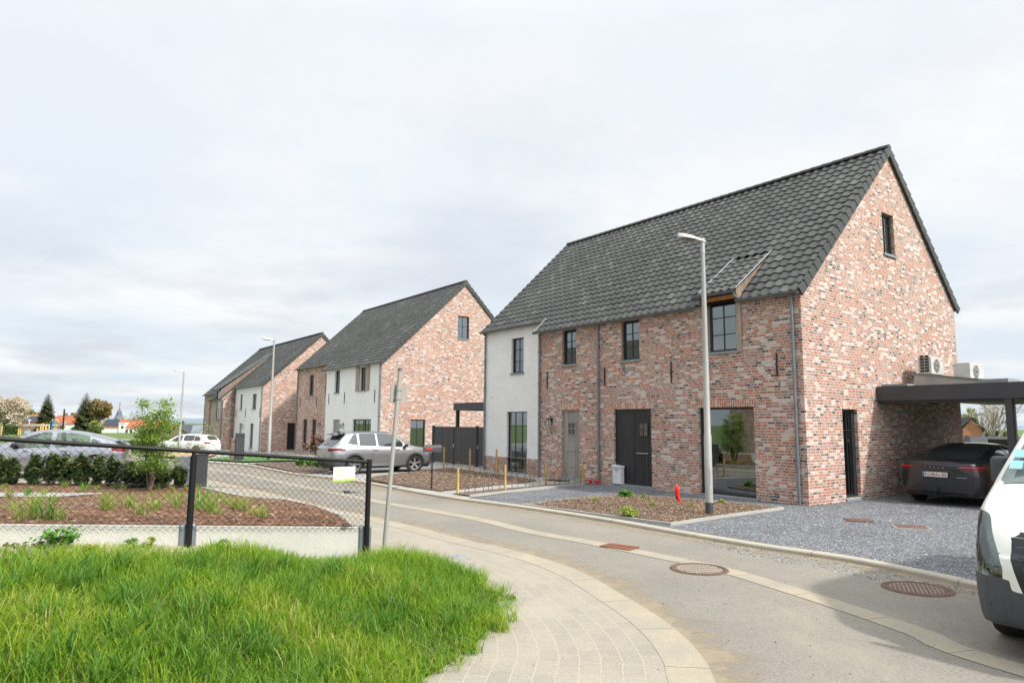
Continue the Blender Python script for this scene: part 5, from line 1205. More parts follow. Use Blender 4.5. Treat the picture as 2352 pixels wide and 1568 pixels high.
for s in (1, -1):
    mb = M(); mb.tube([(3.81, s * .86, 1.36), (3.81, s * 1.02, 1.42)], .035, 8); mb.tube([(3.81, s * .84, 1.50), (3.81, s * 1.02, 1.50)], .03, 8); mb.build('mirror_arm', MAT['black'], van, smooth='auto')
    mb = M(); ell(mb, (3.82, s * 1.06, 1.32), (.055, .055, .035)); mb.build('mirror_indicator', MAT['acwhite'], van, smooth=True)
gr = M()
for k in range(5): z = .66 + k * .075; gr.box(5.25, 5.315, -(.40 + k * .02), .40 + k * .02, z, z + .024)
gr.build('grille_slats', MAT['cladding'], van)
for s in (1, -1):
    mb = M(); mb.box(5.10, 5.215, min(s * .50, s * .70), max(s * .50, s * .70), .40, .50); mb.build('fog_lamp_cover', MAT['black'], van, bevel=.01)
    mb = M(); mb.lathe([(.001, -.02), (.075, 0), (.09, .03)], n=20); o = mb.build('reflector_bowl', MAT['chrome'], van, smooth='auto'); o.location = (5.02, s * .68, .74); o.rotation_euler = (0, R(90), 0)
for k, zz in ((0, 1.48), (1, 1.58)):
    mb = M(); X_ = 4.38 - (zz - 1.42) * 1.12; mb.add([(X_ + .02, -.80, zz), (X_ + .02, -.70, zz), (X_ - .05, -.70, zz + .07), (X_ - .05, -.80, zz + .07)], [(0, 1, 2, 3)]); mb.build('windscreen_sticker', MAT['paleblue'], van, recalc=False)
# ------------------------------------------------------------------ left planting bed behind the fence
def BH(x, y):      # bed surface: high at the plinth, low at the drive
    s = min(1.9, max(0, (x - FC[0]) / (FB[0] - FC[0]))); front = .54 + .185 * s
    yl = FC[1] + (x - FC[0]) * (FB[1] - FC[1]) / (FB[0] - FC[0]); q = S((y - yl) / (17.5 - yl)) if y > yl else 0
    return front + (.14 - front) * q
BED = [tuple(FA + fn * -.13), tuple(FC + fn * -.13 - (FC - FB) / 2.1 * .1)] + [(-2.35, 9.6)] + GP((655, 1197), (612, 1183), (560, 1163), (527, 1151), (495, 1141), (462, 1133), (440, 1126)) + [(-9.6, 19.0), (-19, 19.2), (-19, 9)]
struct(drape('bark_bed', BED, 0, MAT['bark_mulch'], .5, BH, edge=.3))
scatter('bark_chips', BED, 9000, .028, MAT['chips'], .006, 'red brown bark chips covering the bed behind the wire fence', 'bark chips', zf=BH, seed=8)
eg = BED[2:10]; mb = M()
for a, b in zip(eg[:-1], eg[1:]):
    a, b = np.array(a), np.array(b); d = (b - a) / np.linalg.norm(b - a); n_ = np.array([-d[1], d[0]]) * .05; za, zb_ = BH(*a) + .02, BH(*b) + .02
    mb.add([(*(a - n_ * 0), -.1), (*(b - n_ * 0), -.1), (*(b - n_ * 2), -.1), (*(a - n_ * 2), -.1), (*(a), za), (*(b), zb_), (*(b - n_ * 2), zb_), (*(a - n_ * 2), za)], [(0, 3, 2, 1), (4, 5, 6, 7), (0, 1, 5, 4), (1, 2, 6, 5), (2, 3, 7, 6), (3, 0, 4, 7)])
struct(mb.build('bed_edging', MAT['edging']))
struct(drape('slab_path', [(-9.4, 16.4), (-9.9, 15.2), (-19, 14.5), (-19, 16.0)], .012, MAT['slab'], .5, BH))
# ------------------------------------------------------------------ wire fence on its concrete plinth
def FP(s):   # s in metres from the right end post
    d = (FB - FC) / np.linalg.norm(FB - FC); return FC + d * s
FL = float(np.linalg.norm(FA - FC)); PS = [0., 2.09, 4.2, FL]
def fz(s):   # plinth top along the fence
    return .55 + .095 * s
rail_h = lambda s: fz(s) + .805 - .010 * s
pw = empty('concrete_plinth', (*FC, 0), 0, 'low pale concrete plinth under the black wire fence', 'plinth')
def L2(p): return (p[0] - FC[0], p[1] - FC[1])
dF = (FB - FC) / np.linalg.norm(FB - FC); nF = np.array([-dF[1], dF[0]])
if nF[1] > 0: nF = -nF
for a, b in zip(PS[:-1], PS[1:]):
    mb = M(); a2, b2 = a + .06, b - .06; vs = []
    for s in (a2, b2):
        for o_ in (-.02, .02): q = dF * s + nF * o_; vs += [(q[0], q[1], -.05), (q[0], q[1], fz(s))]
    mb.add(vs, [(0, 1, 3, 2), (4, 6, 7, 5), (0, 4, 5, 1), (2, 3, 7, 6), (1, 5, 7, 3), (0, 2, 6, 4)]); mb.build('panel', MAT['plinth'], pw, bevel=.008)
for s in PS[:3]:
    mb = M(); q = dF * s; vs = []
    for du_, dn_ in ((-.085, -.05), (.085, -.05), (.085, .05), (-.085, .05)): p_ = q + dF * du_ + nF * dn_; vs += [(p_[0], p_[1], -.05), (p_[0], p_[1], fz(s) + .02)]
    mb.add(vs, [(0, 2, 3, 1), (2, 4, 5, 3), (4, 6, 7, 5), (6, 0, 1, 7), (1, 3, 5, 7), (0, 6, 4, 2)]); mb.build('panel_holder', MAT['zinc'], pw, bevel=.02)
fen = empty('wire_fence', (*FC, 0), 0, 'black chain-link fence with top rail across the bed of shrubs', 'fence')
for k, s in enumerate(PS[:3]):
    q = dF * s + nF * .075; r = .033
    mb = M(); mb.tube([(q[0], q[1], 0.), (q[0], q[1], rail_h(s) + (.03 if k == 0 else -.05))], r, 16); mb.tube([(q[0], q[1], rail_h(s) - .06), (q[0], q[1], rail_h(s) + (.035 if k == 0 else .02))], r * (1.12 if k == 0 else .6), 12)
    mb.build('post', MAT['fence'], fen, smooth='auto')
q0, q1 = nF * .075, dF * FL + nF * .075
mb = M(); mb.tube([(q0[0], q0[1], rail_h(0)), (q1[0], q1[1], rail_h(FL))], .022, 12); mb.build('rail', MAT['fence'], fen, smooth='auto')
mb = M(); cw = .0745; nc = int(FL / cw); nr_ = 12; r = .0023
def mp3(s, h, o_): q = dF * s + nF * o_; return Vector((q[0], q[1], fz(s) - .05 + h * (rail_h(s) + .045 - fz(s) + .05)))
for k in range(nc):
    for sgn in (0, 1):
        pts = [];
        for j in range(2 * nr_ + 1):
            pts.append(mp3(k * cw + cw / 2 * (1 if (j + sgn) % 2 else 0) * 1.0, j / (2 * nr_), .052 + (.002 if j % 2 else -.002) * (1 if sgn else -1)))
        if sgn: pts = [mp3(k * cw + cw / 2 * (0 if j % 2 else 1) + (0 if 0 else 0), j / (2 * nr_), .052) for j in range(2 * nr_ + 1)]
        pts2 = [mp3((k * cw) + (cw / 2 if (j % 2) else 0) * (1 if not sgn else -1), j / (2 * nr_), .052 + .002 * (1 if (j % 2) ^ sgn else -1)) for j in range(2 * nr_ + 1)]
        mb.tube(pts2, r, 4, cap=False)
mb.build('wire_mesh', MAT['fence'], fen, recalc=False)
for h in (.08, .53):
    mb = M(); mb.tube([mp3(.12, h, .056), mp3(FL, h, .056)], .0016, 4, cap=False); mb.build('tension_wire', MAT['black'], fen, recalc=False)
    mb = M(); a, b = mp3(.32, h, .06), mp3(.16, h, .06); mb.tube([a, a + (b - a) * .45], .016, 8); mb.tube([a, b], .006, 6); mb.build('wire_tensioner', MAT['black'], fen)
# the small sign wired to the mesh
c_ = FP(.33) + nF * .062; sg = empty('fence_sign', (c_[0], c_[1], fz(.33) + .64), math.atan2(-dF[1], -dF[0]), 'small white sign with lime green stripe wired to the fence end', 'sign')
mb = M(); mb.box(-.145, .145, -.004, .004, -.0875, .0875); mb.build('panel', MAT['sign_white'], sg)
mb = M(); mb.box(-.145, .145, -.0065, -.0045, -.0875, -.062); mb.build('printed_stripe', MAT['green_stripe'], sg)
mb = M(); pts = [(-.075 + .026 * math.cos(t_), -.006, .035 + .028 * math.sin(t_)) for t_ in np.linspace(0, 6.28, 16)]; mb.tube(pts, .0028, 4); mb.tube([(-.085, -.006, .04), (-.075, -.006, .025), (-.065, -.006, .045)], .0025, 4); mb.tube([(-.12, -.006, -.025), (-.10, -.006, -.01), (-.07, -.006, -.014), (-.03, -.006, -.003)], .0035, 4); mb.build('printed_emblem', MAT['green_stripe'], sg)
mb = M(); mb.box(-.10, .02, -.0062, -.0045, -.043, -.039); mb.build('printed_line', MAT['acwhite'], sg)

# leaning pole with the backs of two small signs
pb = AT(883, 1254, 9.0); pt = AT(919, 850, 9.0)
po = empty('sign_pole', tuple(pb), 0, 'leaning light grey pole seen from behind its small sign, rising from tall grass', 'sign pole')
d_ = pt - pb; mb = M(); mb.tube([(-d_ * .05), d_], .0285, 18); mb.build('pole', MAT['pole_light'], po, smooth='auto')
mb = M(); mb.tube([d_ * .995, d_ * 1.012], .0305, 18); mb.build('cap', MAT['zinc'], po, smooth='auto')
u_ = d_.normalized()
for a0, s in ((.862, .24),):
    c = d_ * a0; e = Vector((.72, .62, 0)).normalized(); n2 = u_.cross(e).normalized()
    mb = M(); V = []
    for dn_ in (.036, .052):
        for du_, dz in ((-.09, -.115), (.155, -.115), (.155, .115), (-.09, .115)): V.append(c + e * du_ + u_ * dz + n2 * dn_)
    mb.add(V, [(0, 1, 2, 3), (7, 6, 5, 4), (0, 4, 5, 1), (1, 5, 6, 2), (2, 6, 7, 3), (3, 7, 4, 0)]); mb.build('sign_plate', MAT['sign_back'], po, bevel=.003)
    mb = M()
    for dz in (-.06, .06): mb.tube([c + u_ * (dz - .014), c + u_ * (dz + .014)], .036, 14); mb.tube([c + u_ * dz, c + u_ * dz + e * .075 + n2 * .03], .009, 6)
    mb.build('clamp', MAT['sign_back'], po)

# ------------------------------------------------------------------ street lamps
def lamp(loc, label, h=5.62, rz=0., lean=0):
    L_ = empty('street_lamp', loc, rz, label, 'street lamp', 'grey street lamps along the kerb')
    mb = M(); mb.tube([(0, 0, -.1), (0, 0, 1.6), (0, 0, 1.62), (lean * .5, 0, 3.6), (lean, 0, h)], [.078, .076, .066, .055, .040], 20); mb.build('pole', MAT['pole_light'], L_, smooth='auto')
    mb = M(); mb.tube([(0, 0, -.1), (0, 0, .26)], .082, 20); mb.build('base_sleeve', MAT['cladding'], L_, smooth='auto')
    mb = M(); mb.tube([(lean, 0, h - .22), (lean, 0, h + .06)], .046, 14); mb.tube([(lean, 0, h + .06), (lean, 0, h + .10)], .055, 12); mb.build('spigot', MAT['steel'], L_, smooth='auto')
    mb = M(); n = 12; V = []; st = ((.07, .035, .03, .03), (0., .060, .055, .055), (-.12, .085, .05, .07), (-.26, .125, .035, .09), (-.42, .120, .03, .10), (-.52, .075, .025, .10), (-.565, .02, .015, .095))
    for dx, hw, dn_, up_ in st:
        zc = h + .03 + .02 * 0
        for k in range(n):
            a = 2 * math.pi * k / n; s_ = math.sin(a); V.append((lean + dx, hw * math.cos(a), zc + (up_ * s_ if s_ > 0 else dn_ * .25 * s_) + (-dx) * .10))
    mb.add(V, [(i * n + k, i * n + (k + 1) % n, (i + 1) * n + (k + 1) % n, (i + 1) * n + k) for i in range(len(st) - 1) for k in range(n)] + [tuple(range(n)), tuple((len(st) - 1) * n + k for k in range(n))])
    hd_ = mb.build('lamp_head', MAT['acwhite'], L_, smooth='auto')
    mb = M(); mb.add([(lean - .20, -.085, h + .022), (lean - .20, .085, h + .022), (lean - .49, .075, h + .05), (lean - .49, -.075, h + .05)], [(0, 1, 2, 3)]); mb.build('lens', MAT['windscreen'], hd_)
    mb = M(); mb.box(-.02, .02, -.082, -.074, .62, .95); mb.build('service_door', MAT['steel'], L_, bevel=.006)
    return L_
l1 = G(1630, 1189); lamp((l1[0], l1[1], .05), 'tallest-looking grey street lamp standing in the triangular wood-chip bed', rz=R(14), lean=.0)
l2 = G(616, 1060); lamp((l2[0], l2[1], .05), 'second grey street lamp, between the two far houses beside the green lawn', rz=R(12), lean=.0)
l3 = AT(410, 1047, 45.5); lamp((l3.x, l3.y, l3.z), 'thinnest and most distant street lamp, by the white estate car', h=5.5, rz=R(8))

# ------------------------------------------------------------------ small things on the near plots
def thing_mesh(mb, name, mat, label, cat, loc=(0, 0, 0), rz=0, group=None, **k):
    o = mb.build(name, MAT[mat], None, **k); o.location = loc; o.rotation_euler = (0, 0, rz); return tag(o, label, cat, group)
def LH(x, y, z=0, H=H1): q = LW(x, y, H); return (q[0], q[1], z)
# white letterbox on the step of the black door
e = empty('letterbox', LH(-5.99, -.02, .10), HROT, 'white metal letterbox standing on the step of the black double door', 'letterbox')
mb = M(); mb.box(-.17, .17, -.10, .05, .0, .48); mb.build('body', MAT['whiteplastic'], e, bevel=.006)
mb = M(); mb.prism([(-.19, .482), (.19, .482), (.17, .53), (-.17, .56)], -.13, .06); mb.build('lid', MAT['whiteplastic'], e, bevel=.004)
mb = M(); mb.tube([(0, -.103, .34), (0, -.12, .34)], .012, 8); mb.box(-.07, .07, -.104, -.1005, .40, .415); mb.build('lock', MAT['zinc'], e)
# black american mailbox on a thin post
g_ = G(991, 1129); e = empty('mailbox', (g_[0], g_[1], .07), R(20), 'black tunnel mailbox with red flag on a thin post by the kerb', 'mailbox')
mb = M(); mb.tube([(0, 0, -.1), (0, 0, 1.0)], .022, 10); mb.build('post', MAT['black'], e, smooth='auto')
mb = M(); pf_ = [(-.085, 1.0), (.085, 1.0)] + [(.085 * math.cos(t_), 1.11 + .085 * math.sin(t_)) for t_ in np.linspace(0, math.pi, 9)]; mb.prism(pf_, -.24, .24, mp=lambda x, y, z: (y, x, z)); mb.build('box', MAT['frame_metal'], e, smooth='auto')
mb = M(); mb.add([(-.02, -.092, 1.085), (-.19, -.092, 1.05), (-.19, -.092, 1.085), (-.02, -.092, 1.12), (-.02, -.099, 1.085), (-.19, -.099, 1.05), (-.19, -.099, 1.085), (-.02, -.099, 1.12)], [(0, 1, 2, 3), (7, 6, 5, 4), (0, 4, 5, 1), (1, 5, 6, 2), (2, 6, 7, 3), (3, 7, 4, 0)]); mb.build('flag', MAT['red'], e)
# red wrapped marker in the chip bed
g_ = G(1557, 1163); e = empty('red_marker', (g_[0], g_[1], .06), R(30), 'bright red plastic tied round a stake in the chip bed', 'marker')
mb = M(); mb.tube([(0, 0, -.05), (0, 0, .36)], .014, 8); mb.build('stake', MAT['red'], e)
mb = M(); mb.tube([(.055, 0, -.01), (.05, 0, .07), (.01, 0, .15), (-.01, .01, .22), (-.005, 0, .30), (-.03, 0, .40), (-.02, 0, .455)], [.012, .03, .035, .045, .055, .035, .012], 8); mb.tube([(-.01, 0, .30), (.04, 0, .34), (.05, 0, .42)], [.03, .03, .012], 8); mb.tube([(-.02, 0, .24), (-.05, 0, .16), (-.03, 0, .10)], [.03, .028, .01], 8); mb.build('wrapping', MAT['red'], e, smooth=True)
# doormat and red pots by the grey door
mb = M(); mb.box(-.55, .30, -.30, .12, 0, .02); thing_mesh(mb, 'doormat', 'black', 'flat black doormat before the taupe front door', 'doormat', LH(-8.15, -.42, .052), HROT)
for k, (x, lab) in enumerate(((-7.02, 'small red pot by the wall, nearer the taupe door'), (-6.72, 'small red pot by the wall, nearer the drainpipe'))):
    mb = M(); mb.lathe([(.001, .0), (.05, 0), (.07, .09), (.075, .10), (.06, .10), (.05, .06), (.001, .06)], n=14); thing_mesh(mb, 'red_pot', 'red', lab, 'pot', LH(x, -.22, .05), 0, 'red pots by the wall', smooth='auto')
# gravel covers
for (u, v, sx, lab) in ((1972, 1199, .42, 'rusty square cover sunk in the gravel, nearer the house'), (2093, 1215, .52, 'rusty cover with pale rim in the gravel, nearer the van')):
    g_ = G(u, v); e = empty('gravel_cover', (g_[0], g_[1], .036), R(-20), lab, 'drain cover', 'covers in the gravel')
    mb = M(); mb.box(-sx / 2 - .03, sx / 2 + .03, -.23, .23, -.02, .012); mb.build('rim', MAT['kerb' if sx > .5 else 'iron'], e); mb = M(); mb.box(-sx / 2, sx / 2, -.20, .20, .0, .018); mb.build('plate', MAT['iron'], e)
# manholes and the road drain
for (u, v, lab, rz) in ((1606, 1307, 'round ribbed manhole cover on the pale gutter line', R(10)), (2107, 1352, 'round rusty manhole cover near the kerb by the van', R(-25))):
    g_ = G(u, v); e = empty('manhole', (g_[0], g_[1], .007), rz, lab, 'manhole cover', 'manholes in the road')
    mb = M(); mb.lathe([(.001, .002), (.315, .002)], n=48); mb.build('cover', MAT['iron'], e, recalc=False)
    mb = M(); mb.lathe([(.315, 0.), (.318, .008), (.365, .006), (.375, -.004)], n=48); mb.build('ring', MAT['iron'], e, recalc=False, smooth=True)
    mb = M(); x = -.27
    while x < .28:
        h = math.sqrt(.29 ** 2 - x * x); mb.box(x - .007, x + .007, -h, h, .0, .005)
        y = -h + .05 + .03 * (int(x * 100) % 2)
        x += .043
    for y in (-.18, -.06, .06, .18):
        h = math.sqrt(.29 ** 2 - y * y); mb.box(-h, h, y - .006, y + .006, .0, .0045)
    mb.build('sand_filled_ribs', MAT['kerb' if u < 2000 else 'sandsoil_dark'], e, recalc=False)
a, b = G(1390, 1252), G(1457, 1261); c_ = ((a[0] + b[0]) / 2, (a[1] + b[1]) / 2); ang = math.atan2(b[1] - a[1], b[0] - a[0]); ln_ = math.hypot(b[0] - a[0], b[1] - a[1])
e = empty('road_drain', (c_[0], c_[1], .008), ang, 'rusty slotted drain grate set in the gutter line', 'drain')
mb = M(); mb.box(-ln_ / 2, ln_ / 2, -.15, .15, -.02, .001); mb.build('recess', MAT['black'], e)
mb = M(); 
for y in (-.15, .15): mb.box(-ln_ / 2, ln_ / 2, y - .018, y + .018, 0, .008)
n_ = 9
for k in range(n_ + 1): x = -ln_ / 2 + ln_ * k / n_; mb.box(x - .016, x + .016, -.13, .13, 0, .007)
mb.build('grate', MAT['corten'], e)
g_ = G(1053, 1279); mb = M(); mb.lathe([(.001, .012), (.11, .012), (.12, 0)], n=20); thing_mesh(mb, 'pavement_disc', 'stone', 'small blue grey round cap set in the pavement by the grass', 'cover', (g_[0], g_[1], 0))
# wooden stakes of the young beech hedge
SU = [((1051, 1139), .66, 'front stake nearest the kerb'), ((1160, 1130), .68, 'second stake of the front row'), ((1254, 1119), .64, 'third stake, by the drainpipe foot'), ((1338, 1113), .62, 'fourth stake, beside the taupe door'),
      ((1019, 1074), .86, 'rear stake nearest the car'), ((1080, 1081), .84, 'rear stake before the charcoal gates'), ((1140, 1094), .92, 'rear stake before the white wall')]
SU[4:] = [((1019, 1080), .86, SU[4][2]), ((1079, 1086), .84, SU[5][2]), ((1140, 1097), .92, SU[6][2])]
for (uv, h, lab) in SU:
    g_ = G(*uv); mb = M(); mb.tube([(0, 0, -.1), (0, 0, h - .03), (0, 0, h)], [.034, .033, .022], 10); mb.tube([(0, 0, h * .55), (0, 0, h * .55 + .015)], .036, 10)
    thing_mesh(mb, 'wooden_stake', 'wood_stake', 'yellow pine post, ' + lab, 'stake', (g_[0], g_[1], .06), random.random(), 'stakes of the young hedge', smooth='auto')
def twig_plant(seed, h=.6, n=5, leaves=5):
    r = random.Random(seed); mb = M()
    for k in range(n):
        a = r.random() * 6.28; lean = r.uniform(.05, .32); p = [Vector((0, 0, 0))]; q = Vector((0, 0, 0)); hh = h * r.uniform(.6, 1)
        for j in range(1, 5): q = Vector((math.cos(a) * lean * hh * (j / 4) ** 1.3 + r.uniform(-.015, .015), math.sin(a) * lean * hh * (j / 4) ** 1.3 + r.uniform(-.015, .015), hh * j / 4)); p.append(q)
        mb.tube(p, [.0042, .0034, .0027, .002, .0014], 4)
        for _ in range(2):
            j = r.randint(1, 3); b = r.random() * 6.28; mb.tube([p[j], p[j] + Vector((math.cos(b) * .08, math.sin(b) * .08, .10))], [.002, .001], 4)
    lf = M()
    for _ in range(leaves):
        c = Vector((r.gauss(0, .07), r.gauss(0, .07), h * r.uniform(.2, .8))); a = r.random() * 6.28; s = .028; lf.add([c, c + Vector((math.cos(a) * s, math.sin(a) * s, -s * .5)), c + Vector((math.cos(a) * s * 2, math.sin(a) * s * 2, -s)), c + Vector((math.cos(a + 1) * s, math.sin(a + 1) * s, s * .4))], [(0, 1, 2, 3)], (r.random(), 0))
    return mb, lf
def line_plants(a, b, n, seed):
    a, b = np.array(a), np.array(b)
    for k in range(n):
        p = a + (b - a) * (k + .5) / n + np.random.default_rng(seed + k).normal(0, .03, 2); mb, lf = twig_plant(seed * 31 + k, random.uniform(.5, .8), 3, random.randint(4, 14))
        o = thing_mesh(mb, 'beech_sapling', 'bark', 'bare young beech twigs in the staked hedge before the white wall', 'sapling', (p[0], p[1], .07), 0, 'bare hedge saplings between the stakes'); lf.build('leaves', MAT['deadleaf'], o, recalc=False)
line_plants(G(1056, 1139), G(1336, 1114), 22, 3); line_plants(G(1022, 1080), G(1140, 1097), 9, 5); line_plants(G(1142, 1097), G(1238, 1109), 7, 9)
for a, b, h_, nm in ((0, 3, .36, 'front'), (4, 6, .5, 'rear')):
    mb = M(); 
    pts = [G(*SU[k][0]) for k in range(a, b + 1)]; mb.tube([(p[0], p[1], h_) for p in pts], .0014, 4); thing_mesh(mb, 'strung_wire', 'black', 'thin wire strung between the %s row of pine stakes' % nm, 'wire', recalc=False)
# charcoal gates between the plots
gate = empty('garden_gate', LH(0, 0), HROT, 'charcoal boarded gates closing the gap beside the white wall', 'gate')
gy_ = 1.25
for a, b in ((-19.0, -17.3), (-17.22, -15.55), (-15.38, -13.4)):
    mb = M()
    for k in range(9): z = .10 + k * .175; mb.box(a + .04, b - .04, gy_ - .015, gy_ + .015, z, z + .1738)
    mb.box(a, a + .05, gy_ - .025, gy_ + .025, .05, 1.70); mb.box(b - .05, b, gy_ - .025, gy_ + .025, .05, 1.70); mb.box(a + .05, b - .05, gy_ - .02, gy_ + .02, 1.675, 1.70)
    mb.build('panel', MAT['gate'], gate)
for x in (-19.06, -15.46):
    mb = M(); mb.box(x - .05, x + .05, gy_ - .05, gy_ + .05, 0, 1.74); mb.build('post', MAT['frame'], gate)
for x in (-17.26, -15.34):
    mb = M(); ell(mb, (x, gy_ - .06, .86), (.022, .03, .022)); mb.box(x - .02, x + .02, gy_ - .035, gy_ - .028, .78, .95); mb.build('handle', MAT['chrome'], gate)
cpt = empty('carport', LH(0, 0), HROT, 'brown carport behind the charcoal gates, beside the middle house', 'carport')
mb = M(); mb.box(-20.95, -13.8, 3.5, 3.56, 2.50, 2.87); mb.box(-20.95, -20.89, 3.56, 8.5, 2.50, 2.87); mb.build('fascia', MAT['cladding'], cpt); mb = M(); mb.box(-20.88, -13.8, 3.57, 8.5, 2.6, 2.75); mb.build('roof', MAT['black'], cpt)
for y in (3.65, 8.3): mb = M(); mb.box(-20.85, -20.70, y - .07, y + .07, 0, 2.5); mb.build('post', MAT['frame'], cpt)
# carport of the near house
c2 = empty('carport', LH(0, 0), HROT, 'flat dark grey carport fixed to the sunlit gable above the dark saloon', 'carport')
CX1 = 3.02; CY0, CY1 = 3.5, 11.2
mb = M(); mb.box(.012, CX1, CY0, CY0 + .03, 2.53, 2.90); mb.box(CX1 - .03, CX1, CY0 + .03, CY1, 2.53, 2.90); mb.build('fascia', MAT['frame_metal'], c2)
mb = M(); mb.box(.02, CX1 - .035, CY0 + .035, CY1, 2.60, 2.84); mb.box(.03, CX1 - .05, CY0 + .04, CY0 + .2, 2.45, 2.60); mb.build('roof', MAT['black'], c2)
for x, y in ((CX1 - .08, CY0 + .1), (CX1 - .5, 8.6), (CX1 - .08, CY1 - .2), (.75, CY1 - .2)):
    mb = M(); mb.box(x - .07, x + .07, y - .07, y + .07, 0, 2.6 if y > 5 else 2.53); mb.build('post', MAT['frame_metal'], c2)
mb = M(); mb.tube([(CX1 - .52, 8.2, 0), (CX1 - .52, 8.2, 2.6)], .04, 10); mb.build('downpipe', MAT['zinc'], c2)
mb = M(); mb.tube([(1.2, CY0 + .5, 2.60), (1.2, CY0 + .3, 2.48), (1.35, CY0 + .2, 2.46)], .06, 8); mb.build('bracket', MAT['black'], c2)
mb = M(); mb.box(.1, .75, CY0 + .1, CY0 + .5, 2.905, 2.96); mb.box(2.35, 2.95, CY0 + .1, CY0 + .9, 2.905, 2.99); mb.build('roof_cap', MAT['stone'], c2)
# timber-clad shed in line with the carport
sh_ = empty('timber_shed', LH(0, 0), HROT, 'orange timber wall of the shed beyond the carport post', 'shed')
mb = M()
for k in range(30): x = CX1 + .08 + k * .135; mb.box(x, x + .131, CY0 + 1.5, CY0 + 1.53, .1, 2.5)
mb.build('cladding', MAT['wood_new'], sh_)
mb = M(); mb.box(CX1 + .05, CX1 + 4.1, CY0 + 1.54, CY0 + 5, .05, 2.53); mb.build('wall', MAT['wood_brown'], sh_)
mb = M(); mb.box(CX1 + .001, CX1 + 4.4, CY0 - .0, CY0 + .03, 2.53, 2.90) ; mb.box(CX1 + .002, CX1 + 4.4, CY0 + .04, CY0 + 5, 2.6, 2.8); mb.build('roof', MAT['frame_metal'], sh_)
# grey side of the lean-to that carries the two heat pumps
ex = empty('rear_extension', LH(0, 0), HROT, 'grey lean-to end wall rising above the carport roof', 'extension')
a, b = AT(2103, 859, 19.6), AT(2245, 880, 18.2)
mb = M(); mb.prism([(.30, 2.86), (.36, 3.30), (2.75, 2.95), (2.75, 2.86)], 5.0, 5.05); mb.build('end_wall', MAT['slate_wall'], ex)
mb = M(); mb.add([(.30, 4.96, 3.31), (2.8, 4.96, 2.94), (2.8, 9.3, 2.94), (.30, 9.3, 3.31), (.30, 4.96, 3.335), (2.8, 4.96, 2.965), (2.8, 9.3, 2.965), (.30, 9.3, 3.335)], [(0, 1, 2, 3), (7, 6, 5, 4), (0, 4, 5, 1), (1, 5, 6, 2), (2, 6, 7, 3), (3, 7, 4, 0)]); mb.build('roof', MAT['stone'], ex)
def acunit(name, x, y, z, dx, dy, h, label):
    """box whose fan side looks away from the gable"""
    e = empty(name, LH(x, y, z), HROT, label, 'air unit', 'air units on the lean-to roof')
    mb = M(); mb.box(0, dx, 0, dy, 0, h); mb.build('casing', MAT['acwhite'], e, bevel=.012)
    cy, cz, rr = dy * .42, h * .5, h * .38; mb = M(); m3 = lambda a, b, c: (dx + c, a, b)
    for k in range(16): a = k * math.pi / 8; mb.tube([m3(cy + .05 * math.cos(a), cz + .05 * math.sin(a), .012), m3(cy + rr * math.cos(a), cz + rr * math.sin(a), .012)], .004, 4)
    n_ = 28
    for r_ in (.05, .12, .18, rr): mb.tube([m3(cy + r_ * math.cos(2 * math.pi * k / n_), cz + r_ * math.sin(2 * math.pi * k / n_), .014) for k in range(n_ + 1)], .005, 4)
    mb.build('fan_guard', MAT['acwhite'], e); q = M(); q.add([m3(cy + rr * math.cos(2 * math.pi * k / n_), cz + rr * math.sin(2 * math.pi * k / n_), .004) for k in range(n_)], [tuple(range(n_))]); q.build('fan_opening', MAT['black'], e, recalc=False)
    for yy in (.1, dy - .15): q = M(); q.box(.02, dx - .02, yy, yy + .05, -.12, -.001); q.build('foot', MAT['black'], e)
    return e
e = acunit('air_conditioner', .34, 5.30, 3.30, .34, .80, .48, 'cream air conditioner with slotted side, close against the brick gable')
mb = M()
for k in range(6):
    for j in (0, 1): mb.box(.06 + j * .12, .16 + j * .12, -.012, -.003, .06 + k * .08, .115 + k * .08)
mb.build('side_slots', MAT['black'], e)
mb = M(); mb.add([(.3445, .70 + .03 * math.cos(a), .41 + .03 * math.sin(a)) for a in np.linspace(0, 6.0, 14)], [tuple(range(14))]); mb.build('round_mark', MAT['red'], e, recalc=False)
acunit('heat_pump', 1.05, 5.75, 3.12, .40, .95, .47, 'white heat pump with blank side and round black fan, right of the cream unit')

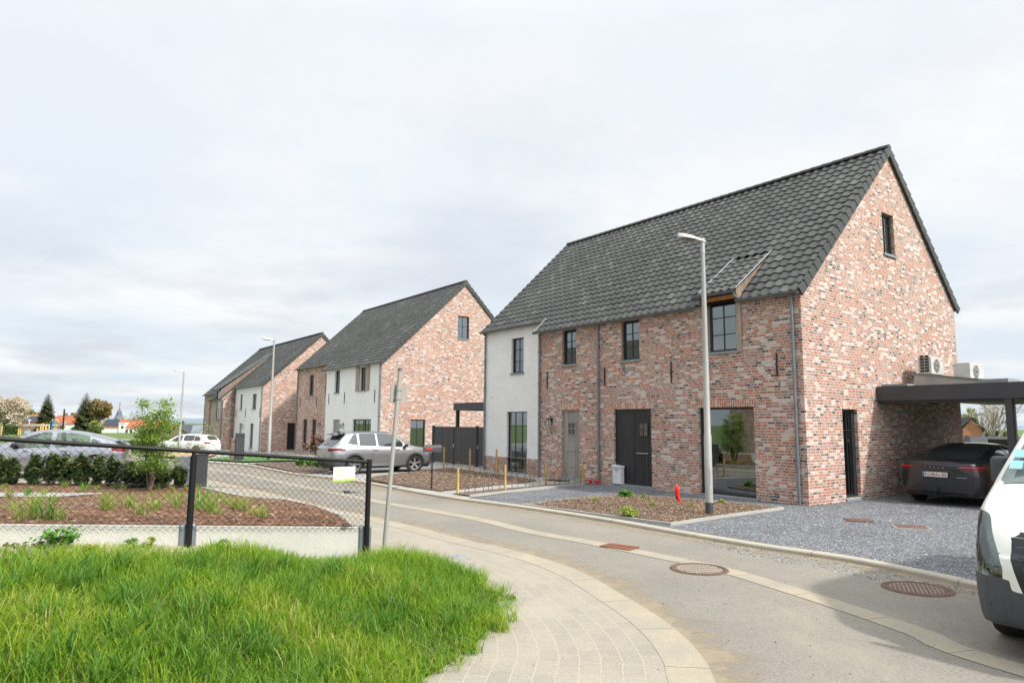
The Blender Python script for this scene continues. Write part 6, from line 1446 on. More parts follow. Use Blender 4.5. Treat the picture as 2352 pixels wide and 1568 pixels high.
# ------------------------------------------------------------------ middle and far front gardens
def shrub(name, label, cat, loc, r, n, leafmat, size, group=None, stem=None, flat=1., seed=0, long=1.6, upright=0., hscale=1., parts=True):
    g = np.random.default_rng(seed + 100); nc = max(6, n // 26); u = g.normal(size=(nc, 3)); u /= np.linalg.norm(u, axis=1)[:, None]; cr = g.random(nc) ** .45
    cen = u * cr[:, None] * np.array([r, r, r * flat]); k = g.integers(0, nc, n); P = cen[k] + g.normal(size=(n, 3)) * np.array([r, r, r * flat]) * .17
    a = g.random(n) * 6.283; el = g.uniform(-.6, .9, n) + upright; d = np.c_[np.cos(a) * np.cos(el), np.sin(a) * np.cos(el), np.sin(el)]; sd_v = np.c_[-np.sin(a), np.cos(a), g.uniform(-.5, .5, n)]
    s = size * (.6 + .7 * g.random(n)); V = np.stack([P - d * (s * long / 2)[:, None], P - sd_v * (s * .4)[:, None], P + d * (s * long / 2)[:, None], P + sd_v * (s * .4)[:, None]], 1).reshape(-1, 3)
    V[:, 2] += r * flat; V[:, 2] = np.maximum(V[:, 2], .01); Fc = np.arange(n * 4).reshape(-1, 4)
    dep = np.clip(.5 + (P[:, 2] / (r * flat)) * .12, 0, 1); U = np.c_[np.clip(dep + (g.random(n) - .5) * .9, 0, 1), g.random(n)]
    o = npmesh('leaves' if stem else name, V, Fc, U, MAT[leafmat], None)
    if stem:
        e = empty(name, loc, 0, label, cat, group); o.parent = e; o.location = (0, 0, stem[0]); mb = M(); mb.tube([(0, 0, -.05), (0, 0, stem[0] + r * .6)], [stem[1], stem[1] * .5], 8)
        for q in range(stem[2] if len(stem) > 2 else 3): t_ = q * 2.1; mb.tube([(0, 0, stem[0] * .8), (math.cos(t_) * r * .5, math.sin(t_) * r * .5, stem[0] + r * flat * 1.1)], [stem[1] * .5, stem[1] * .15], 5)
        mb.build('trunk', MAT['bark'], e, smooth='auto'); return e
    o.location = loc; return tag(o, label, cat, group)
g_ = G(709, 1068); shrub('potted_tree', 'round red-leaved standard bush in front of the middle house', 'bush', (g_[0], g_[1] + 1, .05), .52, 700, 'photinia', .08, stem=(.35, .03), flat=.85, seed=1)
for k, (u, v, lab) in enumerate(((689, 1075, 'leftmost'), (712, 1076, 'second'), (731, 1078, 'third'), (746, 1081, 'fourth'), (790, 1078, 'one nearest the rusty planter'))):
    g_ = G(u - 60 * .0, v + 0); g2 = G(u, v); shrub('round_shrub', 'small yellow-green mound in the chip bed, %s' % (lab if 'one' in lab else lab + ' from the lamp'), 'shrub', (g2[0], g2[1], .08), .20, 380, 'weed', .07, 'small green mounds in the chip bed', seed=20 + k, flat=.75, upright=.5)
q = [G(718, 1079)]; p0, p1 = G(738, 1078), G(800, 1082)
e = empty('rusty_planter', (0, 0, 0), 0, 'low rusty steel planter edge beside the silver crossover', 'planter')
mb = M(); A_, B_ = G(716, 1068), G(815, 1078)
dd = np.array([B_[0] - A_[0], B_[1] - A_[1]]); nn_ = np.array([-dd[1], dd[0]]) / np.linalg.norm(dd) * .01
for off in (0, 130): o_ = nn_ * off; mb.add([(A_[0] + o_[0], A_[1] + o_[1], 0), (B_[0] + o_[0], B_[1] + o_[1], 0), (B_[0] + o_[0], B_[1] + o_[1], .30), (A_[0] + o_[0], A_[1] + o_[1], .30), (A_[0] + o_[0] + nn_[0], A_[1] + o_[1] + nn_[1], 0), (B_[0] + o_[0] + nn_[0], B_[1] + o_[1] + nn_[1], 0), (B_[0] + o_[0] + nn_[0], B_[1] + o_[1] + nn_[1], .30), (A_[0] + o_[0] + nn_[0], A_[1] + o_[1] + nn_[1], .30)], [(0, 1, 2, 3), (7, 6, 5, 4), (0, 4, 5, 1), (1, 5, 6, 2), (2, 6, 7, 3), (3, 7, 4, 0)])
mb.build('edge', MAT['corten'], e)
mb = M(); mb.add([(A_[0], A_[1], .2), (B_[0], B_[1], .2), (B_[0] + nn_[0] * 130, B_[1] + nn_[1] * 130, .2), (A_[0] + nn_[0] * 130, A_[1] + nn_[1] * 130, .2)], [(0, 1, 2, 3)]); mb.build('soil', MAT['mulch'], e)
# letterbox pillars
def pillar(u, v, w, h, label, mat='frame_metal', rz=.3, d=.35, hh=None):
    g_ = G(u, v); e = empty('letterbox_pillar', (g_[0], g_[1], 0), rz, label, 'letterbox', 'dark letterbox pillars along the kerb'); mb = M(); mb.box(-w / 2, w / 2, -d / 2, d / 2, -.05, h); mb.build('pillar', MAT[mat], e, bevel=.01)
    mb = M(); mb.box(-w / 2 + .04, w / 2 - .04, -d / 2 - .006, -d / 2 - .001, h - .16, h - .12); mb.build('slot', MAT['black'], e); return e
pillar(548, 1061, .38, 1.33, 'dark slatted letterbox pillar on the green lawn edge', rz=.5)
e = pillar(535, 1061, .24, 1.08, 'shorter brown pillar touching the dark letterbox pillar', 'wood_brown', rz=.5)
# ------------------------------------------------------------------ shrubs, tufts and the young tree in the left bed
def onbed(u, v):
    d = ray(u, v); z = .3
    for _ in range(40): t_ = (z - HC) / d[2]; z = z * .5 + .5 * BH(d[0] * t_, d[1] * t_)
    return (d[0] * t_, d[1] * t_)
LS = [(4, 1113, 74), (25, 1112, 74), (74, 1113, 76), (117, 1113, 84), (148, 1113, 78), (184, 1114, 78), (221, 1113, 76), (256, 1115, 76), (303, 1118, 68), (330, 1119, 55), (371, 1119, 58), (412, 1119, 56)]
wl = ['at the left edge of the photo', 'before the front wheel of the coupe', 'just behind the front wheel of the coupe', 'tallest, under the front door handle', 'under the gap between the door handles', 'under the rear door handle', 'between rear door and rear wheel', 'before the rear wheel of the coupe', 'wide one left of the young tree', 'low one directly at the young tree trunk', 'low one right of the young tree', 'beside the dark utility box']
for k, (u, v, hp) in enumerate(LS):
    p = onbed(u, v); h = hp * .92 * p[1] / F; r = h * .235
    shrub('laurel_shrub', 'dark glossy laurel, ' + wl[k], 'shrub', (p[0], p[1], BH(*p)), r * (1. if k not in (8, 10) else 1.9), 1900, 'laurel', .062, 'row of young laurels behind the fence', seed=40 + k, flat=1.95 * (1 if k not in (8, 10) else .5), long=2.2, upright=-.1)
def tuft(u, v, n, h, mat, label, cat, seed, w_=.006, spread=.035, grp='grass tufts in the bark bed'):
    p = onbed(u, v); g = np.random.default_rng(seed); pts = np.c_[g.normal(0, spread, n), g.normal(0, spread, n)]
    o = blades('grass_tuft', pts, np.zeros(n), h * (.5 + .6 * g.random(n)), np.full(n, w_), .3 + .9 * g.random(n), MAT[mat], label, cat, g, kind=None); o.location = (p[0], p[1], BH(*p)); o['group'] = grp; return o
TU = [(10, 1118), (30, 1172), (45, 1190), (20, 1142), (62, 1129), (100, 1135), (75, 1172), (85, 1155), (108, 1128), (125, 1152), (135, 1192), (75, 1188), (187, 1129), (225, 1124), (240, 1154), (248, 1170), (262, 1118), (282, 1126), (297, 1165), (325, 1180), (345, 1139), (358, 1170), (386, 1150), (403, 1165), (415, 1140), (440, 1141), (470, 1152), (482, 1174), (498, 1180), (520, 1158), (540, 1168), (563, 1173), (588, 1180), (505, 1145), (604, 1186), (455, 1128), (430, 1125), (395, 1126), (365, 1124), (150, 1120), (205, 1121)]
for k, (u, v) in enumerate(TU):
    tuft(u, v, 55 if k % 3 else 95, .15 + .05 * (k % 4), 'tuft', 'yellow-green grass tuft growing from the bark chips', 'grass tuft', 300 + k)
for k, (u, v, lab) in enumerate(((192, 1125, 'iris-like plant with broad upright leaves, before the rear door of the coupe'), (66, 1138, 'iris-like plant with broad pale leaves, before the front wheel'), (455, 1168, 'daffodil clump with pale flowers, left of the pair'), (482, 1165, 'daffodil clump with darker leaves, right of the pair'), (108, 1190, 'small grey-green leaves at the front of the bark bed'))):
    tuft(u, v, 16, .34, 'weed', lab, 'plant', 500 + k, w_=.022, spread=.04, grp='broad-leaved plants in the bark bed')
# young tree
p = onbed(344, 1126)
e = empty('young_tree', (p[0], p[1], BH(*p)), 0, 'young multi-stemmed tree with fresh green leaves behind the fence', 'tree')
hT = 205 * p[1] / F; mb = M(); rg = np.random.default_rng(5); cps = []
for k in range(6):
    a = k * 1.05; pts = [Vector((.03 * math.cos(a), .03 * math.sin(a), 0))]; 
    for j in range(1, 7): pts.append(Vector((math.cos(a) * (.05 + .045 * j * (k % 3 + 1) * .6), math.sin(a) * (.05 + .04 * j * (k % 3 + 1) * .6), hT * (.93 - .1 * (k % 4)) * j / 6)))
    mb.tube(pts, [.022, .018, .015, .012, .009, .006, .003], 6)
    for j in range(2, 7):
        for _ in range(4):
            b = rg.random() * 6.28; ln = (.80 - .105 * j) * rg.uniform(.5, 1.2); q = pts[j] + Vector((math.cos(b) * ln, math.sin(b) * ln, ln * rg.uniform(.1, .5) - (.1 if j < 4 else 0))); mb.tube([pts[j], q], [.005, .002], 4); cps += [pts[j] + (q - pts[j]) * t_ for t_ in (.45, .75, 1.)]
q = Vector((.62, -.1, hT * .70)); mb.tube([Vector((.1, 0, hT * .5)), q], [.006, .002], 4); cps += [q, q]
q = Vector((-.55, .1, hT * .73)); mb.tube([Vector((-.1, 0, hT * .55)), q], [.006, .002], 4); cps += [q]
mb.build('trunk', MAT['bark'], e)
cps = np.array([tuple(c) for c in cps]); n = 7500; k = rg.integers(0, len(cps), n); P = cps[k] + rg.normal(size=(n, 3)) * .075; a = rg.random(n) * 6.283; el = rg.uniform(-1., .5, n)
d = np.c_[np.cos(a) * np.cos(el), np.sin(a) * np.cos(el), np.sin(el)]; sv = np.c_[-np.sin(a), np.cos(a), rg.uniform(-.4, .4, n)]; s = .036 * (.6 + .7 * rg.random(n))
V = np.stack([P - d * s[:, None], P - sv * (s * .55)[:, None], P + d * s[:, None], P + sv * (s * .55)[:, None]], 1).reshape(-1, 3); npmesh('leaves', V, np.arange(n * 4).reshape(-1, 4), np.c_[rg.random(n), rg.random(n)], MAT['young'], e)
# utility boxes by the bed
p = G(452, 1131); e = empty('utility_box', (p[0], p[1], 0), R(25), 'dark grey utility box just right of the black fence post', 'utility box'); mb = M(); mb.box(-.16, .22, -.2, .2, 0, .98); mb.build('cabinet', MAT['frame_metal'], e, bevel=.01); mb = M(); mb.box(-.18, .24, -.22, .22, .982, 1.0); mb.build('lid', MAT['frame_metal'], e)
p = G(436, 1117); e = empty('utility_box', (p[0], p[1], 0), R(25), 'bluish grey box behind the fence post, partly hidden', 'utility box'); mb = M(); mb.box(-.42, .25, -.2, .2, 0, .86); mb.build('cabinet', MAT['slate_box'] if 'slate_box' in MAT else MAT['zinc'], e, bevel=.01)
# weeds by the plinth
def weed(u, v, r, n, label, seed, mat='weed', size=.035):
    d = ray(u, v); z = .6
    for _ in range(40): t_ = (z - HC) / d[2]; z = z * .5 + .5 * MG(d[0] * t_, d[1] * t_)
    return shrub('weed', label, 'weed', (d[0] * t_, d[1] * t_, z), r, n, mat, size, None, seed=seed, flat=.6, long=1.3)
weed(131, 1262, .17, 520, 'leafy green weed clump against the concrete plinth', 60)
for k, (u, v, lab) in enumerate(((22, 1258, 'purple dead-nettle at the far left of the plinth'), (88, 1257, 'purple dead-nettle just left of the leafy clump'), (45, 1260, 'purple dead-nettle between the other two'))):
    weed(u, v, .05, 60, lab, 70 + k, 'photinia', .02)
for k, (u, v, lab) in enumerate(((198, 1268, 'low weed on the sandy strip by the dandelion'), (300, 1264, 'low weed at the plinth left of the post holder'), (345, 1262, 'low weed at the plinth right of centre'), (500, 1262, 'weed patch at the plinth right of the post'), (560, 1262, 'weed patch at the plinth below the bark bed tip'), (620, 1262, 'weed patch at the plinth left of the sign'), (700, 1262, 'weed patch at the plinth near the fence end'))):
    weed(u, v, .10, 150, lab, 80 + k, 'weed' if k % 2 else 'tuft', .03)
for k, (u, v, lab) in enumerate(((212, 1271, 'yellow dandelion on the sandy strip'), (806 * .6, 1256, 'yellow dandelion below the post'))):
    d = ray(u, v); z = .6
    for _ in range(40): t_ = (z - HC) / d[2]; z = z * .5 + .5 * MG(d[0] * t_, d[1] * t_)
    mb = M(); mb.lathe([(.001, .07), (.02, .068), (.017, .058), (.001, .05)], n=12); mb.tube([(0, 0, 0), (0, 0, .055)], .003, 5); thing_mesh(mb, 'dandelion', 'yellow', lab, 'flower', (d[0] * t_, d[1] * t_, z + .01), 0, 'dandelions', smooth='auto')
# weeds in the triangular bed
for k, (u, v, r, lab) in enumerate(((1443, 1196, .17, 'bright grass tuft near the kerb in the chip bed'), (1437, 1148, .16, 'dark leafy weed at the top of the chip bed'), (1480, 1152, .08, 'small weed right of the dark leafy one'), (1370, 1160, .08, 'small weed in the left of the chip bed'), (1500, 1172, .09, 'small weed left of the red marker'), (1660, 1163, .07, 'small weed right of the lamp pole'), (1590, 1175, .07, 'small weed between marker and lamp'))):
    g_ = G(u, v); shrub('weed', lab, 'weed', (g_[0], g_[1], .07), r, 160 if r < .12 else 420, 'weed' if k == 1 else 'tuft', .045, 'weeds in the chip bed', seed=120 + k, flat=.55, long=2.2, upright=.5)
# grass at the edges of far plots
shrub('dry_shrub', 'sparse yellowing shrub before the farthest brick wing', 'shrub', tuple(AT(470, 1048, 42)), .85, 420, 'spring', .07, stem=(.2, .02), seed=140)
shrub('dry_shrub', 'low brown shrub behind the fence rail by the estate car', 'shrub', tuple(AT(440, 1052, 43)), .6, 400, 'copper', .07, seed=141)

# ------------------------------------------------------------------ the view beyond
def crown(blobs, n, size, mat, name, par, seed, clump=.2):
    g = np.random.default_rng(seed); vol = np.array([b[1][0] * b[1][1] * b[1][2] for b in blobs]); nc = max(20, n // 22); bi = g.choice(len(blobs), nc, p=vol / vol.sum()); u = g.normal(size=(nc, 3)); u /= np.linalg.norm(u, axis=1)[:, None]; u *= (g.random(nc) ** .35)[:, None]
    cen = np.array([blobs[i][0] for i in bi]) + u * np.array([blobs[i][1] for i in bi]); rad = np.array([min(blobs[i][1]) for i in bi]); k = g.integers(0, nc, n)
    P = cen[k] + g.normal(size=(n, 3)) * (rad[k] * clump)[:, None]; a = g.normal(size=(n, 3)); a /= np.linalg.norm(a, axis=1)[:, None]; b = np.cross(a, g.normal(size=(n, 3))); b /= np.linalg.norm(b, axis=1)[:, None]; s = size * (.5 + .8 * g.random(n))[:, None]
    V = np.stack([P - a * s, P - b * s * .6, P + a * s, P + b * s * .6], 1).reshape(-1, 3); tone = g.random(nc)[k] * .5
    return npmesh(name, V, np.arange(n * 4).reshape(-1, 4), np.c_[np.clip(tone + g.random(n) * .5, 0, 1), g.random(n)], MAT[mat], par)
def tree(u, v0, v1, wpx, D, kind, label, mat, n=2600, size=None, group='trees on the horizon', seed=0, z0=None):
    """crown spans v1..v0 px and wpx wide at distance D"""
    b = AT(u, v0, D); tp = AT(u, v1, D); zg = T(b.x, D) if z0 is None else z0; H = tp.z - zg; Wd = wpx * D / F / 2
    e = empty(kind + '_tree', (b.x, D, zg), 0, label, 'tree', group); mb = M(); r = H * .022
    if kind == 'conifer':
        mb.tube([(0, 0, -.5), (0, 0, H * .97)], [r * 1.3, r * .15], 8); g = np.random.default_rng(seed); nn = n * 2; t_ = 1 - np.sqrt(g.random(nn)) * .97; a = g.random(nn) * 6.283
        env = (1 - t_) ** .45 * (.72 + .16 * np.sin(t_ * 47 + 2.2 * np.sin(a * 2 + seed)) + .16 * np.sin(a * 5 + t_ * 19)) * Wd * 1.12; rd = env * g.random(nn) ** .38
        P = np.c_[np.cos(a) * rd, np.sin(a) * rd, H * t_ - rd * .22 + g.normal(size=nn) * H * .008]; s = (size or H * .02) * (.4 + .6 * g.random(nn))[:, None] * np.clip(1.25 - t_, .35, 1)[:, None]
        da = np.c_[np.cos(a), np.sin(a), g.uniform(-.7, .1, nn)]; db = np.c_[-np.sin(a), np.cos(a), g.uniform(-.3, .3, nn)]
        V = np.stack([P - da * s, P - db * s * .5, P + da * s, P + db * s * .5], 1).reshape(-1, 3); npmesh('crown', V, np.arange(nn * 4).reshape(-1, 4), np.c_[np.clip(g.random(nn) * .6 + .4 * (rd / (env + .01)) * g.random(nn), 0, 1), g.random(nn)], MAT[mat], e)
    else:
        mb.tube([(0, 0, -.5), (r * .5, 0, H * .3), (0, 0, H * .8)], [r * 1.6, r * 1.1, r * .3], 8); g = random.Random(seed); bl = []; ch = H * (.72 if kind != 'bare' else .8); cz = H - ch / 2
        for q in range(9): a = g.random() * 6.28; k = g.uniform(.2, .62); bl.append(((math.cos(a) * Wd * k, math.sin(a) * Wd * k, cz + g.uniform(-.3, .32) * ch), (Wd * g.uniform(.35, .5), Wd * .45, ch * g.uniform(.2, .3))))
        for c, _ in bl: mb.tube([(0, 0, H * .28), (c[0] * .6, c[1] * .6, (c[2] + H * .25) / 2 + H * .05), (c[0], c[1], c[2] + ch * .1)], [r * .7, r * .35, r * .08], 5)
        crown(bl, n, size or H * .022, mat, 'crown', e, seed)
    mb.build('trunk', MAT['bark'], e); return e
tree(8, 985, 913, 100, 150, 'blossom', 'wide cream-blossoming tree at the left edge of the view', 'blossom', 12000, .26, seed=1)
tree(104, 987, 902, 44, 200, 'conifer', 'dense dark conifer left of the black mast', 'conifer', 9000, .50, seed=2)
tree(192, 990, 901, 52, 200, 'conifer', 'looser dark conifer right of the black mast', 'conifer', 7500, .52, seed=3)
tree(224, 985, 920, 66, 215, 'broadleaf', 'bronze-green broadleaf tree right of the two conifers', 'copper', 7500, .40, seed=4)
tree(222, 992, 968, 30, 190, 'broadleaf', 'bright green low tree under the bronze one', 'spring', 1500, .4, seed=5)
tree(72, 978, 942, 40, 300, 'broadleaf', 'pale green tree rising behind the solar roof', 'spring', 1500, .6, seed=6)
tree(168, 975, 945, 18, 290, 'broadleaf', 'thin pale tree between orange roof and loose conifer', 'spring', 900, .5, seed=7)
tree(134, 985, 964, 34, 190, 'broadleaf', 'white flowering tree before the orange-roofed house', 'blossom', 1300, .3, seed=8)
tree(388, 985, 957, 12, 160, 'conifer', 'twin-topped dark conifer left of the grey roof', 'conifer', 1500, .3, seed=9)
tree(377, 988, 966, 16, 165, 'broadleaf', 'dark round tree left of the twin-topped conifer', 'hedgeleaf', 1300, .3, seed=10)
tree(400, 985, 965, 10, 170, 'conifer', 'small conifer just left of the thin lamp', 'conifer', 900, .3, seed=11)
tree(418, 984, 963, 22, 210, 'broadleaf', 'hazy leafless tree behind the thin lamp', 'copper', 500, .3, seed=12)
def far_house(u0, u1, vr, ve, vb, D, label, roofmat, wallmat, hip=.12, gable=None, wins=(), chim=None, deep=8, solar=None, cat='house', z_extra=0):
    a, b = AT(u0, ve, D), AT(u1, ve, D); zr = AT((u0 + u1) / 2, vr, D).z; ze = (a.z + b.z) / 2; zb = AT((u0 + u1) / 2, vb, D).z - .6; Wd = b.x - a.x
    e = empty('far_house', (a.x, D, zb), 0, label, cat); ze -= zb; zr -= zb
    mb = M(); mb.box(0, Wd, 0, deep, -1, ze); w_ = mb.build('wall', MAT[wallmat], e)
    mb = M(); hp = Wd * hip; o = .35; V = [(-o, -o, ze - .05), (Wd + o, -o, ze - .05), (Wd + o, deep + o, ze - .05), (-o, deep + o, ze - .05), (hp, deep / 2, zr), (Wd - hp, deep / 2, zr)]
    mb.add(V, [(0, 1, 5, 4), (1, 2, 5), (2, 3, 4, 5), (3, 0, 4), (0, 3, 2, 1)], (.4, .5)); rf = mb.build('roof', MAT[roofmat], e)
    if hip == 0:
        mb = M(); mb.add([(.01, 0, ze), (.01, deep, ze), (.01, deep / 2, zr - .2), (Wd - .01, 0, ze), (Wd - .01, deep, ze), (Wd - .01, deep / 2, zr - .2)], [(0, 1, 2), (5, 4, 3)]); mb.build('gable', MAT[wallmat], e)
    if chim: mb = M(); mb.box(Wd * chim, Wd * chim + 1.0, deep / 2 - .4, deep / 2 + .4, zr - .8, zr + .8); mb.build('chimney', MAT['brick_brown'], rf)
    if solar:
        x0, x1, t0, t1 = solar; mb = M(); f = lambda x, t_: (Wd * x, -o + (deep / 2 + o) * t_ - .06, ze - .05 + (zr - ze + .05) * t_ + .08); mb.add([f(x0, t0), f(x1, t0), f(x1 - .06, t1), f(x0 + (.1 if hip else .0), t1)], [(0, 1, 2, 3)]); mb.build('solar_panels', MAT['solar'], rf)
    for (x, z0_, z1_, ww) in wins:
        mb = M(); mb.box(Wd * x, Wd * x + ww, -.05, .0, z0_ * ze, z1_ * ze); mb.build('window', MAT['carglass'], e)
    return e, Wd, ze, zr
far_house(44, 96, 951.5, 971, 983, 240, 'distant house with solar panels on its orange roof, left of the dense conifer', 'tile_orange', 'brick_brown', .1, solar=(.08, .88, .05, .8))
far_house(112, 169, 953, 972, 986, 240, 'distant white house with plain orange roof and dormer chimney, right of the dense conifer', 'tile_orange', 'render_white', .05, chim=.30)
fh_, Wf, zef, zrf = far_house(226, 372, 962.5, 981, 996, 300, 'long white farmhouse with orange roof below the church dome', 'tile_orange', 'render_white', .0, wins=((.42, .3, .75, 1.3), (.50, .3, .75, 1.0), (.93, .3, .75, 1.6)), solar=(.03, .30, .08, .98), deep=9)
mb = M(); mb.box(Wf * .33, Wf * .43, -.6, 2.5, zef * .3, zef + 1.7); mb.build('dormer', MAT['render_white'], fh_); mb = M(); mb.box(Wf * .325, Wf * .435, -.8, 3, zef + 1.7, zef + 2.0); mb.build('dormer_roof', MAT['render_white'], fh_); mb = M(); mb.box(Wf * .37, Wf * .37 + 1, -.66, -.6, zef * .85, zef + .6); mb.build('dormer_window', MAT['carglass'], fh_)
mb = M(); mb.prism([(-5.5, -1), (0, -1), (0, zef), (-.5, zrf - 1.2), (-5.5, zef * .62)], .5, 8); mb.build('side_wing', MAT['render_white'], fh_); mb = M()
for x in (-3.9, -2.9): mb.box(x, x + .6, .42, .5, zef * .35, zef * .95)
mb.build('side_windows', MAT['carglass'], fh_)
gh_, Wg, zeg, zrg = far_house(410, 478, 976.5, 997.5, 1008, 100, 'low brown brick bungalow with blue-grey roof left of the farthest house', 'tile_slate', 'brick_brown', 0., wins=((.25, .1, .9, .5), (.4, .1, .9, .5), (.5, .1, .9, .5), (.6, .1, .9, .5)), deep=9)
mb = M(); a = AT(394, 985, 100).x - AT(410, 985, 100).x; mb.prism([(a, -1), (1.7, -1), (1.7, zeg), (.0, zrg - .1), (a * .2, zrg - .1), (a, zeg + .35)], -.3, 6); mb.build('gable_wing', MAT['brick_brown'], gh_)
mb = M(); mb.add([(a - .3, -.5, zeg + .2), (a * .2, -.5, zrg + .1), (a * .2, 6, zrg + .1), (a - .3, 6, zeg + .2), (1.9, -.5, zeg - .1), (1.9, 6, zeg - .1)], [(0, 1, 2, 3), (1, 4, 5, 2)]); mb.build('wing_roof', MAT['frame_metal'], gh_)
far_house(455, 492, 973.5, 979, 985, 140, 'dark roof with brown chimney showing above the bungalow', 'tile', 'brick_brown', 0.1, chim=.1)
# church
b = AT(273, 961, 480); e = empty('church_tower', (b.x, 480, -6), 0, 'grey bell-shaped church dome with a cross above the farmhouse roof', 'church'); zt = b.z + 6; k = 480 / F
mb = M(); mb.box(-9 * k, 9 * k, -9 * k, 9 * k, 0, zt); mb.build('tower', MAT['acwhite'], e)
mb = M(); mb.lathe([(11.5 * k, zt), (9.8 * k, zt + 2 * k), (7.0 * k, zt + 7 * k), (6 * k, zt + 12 * k), (5.2 * k, zt + 16 * k), (3 * k, zt + 19 * k), (1.2 * k, zt + 22 * k), (.6 * k, zt + 27 * k), (.05, zt + 30 * k)], n=8); mb.build('dome', MAT['dome'], e)
mb = M(); mb.tube([(0, 0, zt + 29 * k), (0, 0, zt + 37 * k)], .18, 4); mb.box(-.7, .7, -.1, .1, zt + 33.6 * k, zt + 34.3 * k); mb.build('cross', MAT['black'], e)
# mast, banner, timber carport and posts on the left rise
a, b = AT(144, 990, 120), AT(148, 939, 120); mb = M(); mb.tube([(0, 0, -2), tuple(b - a)], .13, 8); thing_mesh(mb, 'mast', 'black', 'black leaning mast before the orange-roofed house', 'mast', tuple(a))
a = AT(113.5, 992, 170); e = empty('banner', tuple(a), .2, 'tall narrow blue banner panel on the left rise', 'banner'); kk = 170 / F; mb = M(); mb.box(0, 3.2 * kk, 0, .05, -.3, 25 * kk); mb.build('dark_panel', MAT['solar'], e); mb = M(); mb.box(3.3 * kk, 6 * kk, 0, .05, 4 * kk, 26 * kk); mb.build('blue_panel', MAT['blue'], e)
D = 180; kk = D / F; a = AT(41, 1000, D); e = empty('timber_carport', tuple(a), 0, 'open timber carport with flat pale roof on the left rise', 'carport')
mb = M(); mb.box(-1.5 * kk, 50 * kk, -.6, 7, 22 * kk, 26 * kk); mb.build('roof', MAT['slate_wall'], e); mb = M(); mb.box(1 * kk, 48 * kk, 6.6, 6.8, -.4, 22 * kk); mb.build('back_wall', MAT['wood_brown'], e)
for x in (1, 5, 24, 43): mb = M(); mb.tube([(x * kk, 0, -.6), (x * kk, 0, 22 * kk)], .22, 6); mb.build('post', MAT['timber'], e)
PP = [(3, 998, 20, 'thick timber post at the left photo edge'), (92, 996, 23, 'timber post right of the carport'), (97, 996, 24, 'second timber post right of the carport'), (78, 1003, 12, 'short timber stub behind the coupe windscreen'), (104, 991, 16, 'timber post under the dense conifer'), (112, 991, 13, 'timber post left of the blue banner')]
for k, (u, v, h, lab) in enumerate(PP):
    a = AT(u, v, 175); mb = M(); mb.tube([(0, 0, -.5), (.03, 0, h * 175 / F)], .22, 7); thing_mesh(mb, 'timber_post', 'timber', lab, 'post', tuple(a), 0, 'peeled timber posts on the rise')
a = AT(121, 992, 170); e = empty('play_frame', tuple(a), 0, 'rounded orange timber play panel right of the blue banner', 'play panel'); kk = 170 / F; mb = M(); mb.prism([(0, -.3), (9 * kk, -.3), (9 * kk, 9 * kk), (6.5 * kk, 12 * kk), (3 * kk, 12 * kk), (0, 9 * kk)], 0, .12); mb.build('panel', MAT['timber'], e)
a = AT(109, 984, 172); mb = M(); mb.tube([(-6 * kk, 0, -4 * kk), (4 * kk, 0, 2 * kk)], .15, 6); thing_mesh(mb, 'timber_brace', 'timber', 'slanting timber brace beside the blue banner', 'brace', tuple(a))
a = AT(109.8, 974, 66); 
b_ = AT(109, 974, 150); mb = M(); mb.tube([(0, 0, -1.5), (0, 0, 0)], .12, 6); mb.lathe([(.001, .3), (.36, .2), (.42, .0), (.1, 0.)], n=12); a = AT(110, 962, 120); a = AT(68 + 41.5, 962, 120)
a = AT(110, 962, 120)
thing_mesh(mb, 'globe_lamp', 'whiteplastic', 'small white mushroom lamp above the timber carport', 'lamp', tuple(AT(67.5, 965.5, 185)), 0, smooth='auto')
# green fence and clipped hedges
def hedge_box(u0, u1, vt, vb, D, label, mat, n, size, depth=1.2):
    a, b = AT(u0, vb, D), AT(u1, vb, D); zt = AT((u0 + u1) / 2, vt, D).z; z0 = min(a.z, zt - .5); w_ = b.x - a.x; g = np.random.default_rng(int(u0) + 1); P = np.c_[g.random(n) * w_, g.random(n) * depth, g.random(n) ** .8 * (zt - z0)]
    a_ = g.normal(size=(n, 3)); a_ /= np.linalg.norm(a_, axis=1)[:, None]; b_ = np.cross(a_, g.normal(size=(n, 3))); b_ /= np.linalg.norm(b_, axis=1)[:, None]
    V = np.stack([P - a_ * size, P - b_ * size * .6, P + a_ * size, P + b_ * size * .6], 1).reshape(-1, 3); o = npmesh('hedge', V, np.arange(n * 4).reshape(-1, 4), np.c_[g.random(n), g.random(n)], MAT[mat]); o.location = (a.x, D, z0); return tag(o, label, 'hedge')
hedge_box(205, 345, 1012, 1036, 52, 'clipped green hedge behind the coupe', 'hedgeleaf', 7000, .09)
hedge_box(345, 400, 1000, 1030, 54, 'taller loose hedge behind the young tree', 'spring', 3200, .10)
hedge_box(200, 226, 985, 994, 170, 'dark clipped hedge left of the white farmhouse', 'hedgeleaf', 1200, .3)
hedge_box(0, 40, 976, 999, 186, 'dark green screen left of the timber carport', 'hedgeleaf', 2500, .3)
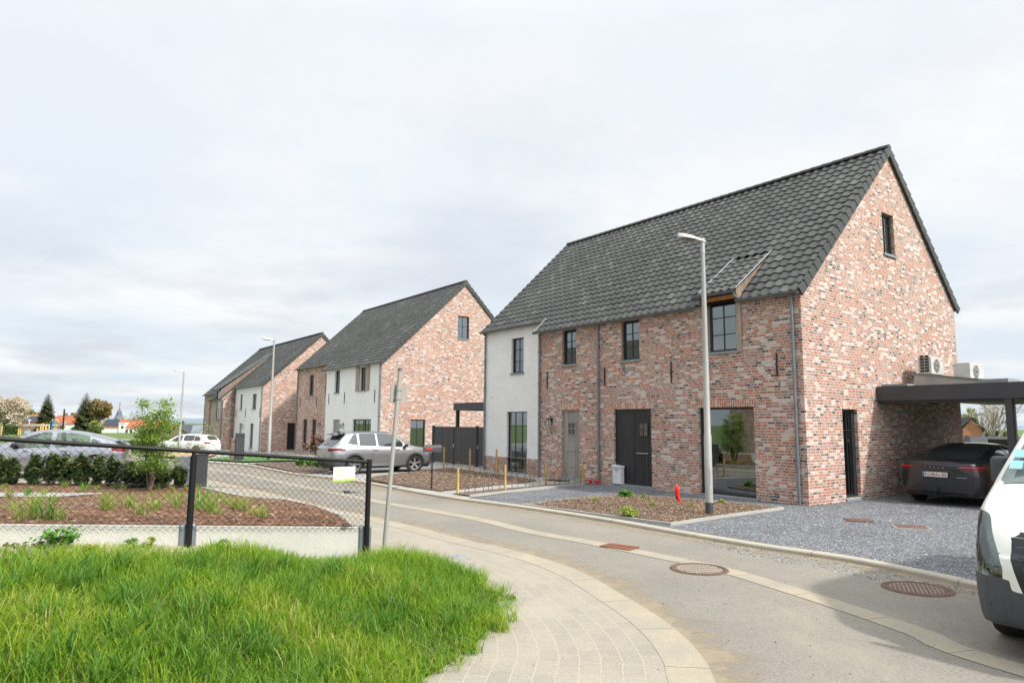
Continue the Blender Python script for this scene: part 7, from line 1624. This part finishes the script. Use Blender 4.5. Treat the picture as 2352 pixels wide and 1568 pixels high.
# right background, seen under the carport
def rh():
    D = 46; a = AT(2213, 1015, D); e = empty('brick_house', (a.x, D, 0), R(-18), 'orange brick gabled house seen beneath the carport roof', 'house'); k = D / F
    mb = M(); w_ = 37 * k; z0 = 0; ze = 1.85 - (1000 - 983) * k + .4; zr = AT(2238, 961, D).z
    mb.add([(0, 0, -1), (w_, 0, -1), (w_, 0, ze), (w_ * .52, 0, zr), (0, 0, ze)], [(0, 1, 2, 3, 4)]); mb.add([(0, 0, -1), (0, 7, -1), (0, 7, ze), (0, 0, ze)], [(0, 1, 2, 3)]); mb.build('wall', MAT['brick_far'], e, recalc=False)
    mb = M(); mb.add([(-.3, -.15, ze - .15), (w_ * .52, -.15, zr + .1), (w_ * .52, 7, zr + .1), (-.3, 7, ze - .15), (w_ + .3, -.15, ze - .15), (w_ + .3, 7, ze - .15)], [(0, 1, 2, 3), (1, 4, 5, 2)]); mb.add([(-7, 3.5, zr + .05), (w_ * .5, 3.5, zr + .05), (w_ * .5, -.0, ze - .2), (-7, 0., ze - .2)], [(0, 1, 2, 3)]); mb.build('roof', MAT['slate_dull'], e, recalc=False)
    mb = M(); mb.box(w_ * .14, w_ * .26, -.04, .0, .9, ze * .75); mb.build('window', MAT['carglass'], e)
    b = AT(2226, 1012, 38); e2 = empty('slate_outhouse', (b.x, 38, 0), R(-15), 'low slate roof in front of the orange brick gable', 'outbuilding'); k = 38 / F
    mb = M(); mb.box(.2, 3.4, 0, 3, -1, .85); mb.build('wall', MAT['brick_brown'], e2); mb = M(); mb.add([(0, -.2, .80), (3.6, -.2, .80), (3.6, 1.5, 1.36), (.55, 1.5, 1.36), (0, 3.2, .80), (3.6, 3.2, .80)], [(0, 1, 2, 3), (3, 2, 5, 4), (0, 3, 4)]); mb.build('roof', MAT['slate_dull'], e2)
rh()
gf = empty('garden_fence', LH(0, 0), HROT, 'low dark board fence across the back of the carport', 'fence')
mb = M()
for k in range(5): mb.box(-1, 8, 14.0, 14.04, .1 + k * .27, .36 + k * .27)
mb.build('boards', MAT['frame'], gf)
for x in (0.5, 3.2, 5.9): mb = M(); mb.box(x, x + .08, 13.93, 13.99, 0, 1.5); mb.build('post', MAT['frame'], gf)
tree(2226, 975, 938, 50, 70, 'broadleaf', 'light green tree behind the orange brick gable', 'spring', 2500, .16, group='trees right of the houses', seed=21)
def bare(u, D, h, label, seed):
    a = AT(u, 1000, D); g = random.Random(seed); mb = M()
    def br(p, d, ln, r, lv):
        q = p + d * ln; m = p + d * ln * .5 + Vector((g.uniform(-.06, .06), g.uniform(-.06, .06), g.uniform(-.06, .06))) * ln; mb.tube([p, m, q], [r, r * .85, r * .7], 5 if lv < 3 else 3, cap=False)
        if lv < 6:
            for _ in range(3 if lv < 5 else 2): nd = (d + Vector((g.uniform(-.8, .8), g.uniform(-.8, .8), g.uniform(-.25, .7)))).normalized(); br(q if g.random() < .7 else m, nd, ln * g.uniform(.6, .85), r * .6, lv + 1)
    br(Vector((0, 0, -.5)), Vector((.05, 0, 1)), h * .28, h * .03, 0)
    return thing_mesh(mb, 'bare_tree', 'bark_pale', label, 'tree', (a.x, D, 0), 0, 'trees right of the houses', recalc=False)
bare(2280, 42, 5.2, 'bare pale-branched tree between the carport posts', 4); bare(2256, 60, 6., 'bare tree above the right slope of the orange gable', 8)
tree(2256, 975, 944, 14, 75, 'conifer', 'dark conifer tip by the carport post', 'conifer', 1500, .16, group='trees right of the houses', seed=25)
hedge_box(2200, 2345, 990, 1035, 60, 'hedge behind the dark board fence', 'hedgeleaf', 3000, .12)
# houses across the street (outside the picture, mirrored in the windows)
e = empty('opposite_house', (-19.5, 6.5, 0), R(127), 'brick house across the street, mirrored in the big window', 'house')
mb = M(); mb.prism([(0, -.3), (9, -.3), (9, 5), (4.5, 9.4), (0, 5)], 0, 13, mp=lambda x, y, z: (y, x, z)); mb.build('wall', MAT['brick'], e)
mb = M(); mb.box(6, 7.1, -.03, .0, 0, 2.3); mb.build('door', MAT['door_grey'], e)
mb = M(); mb.prism([(-.4, 4.8), (4.5, 9.6), (9.4, 4.8), (9.4, 4.95), (4.5, 9.78), (-.4, 4.95)], -.3, 13.3, mp=lambda x, y, z: (y, x, z)); mb.build('roof', MAT['tile'], e)

e = empty('opposite_house', (-33.5, 23.6, 0), R(127), 'second brick house across the street, mirrored in the white house window', 'house')
mb = M(); mb.prism([(0, -.3), (9, -.3), (9, 5), (4.5, 9.4), (0, 5)], 0, 15, mp=lambda x, y, z: (y, x, z)); mb.build('wall', MAT['brick_mid'], e)
mb = M(); mb.prism([(-.4, 4.8), (4.5, 9.6), (9.4, 4.8), (9.4, 4.95), (4.5, 9.78), (-.4, 4.95)], -.3, 15.3, mp=lambda x, y, z: (y, x, z)); mb.build('roof', MAT['tile'], e)
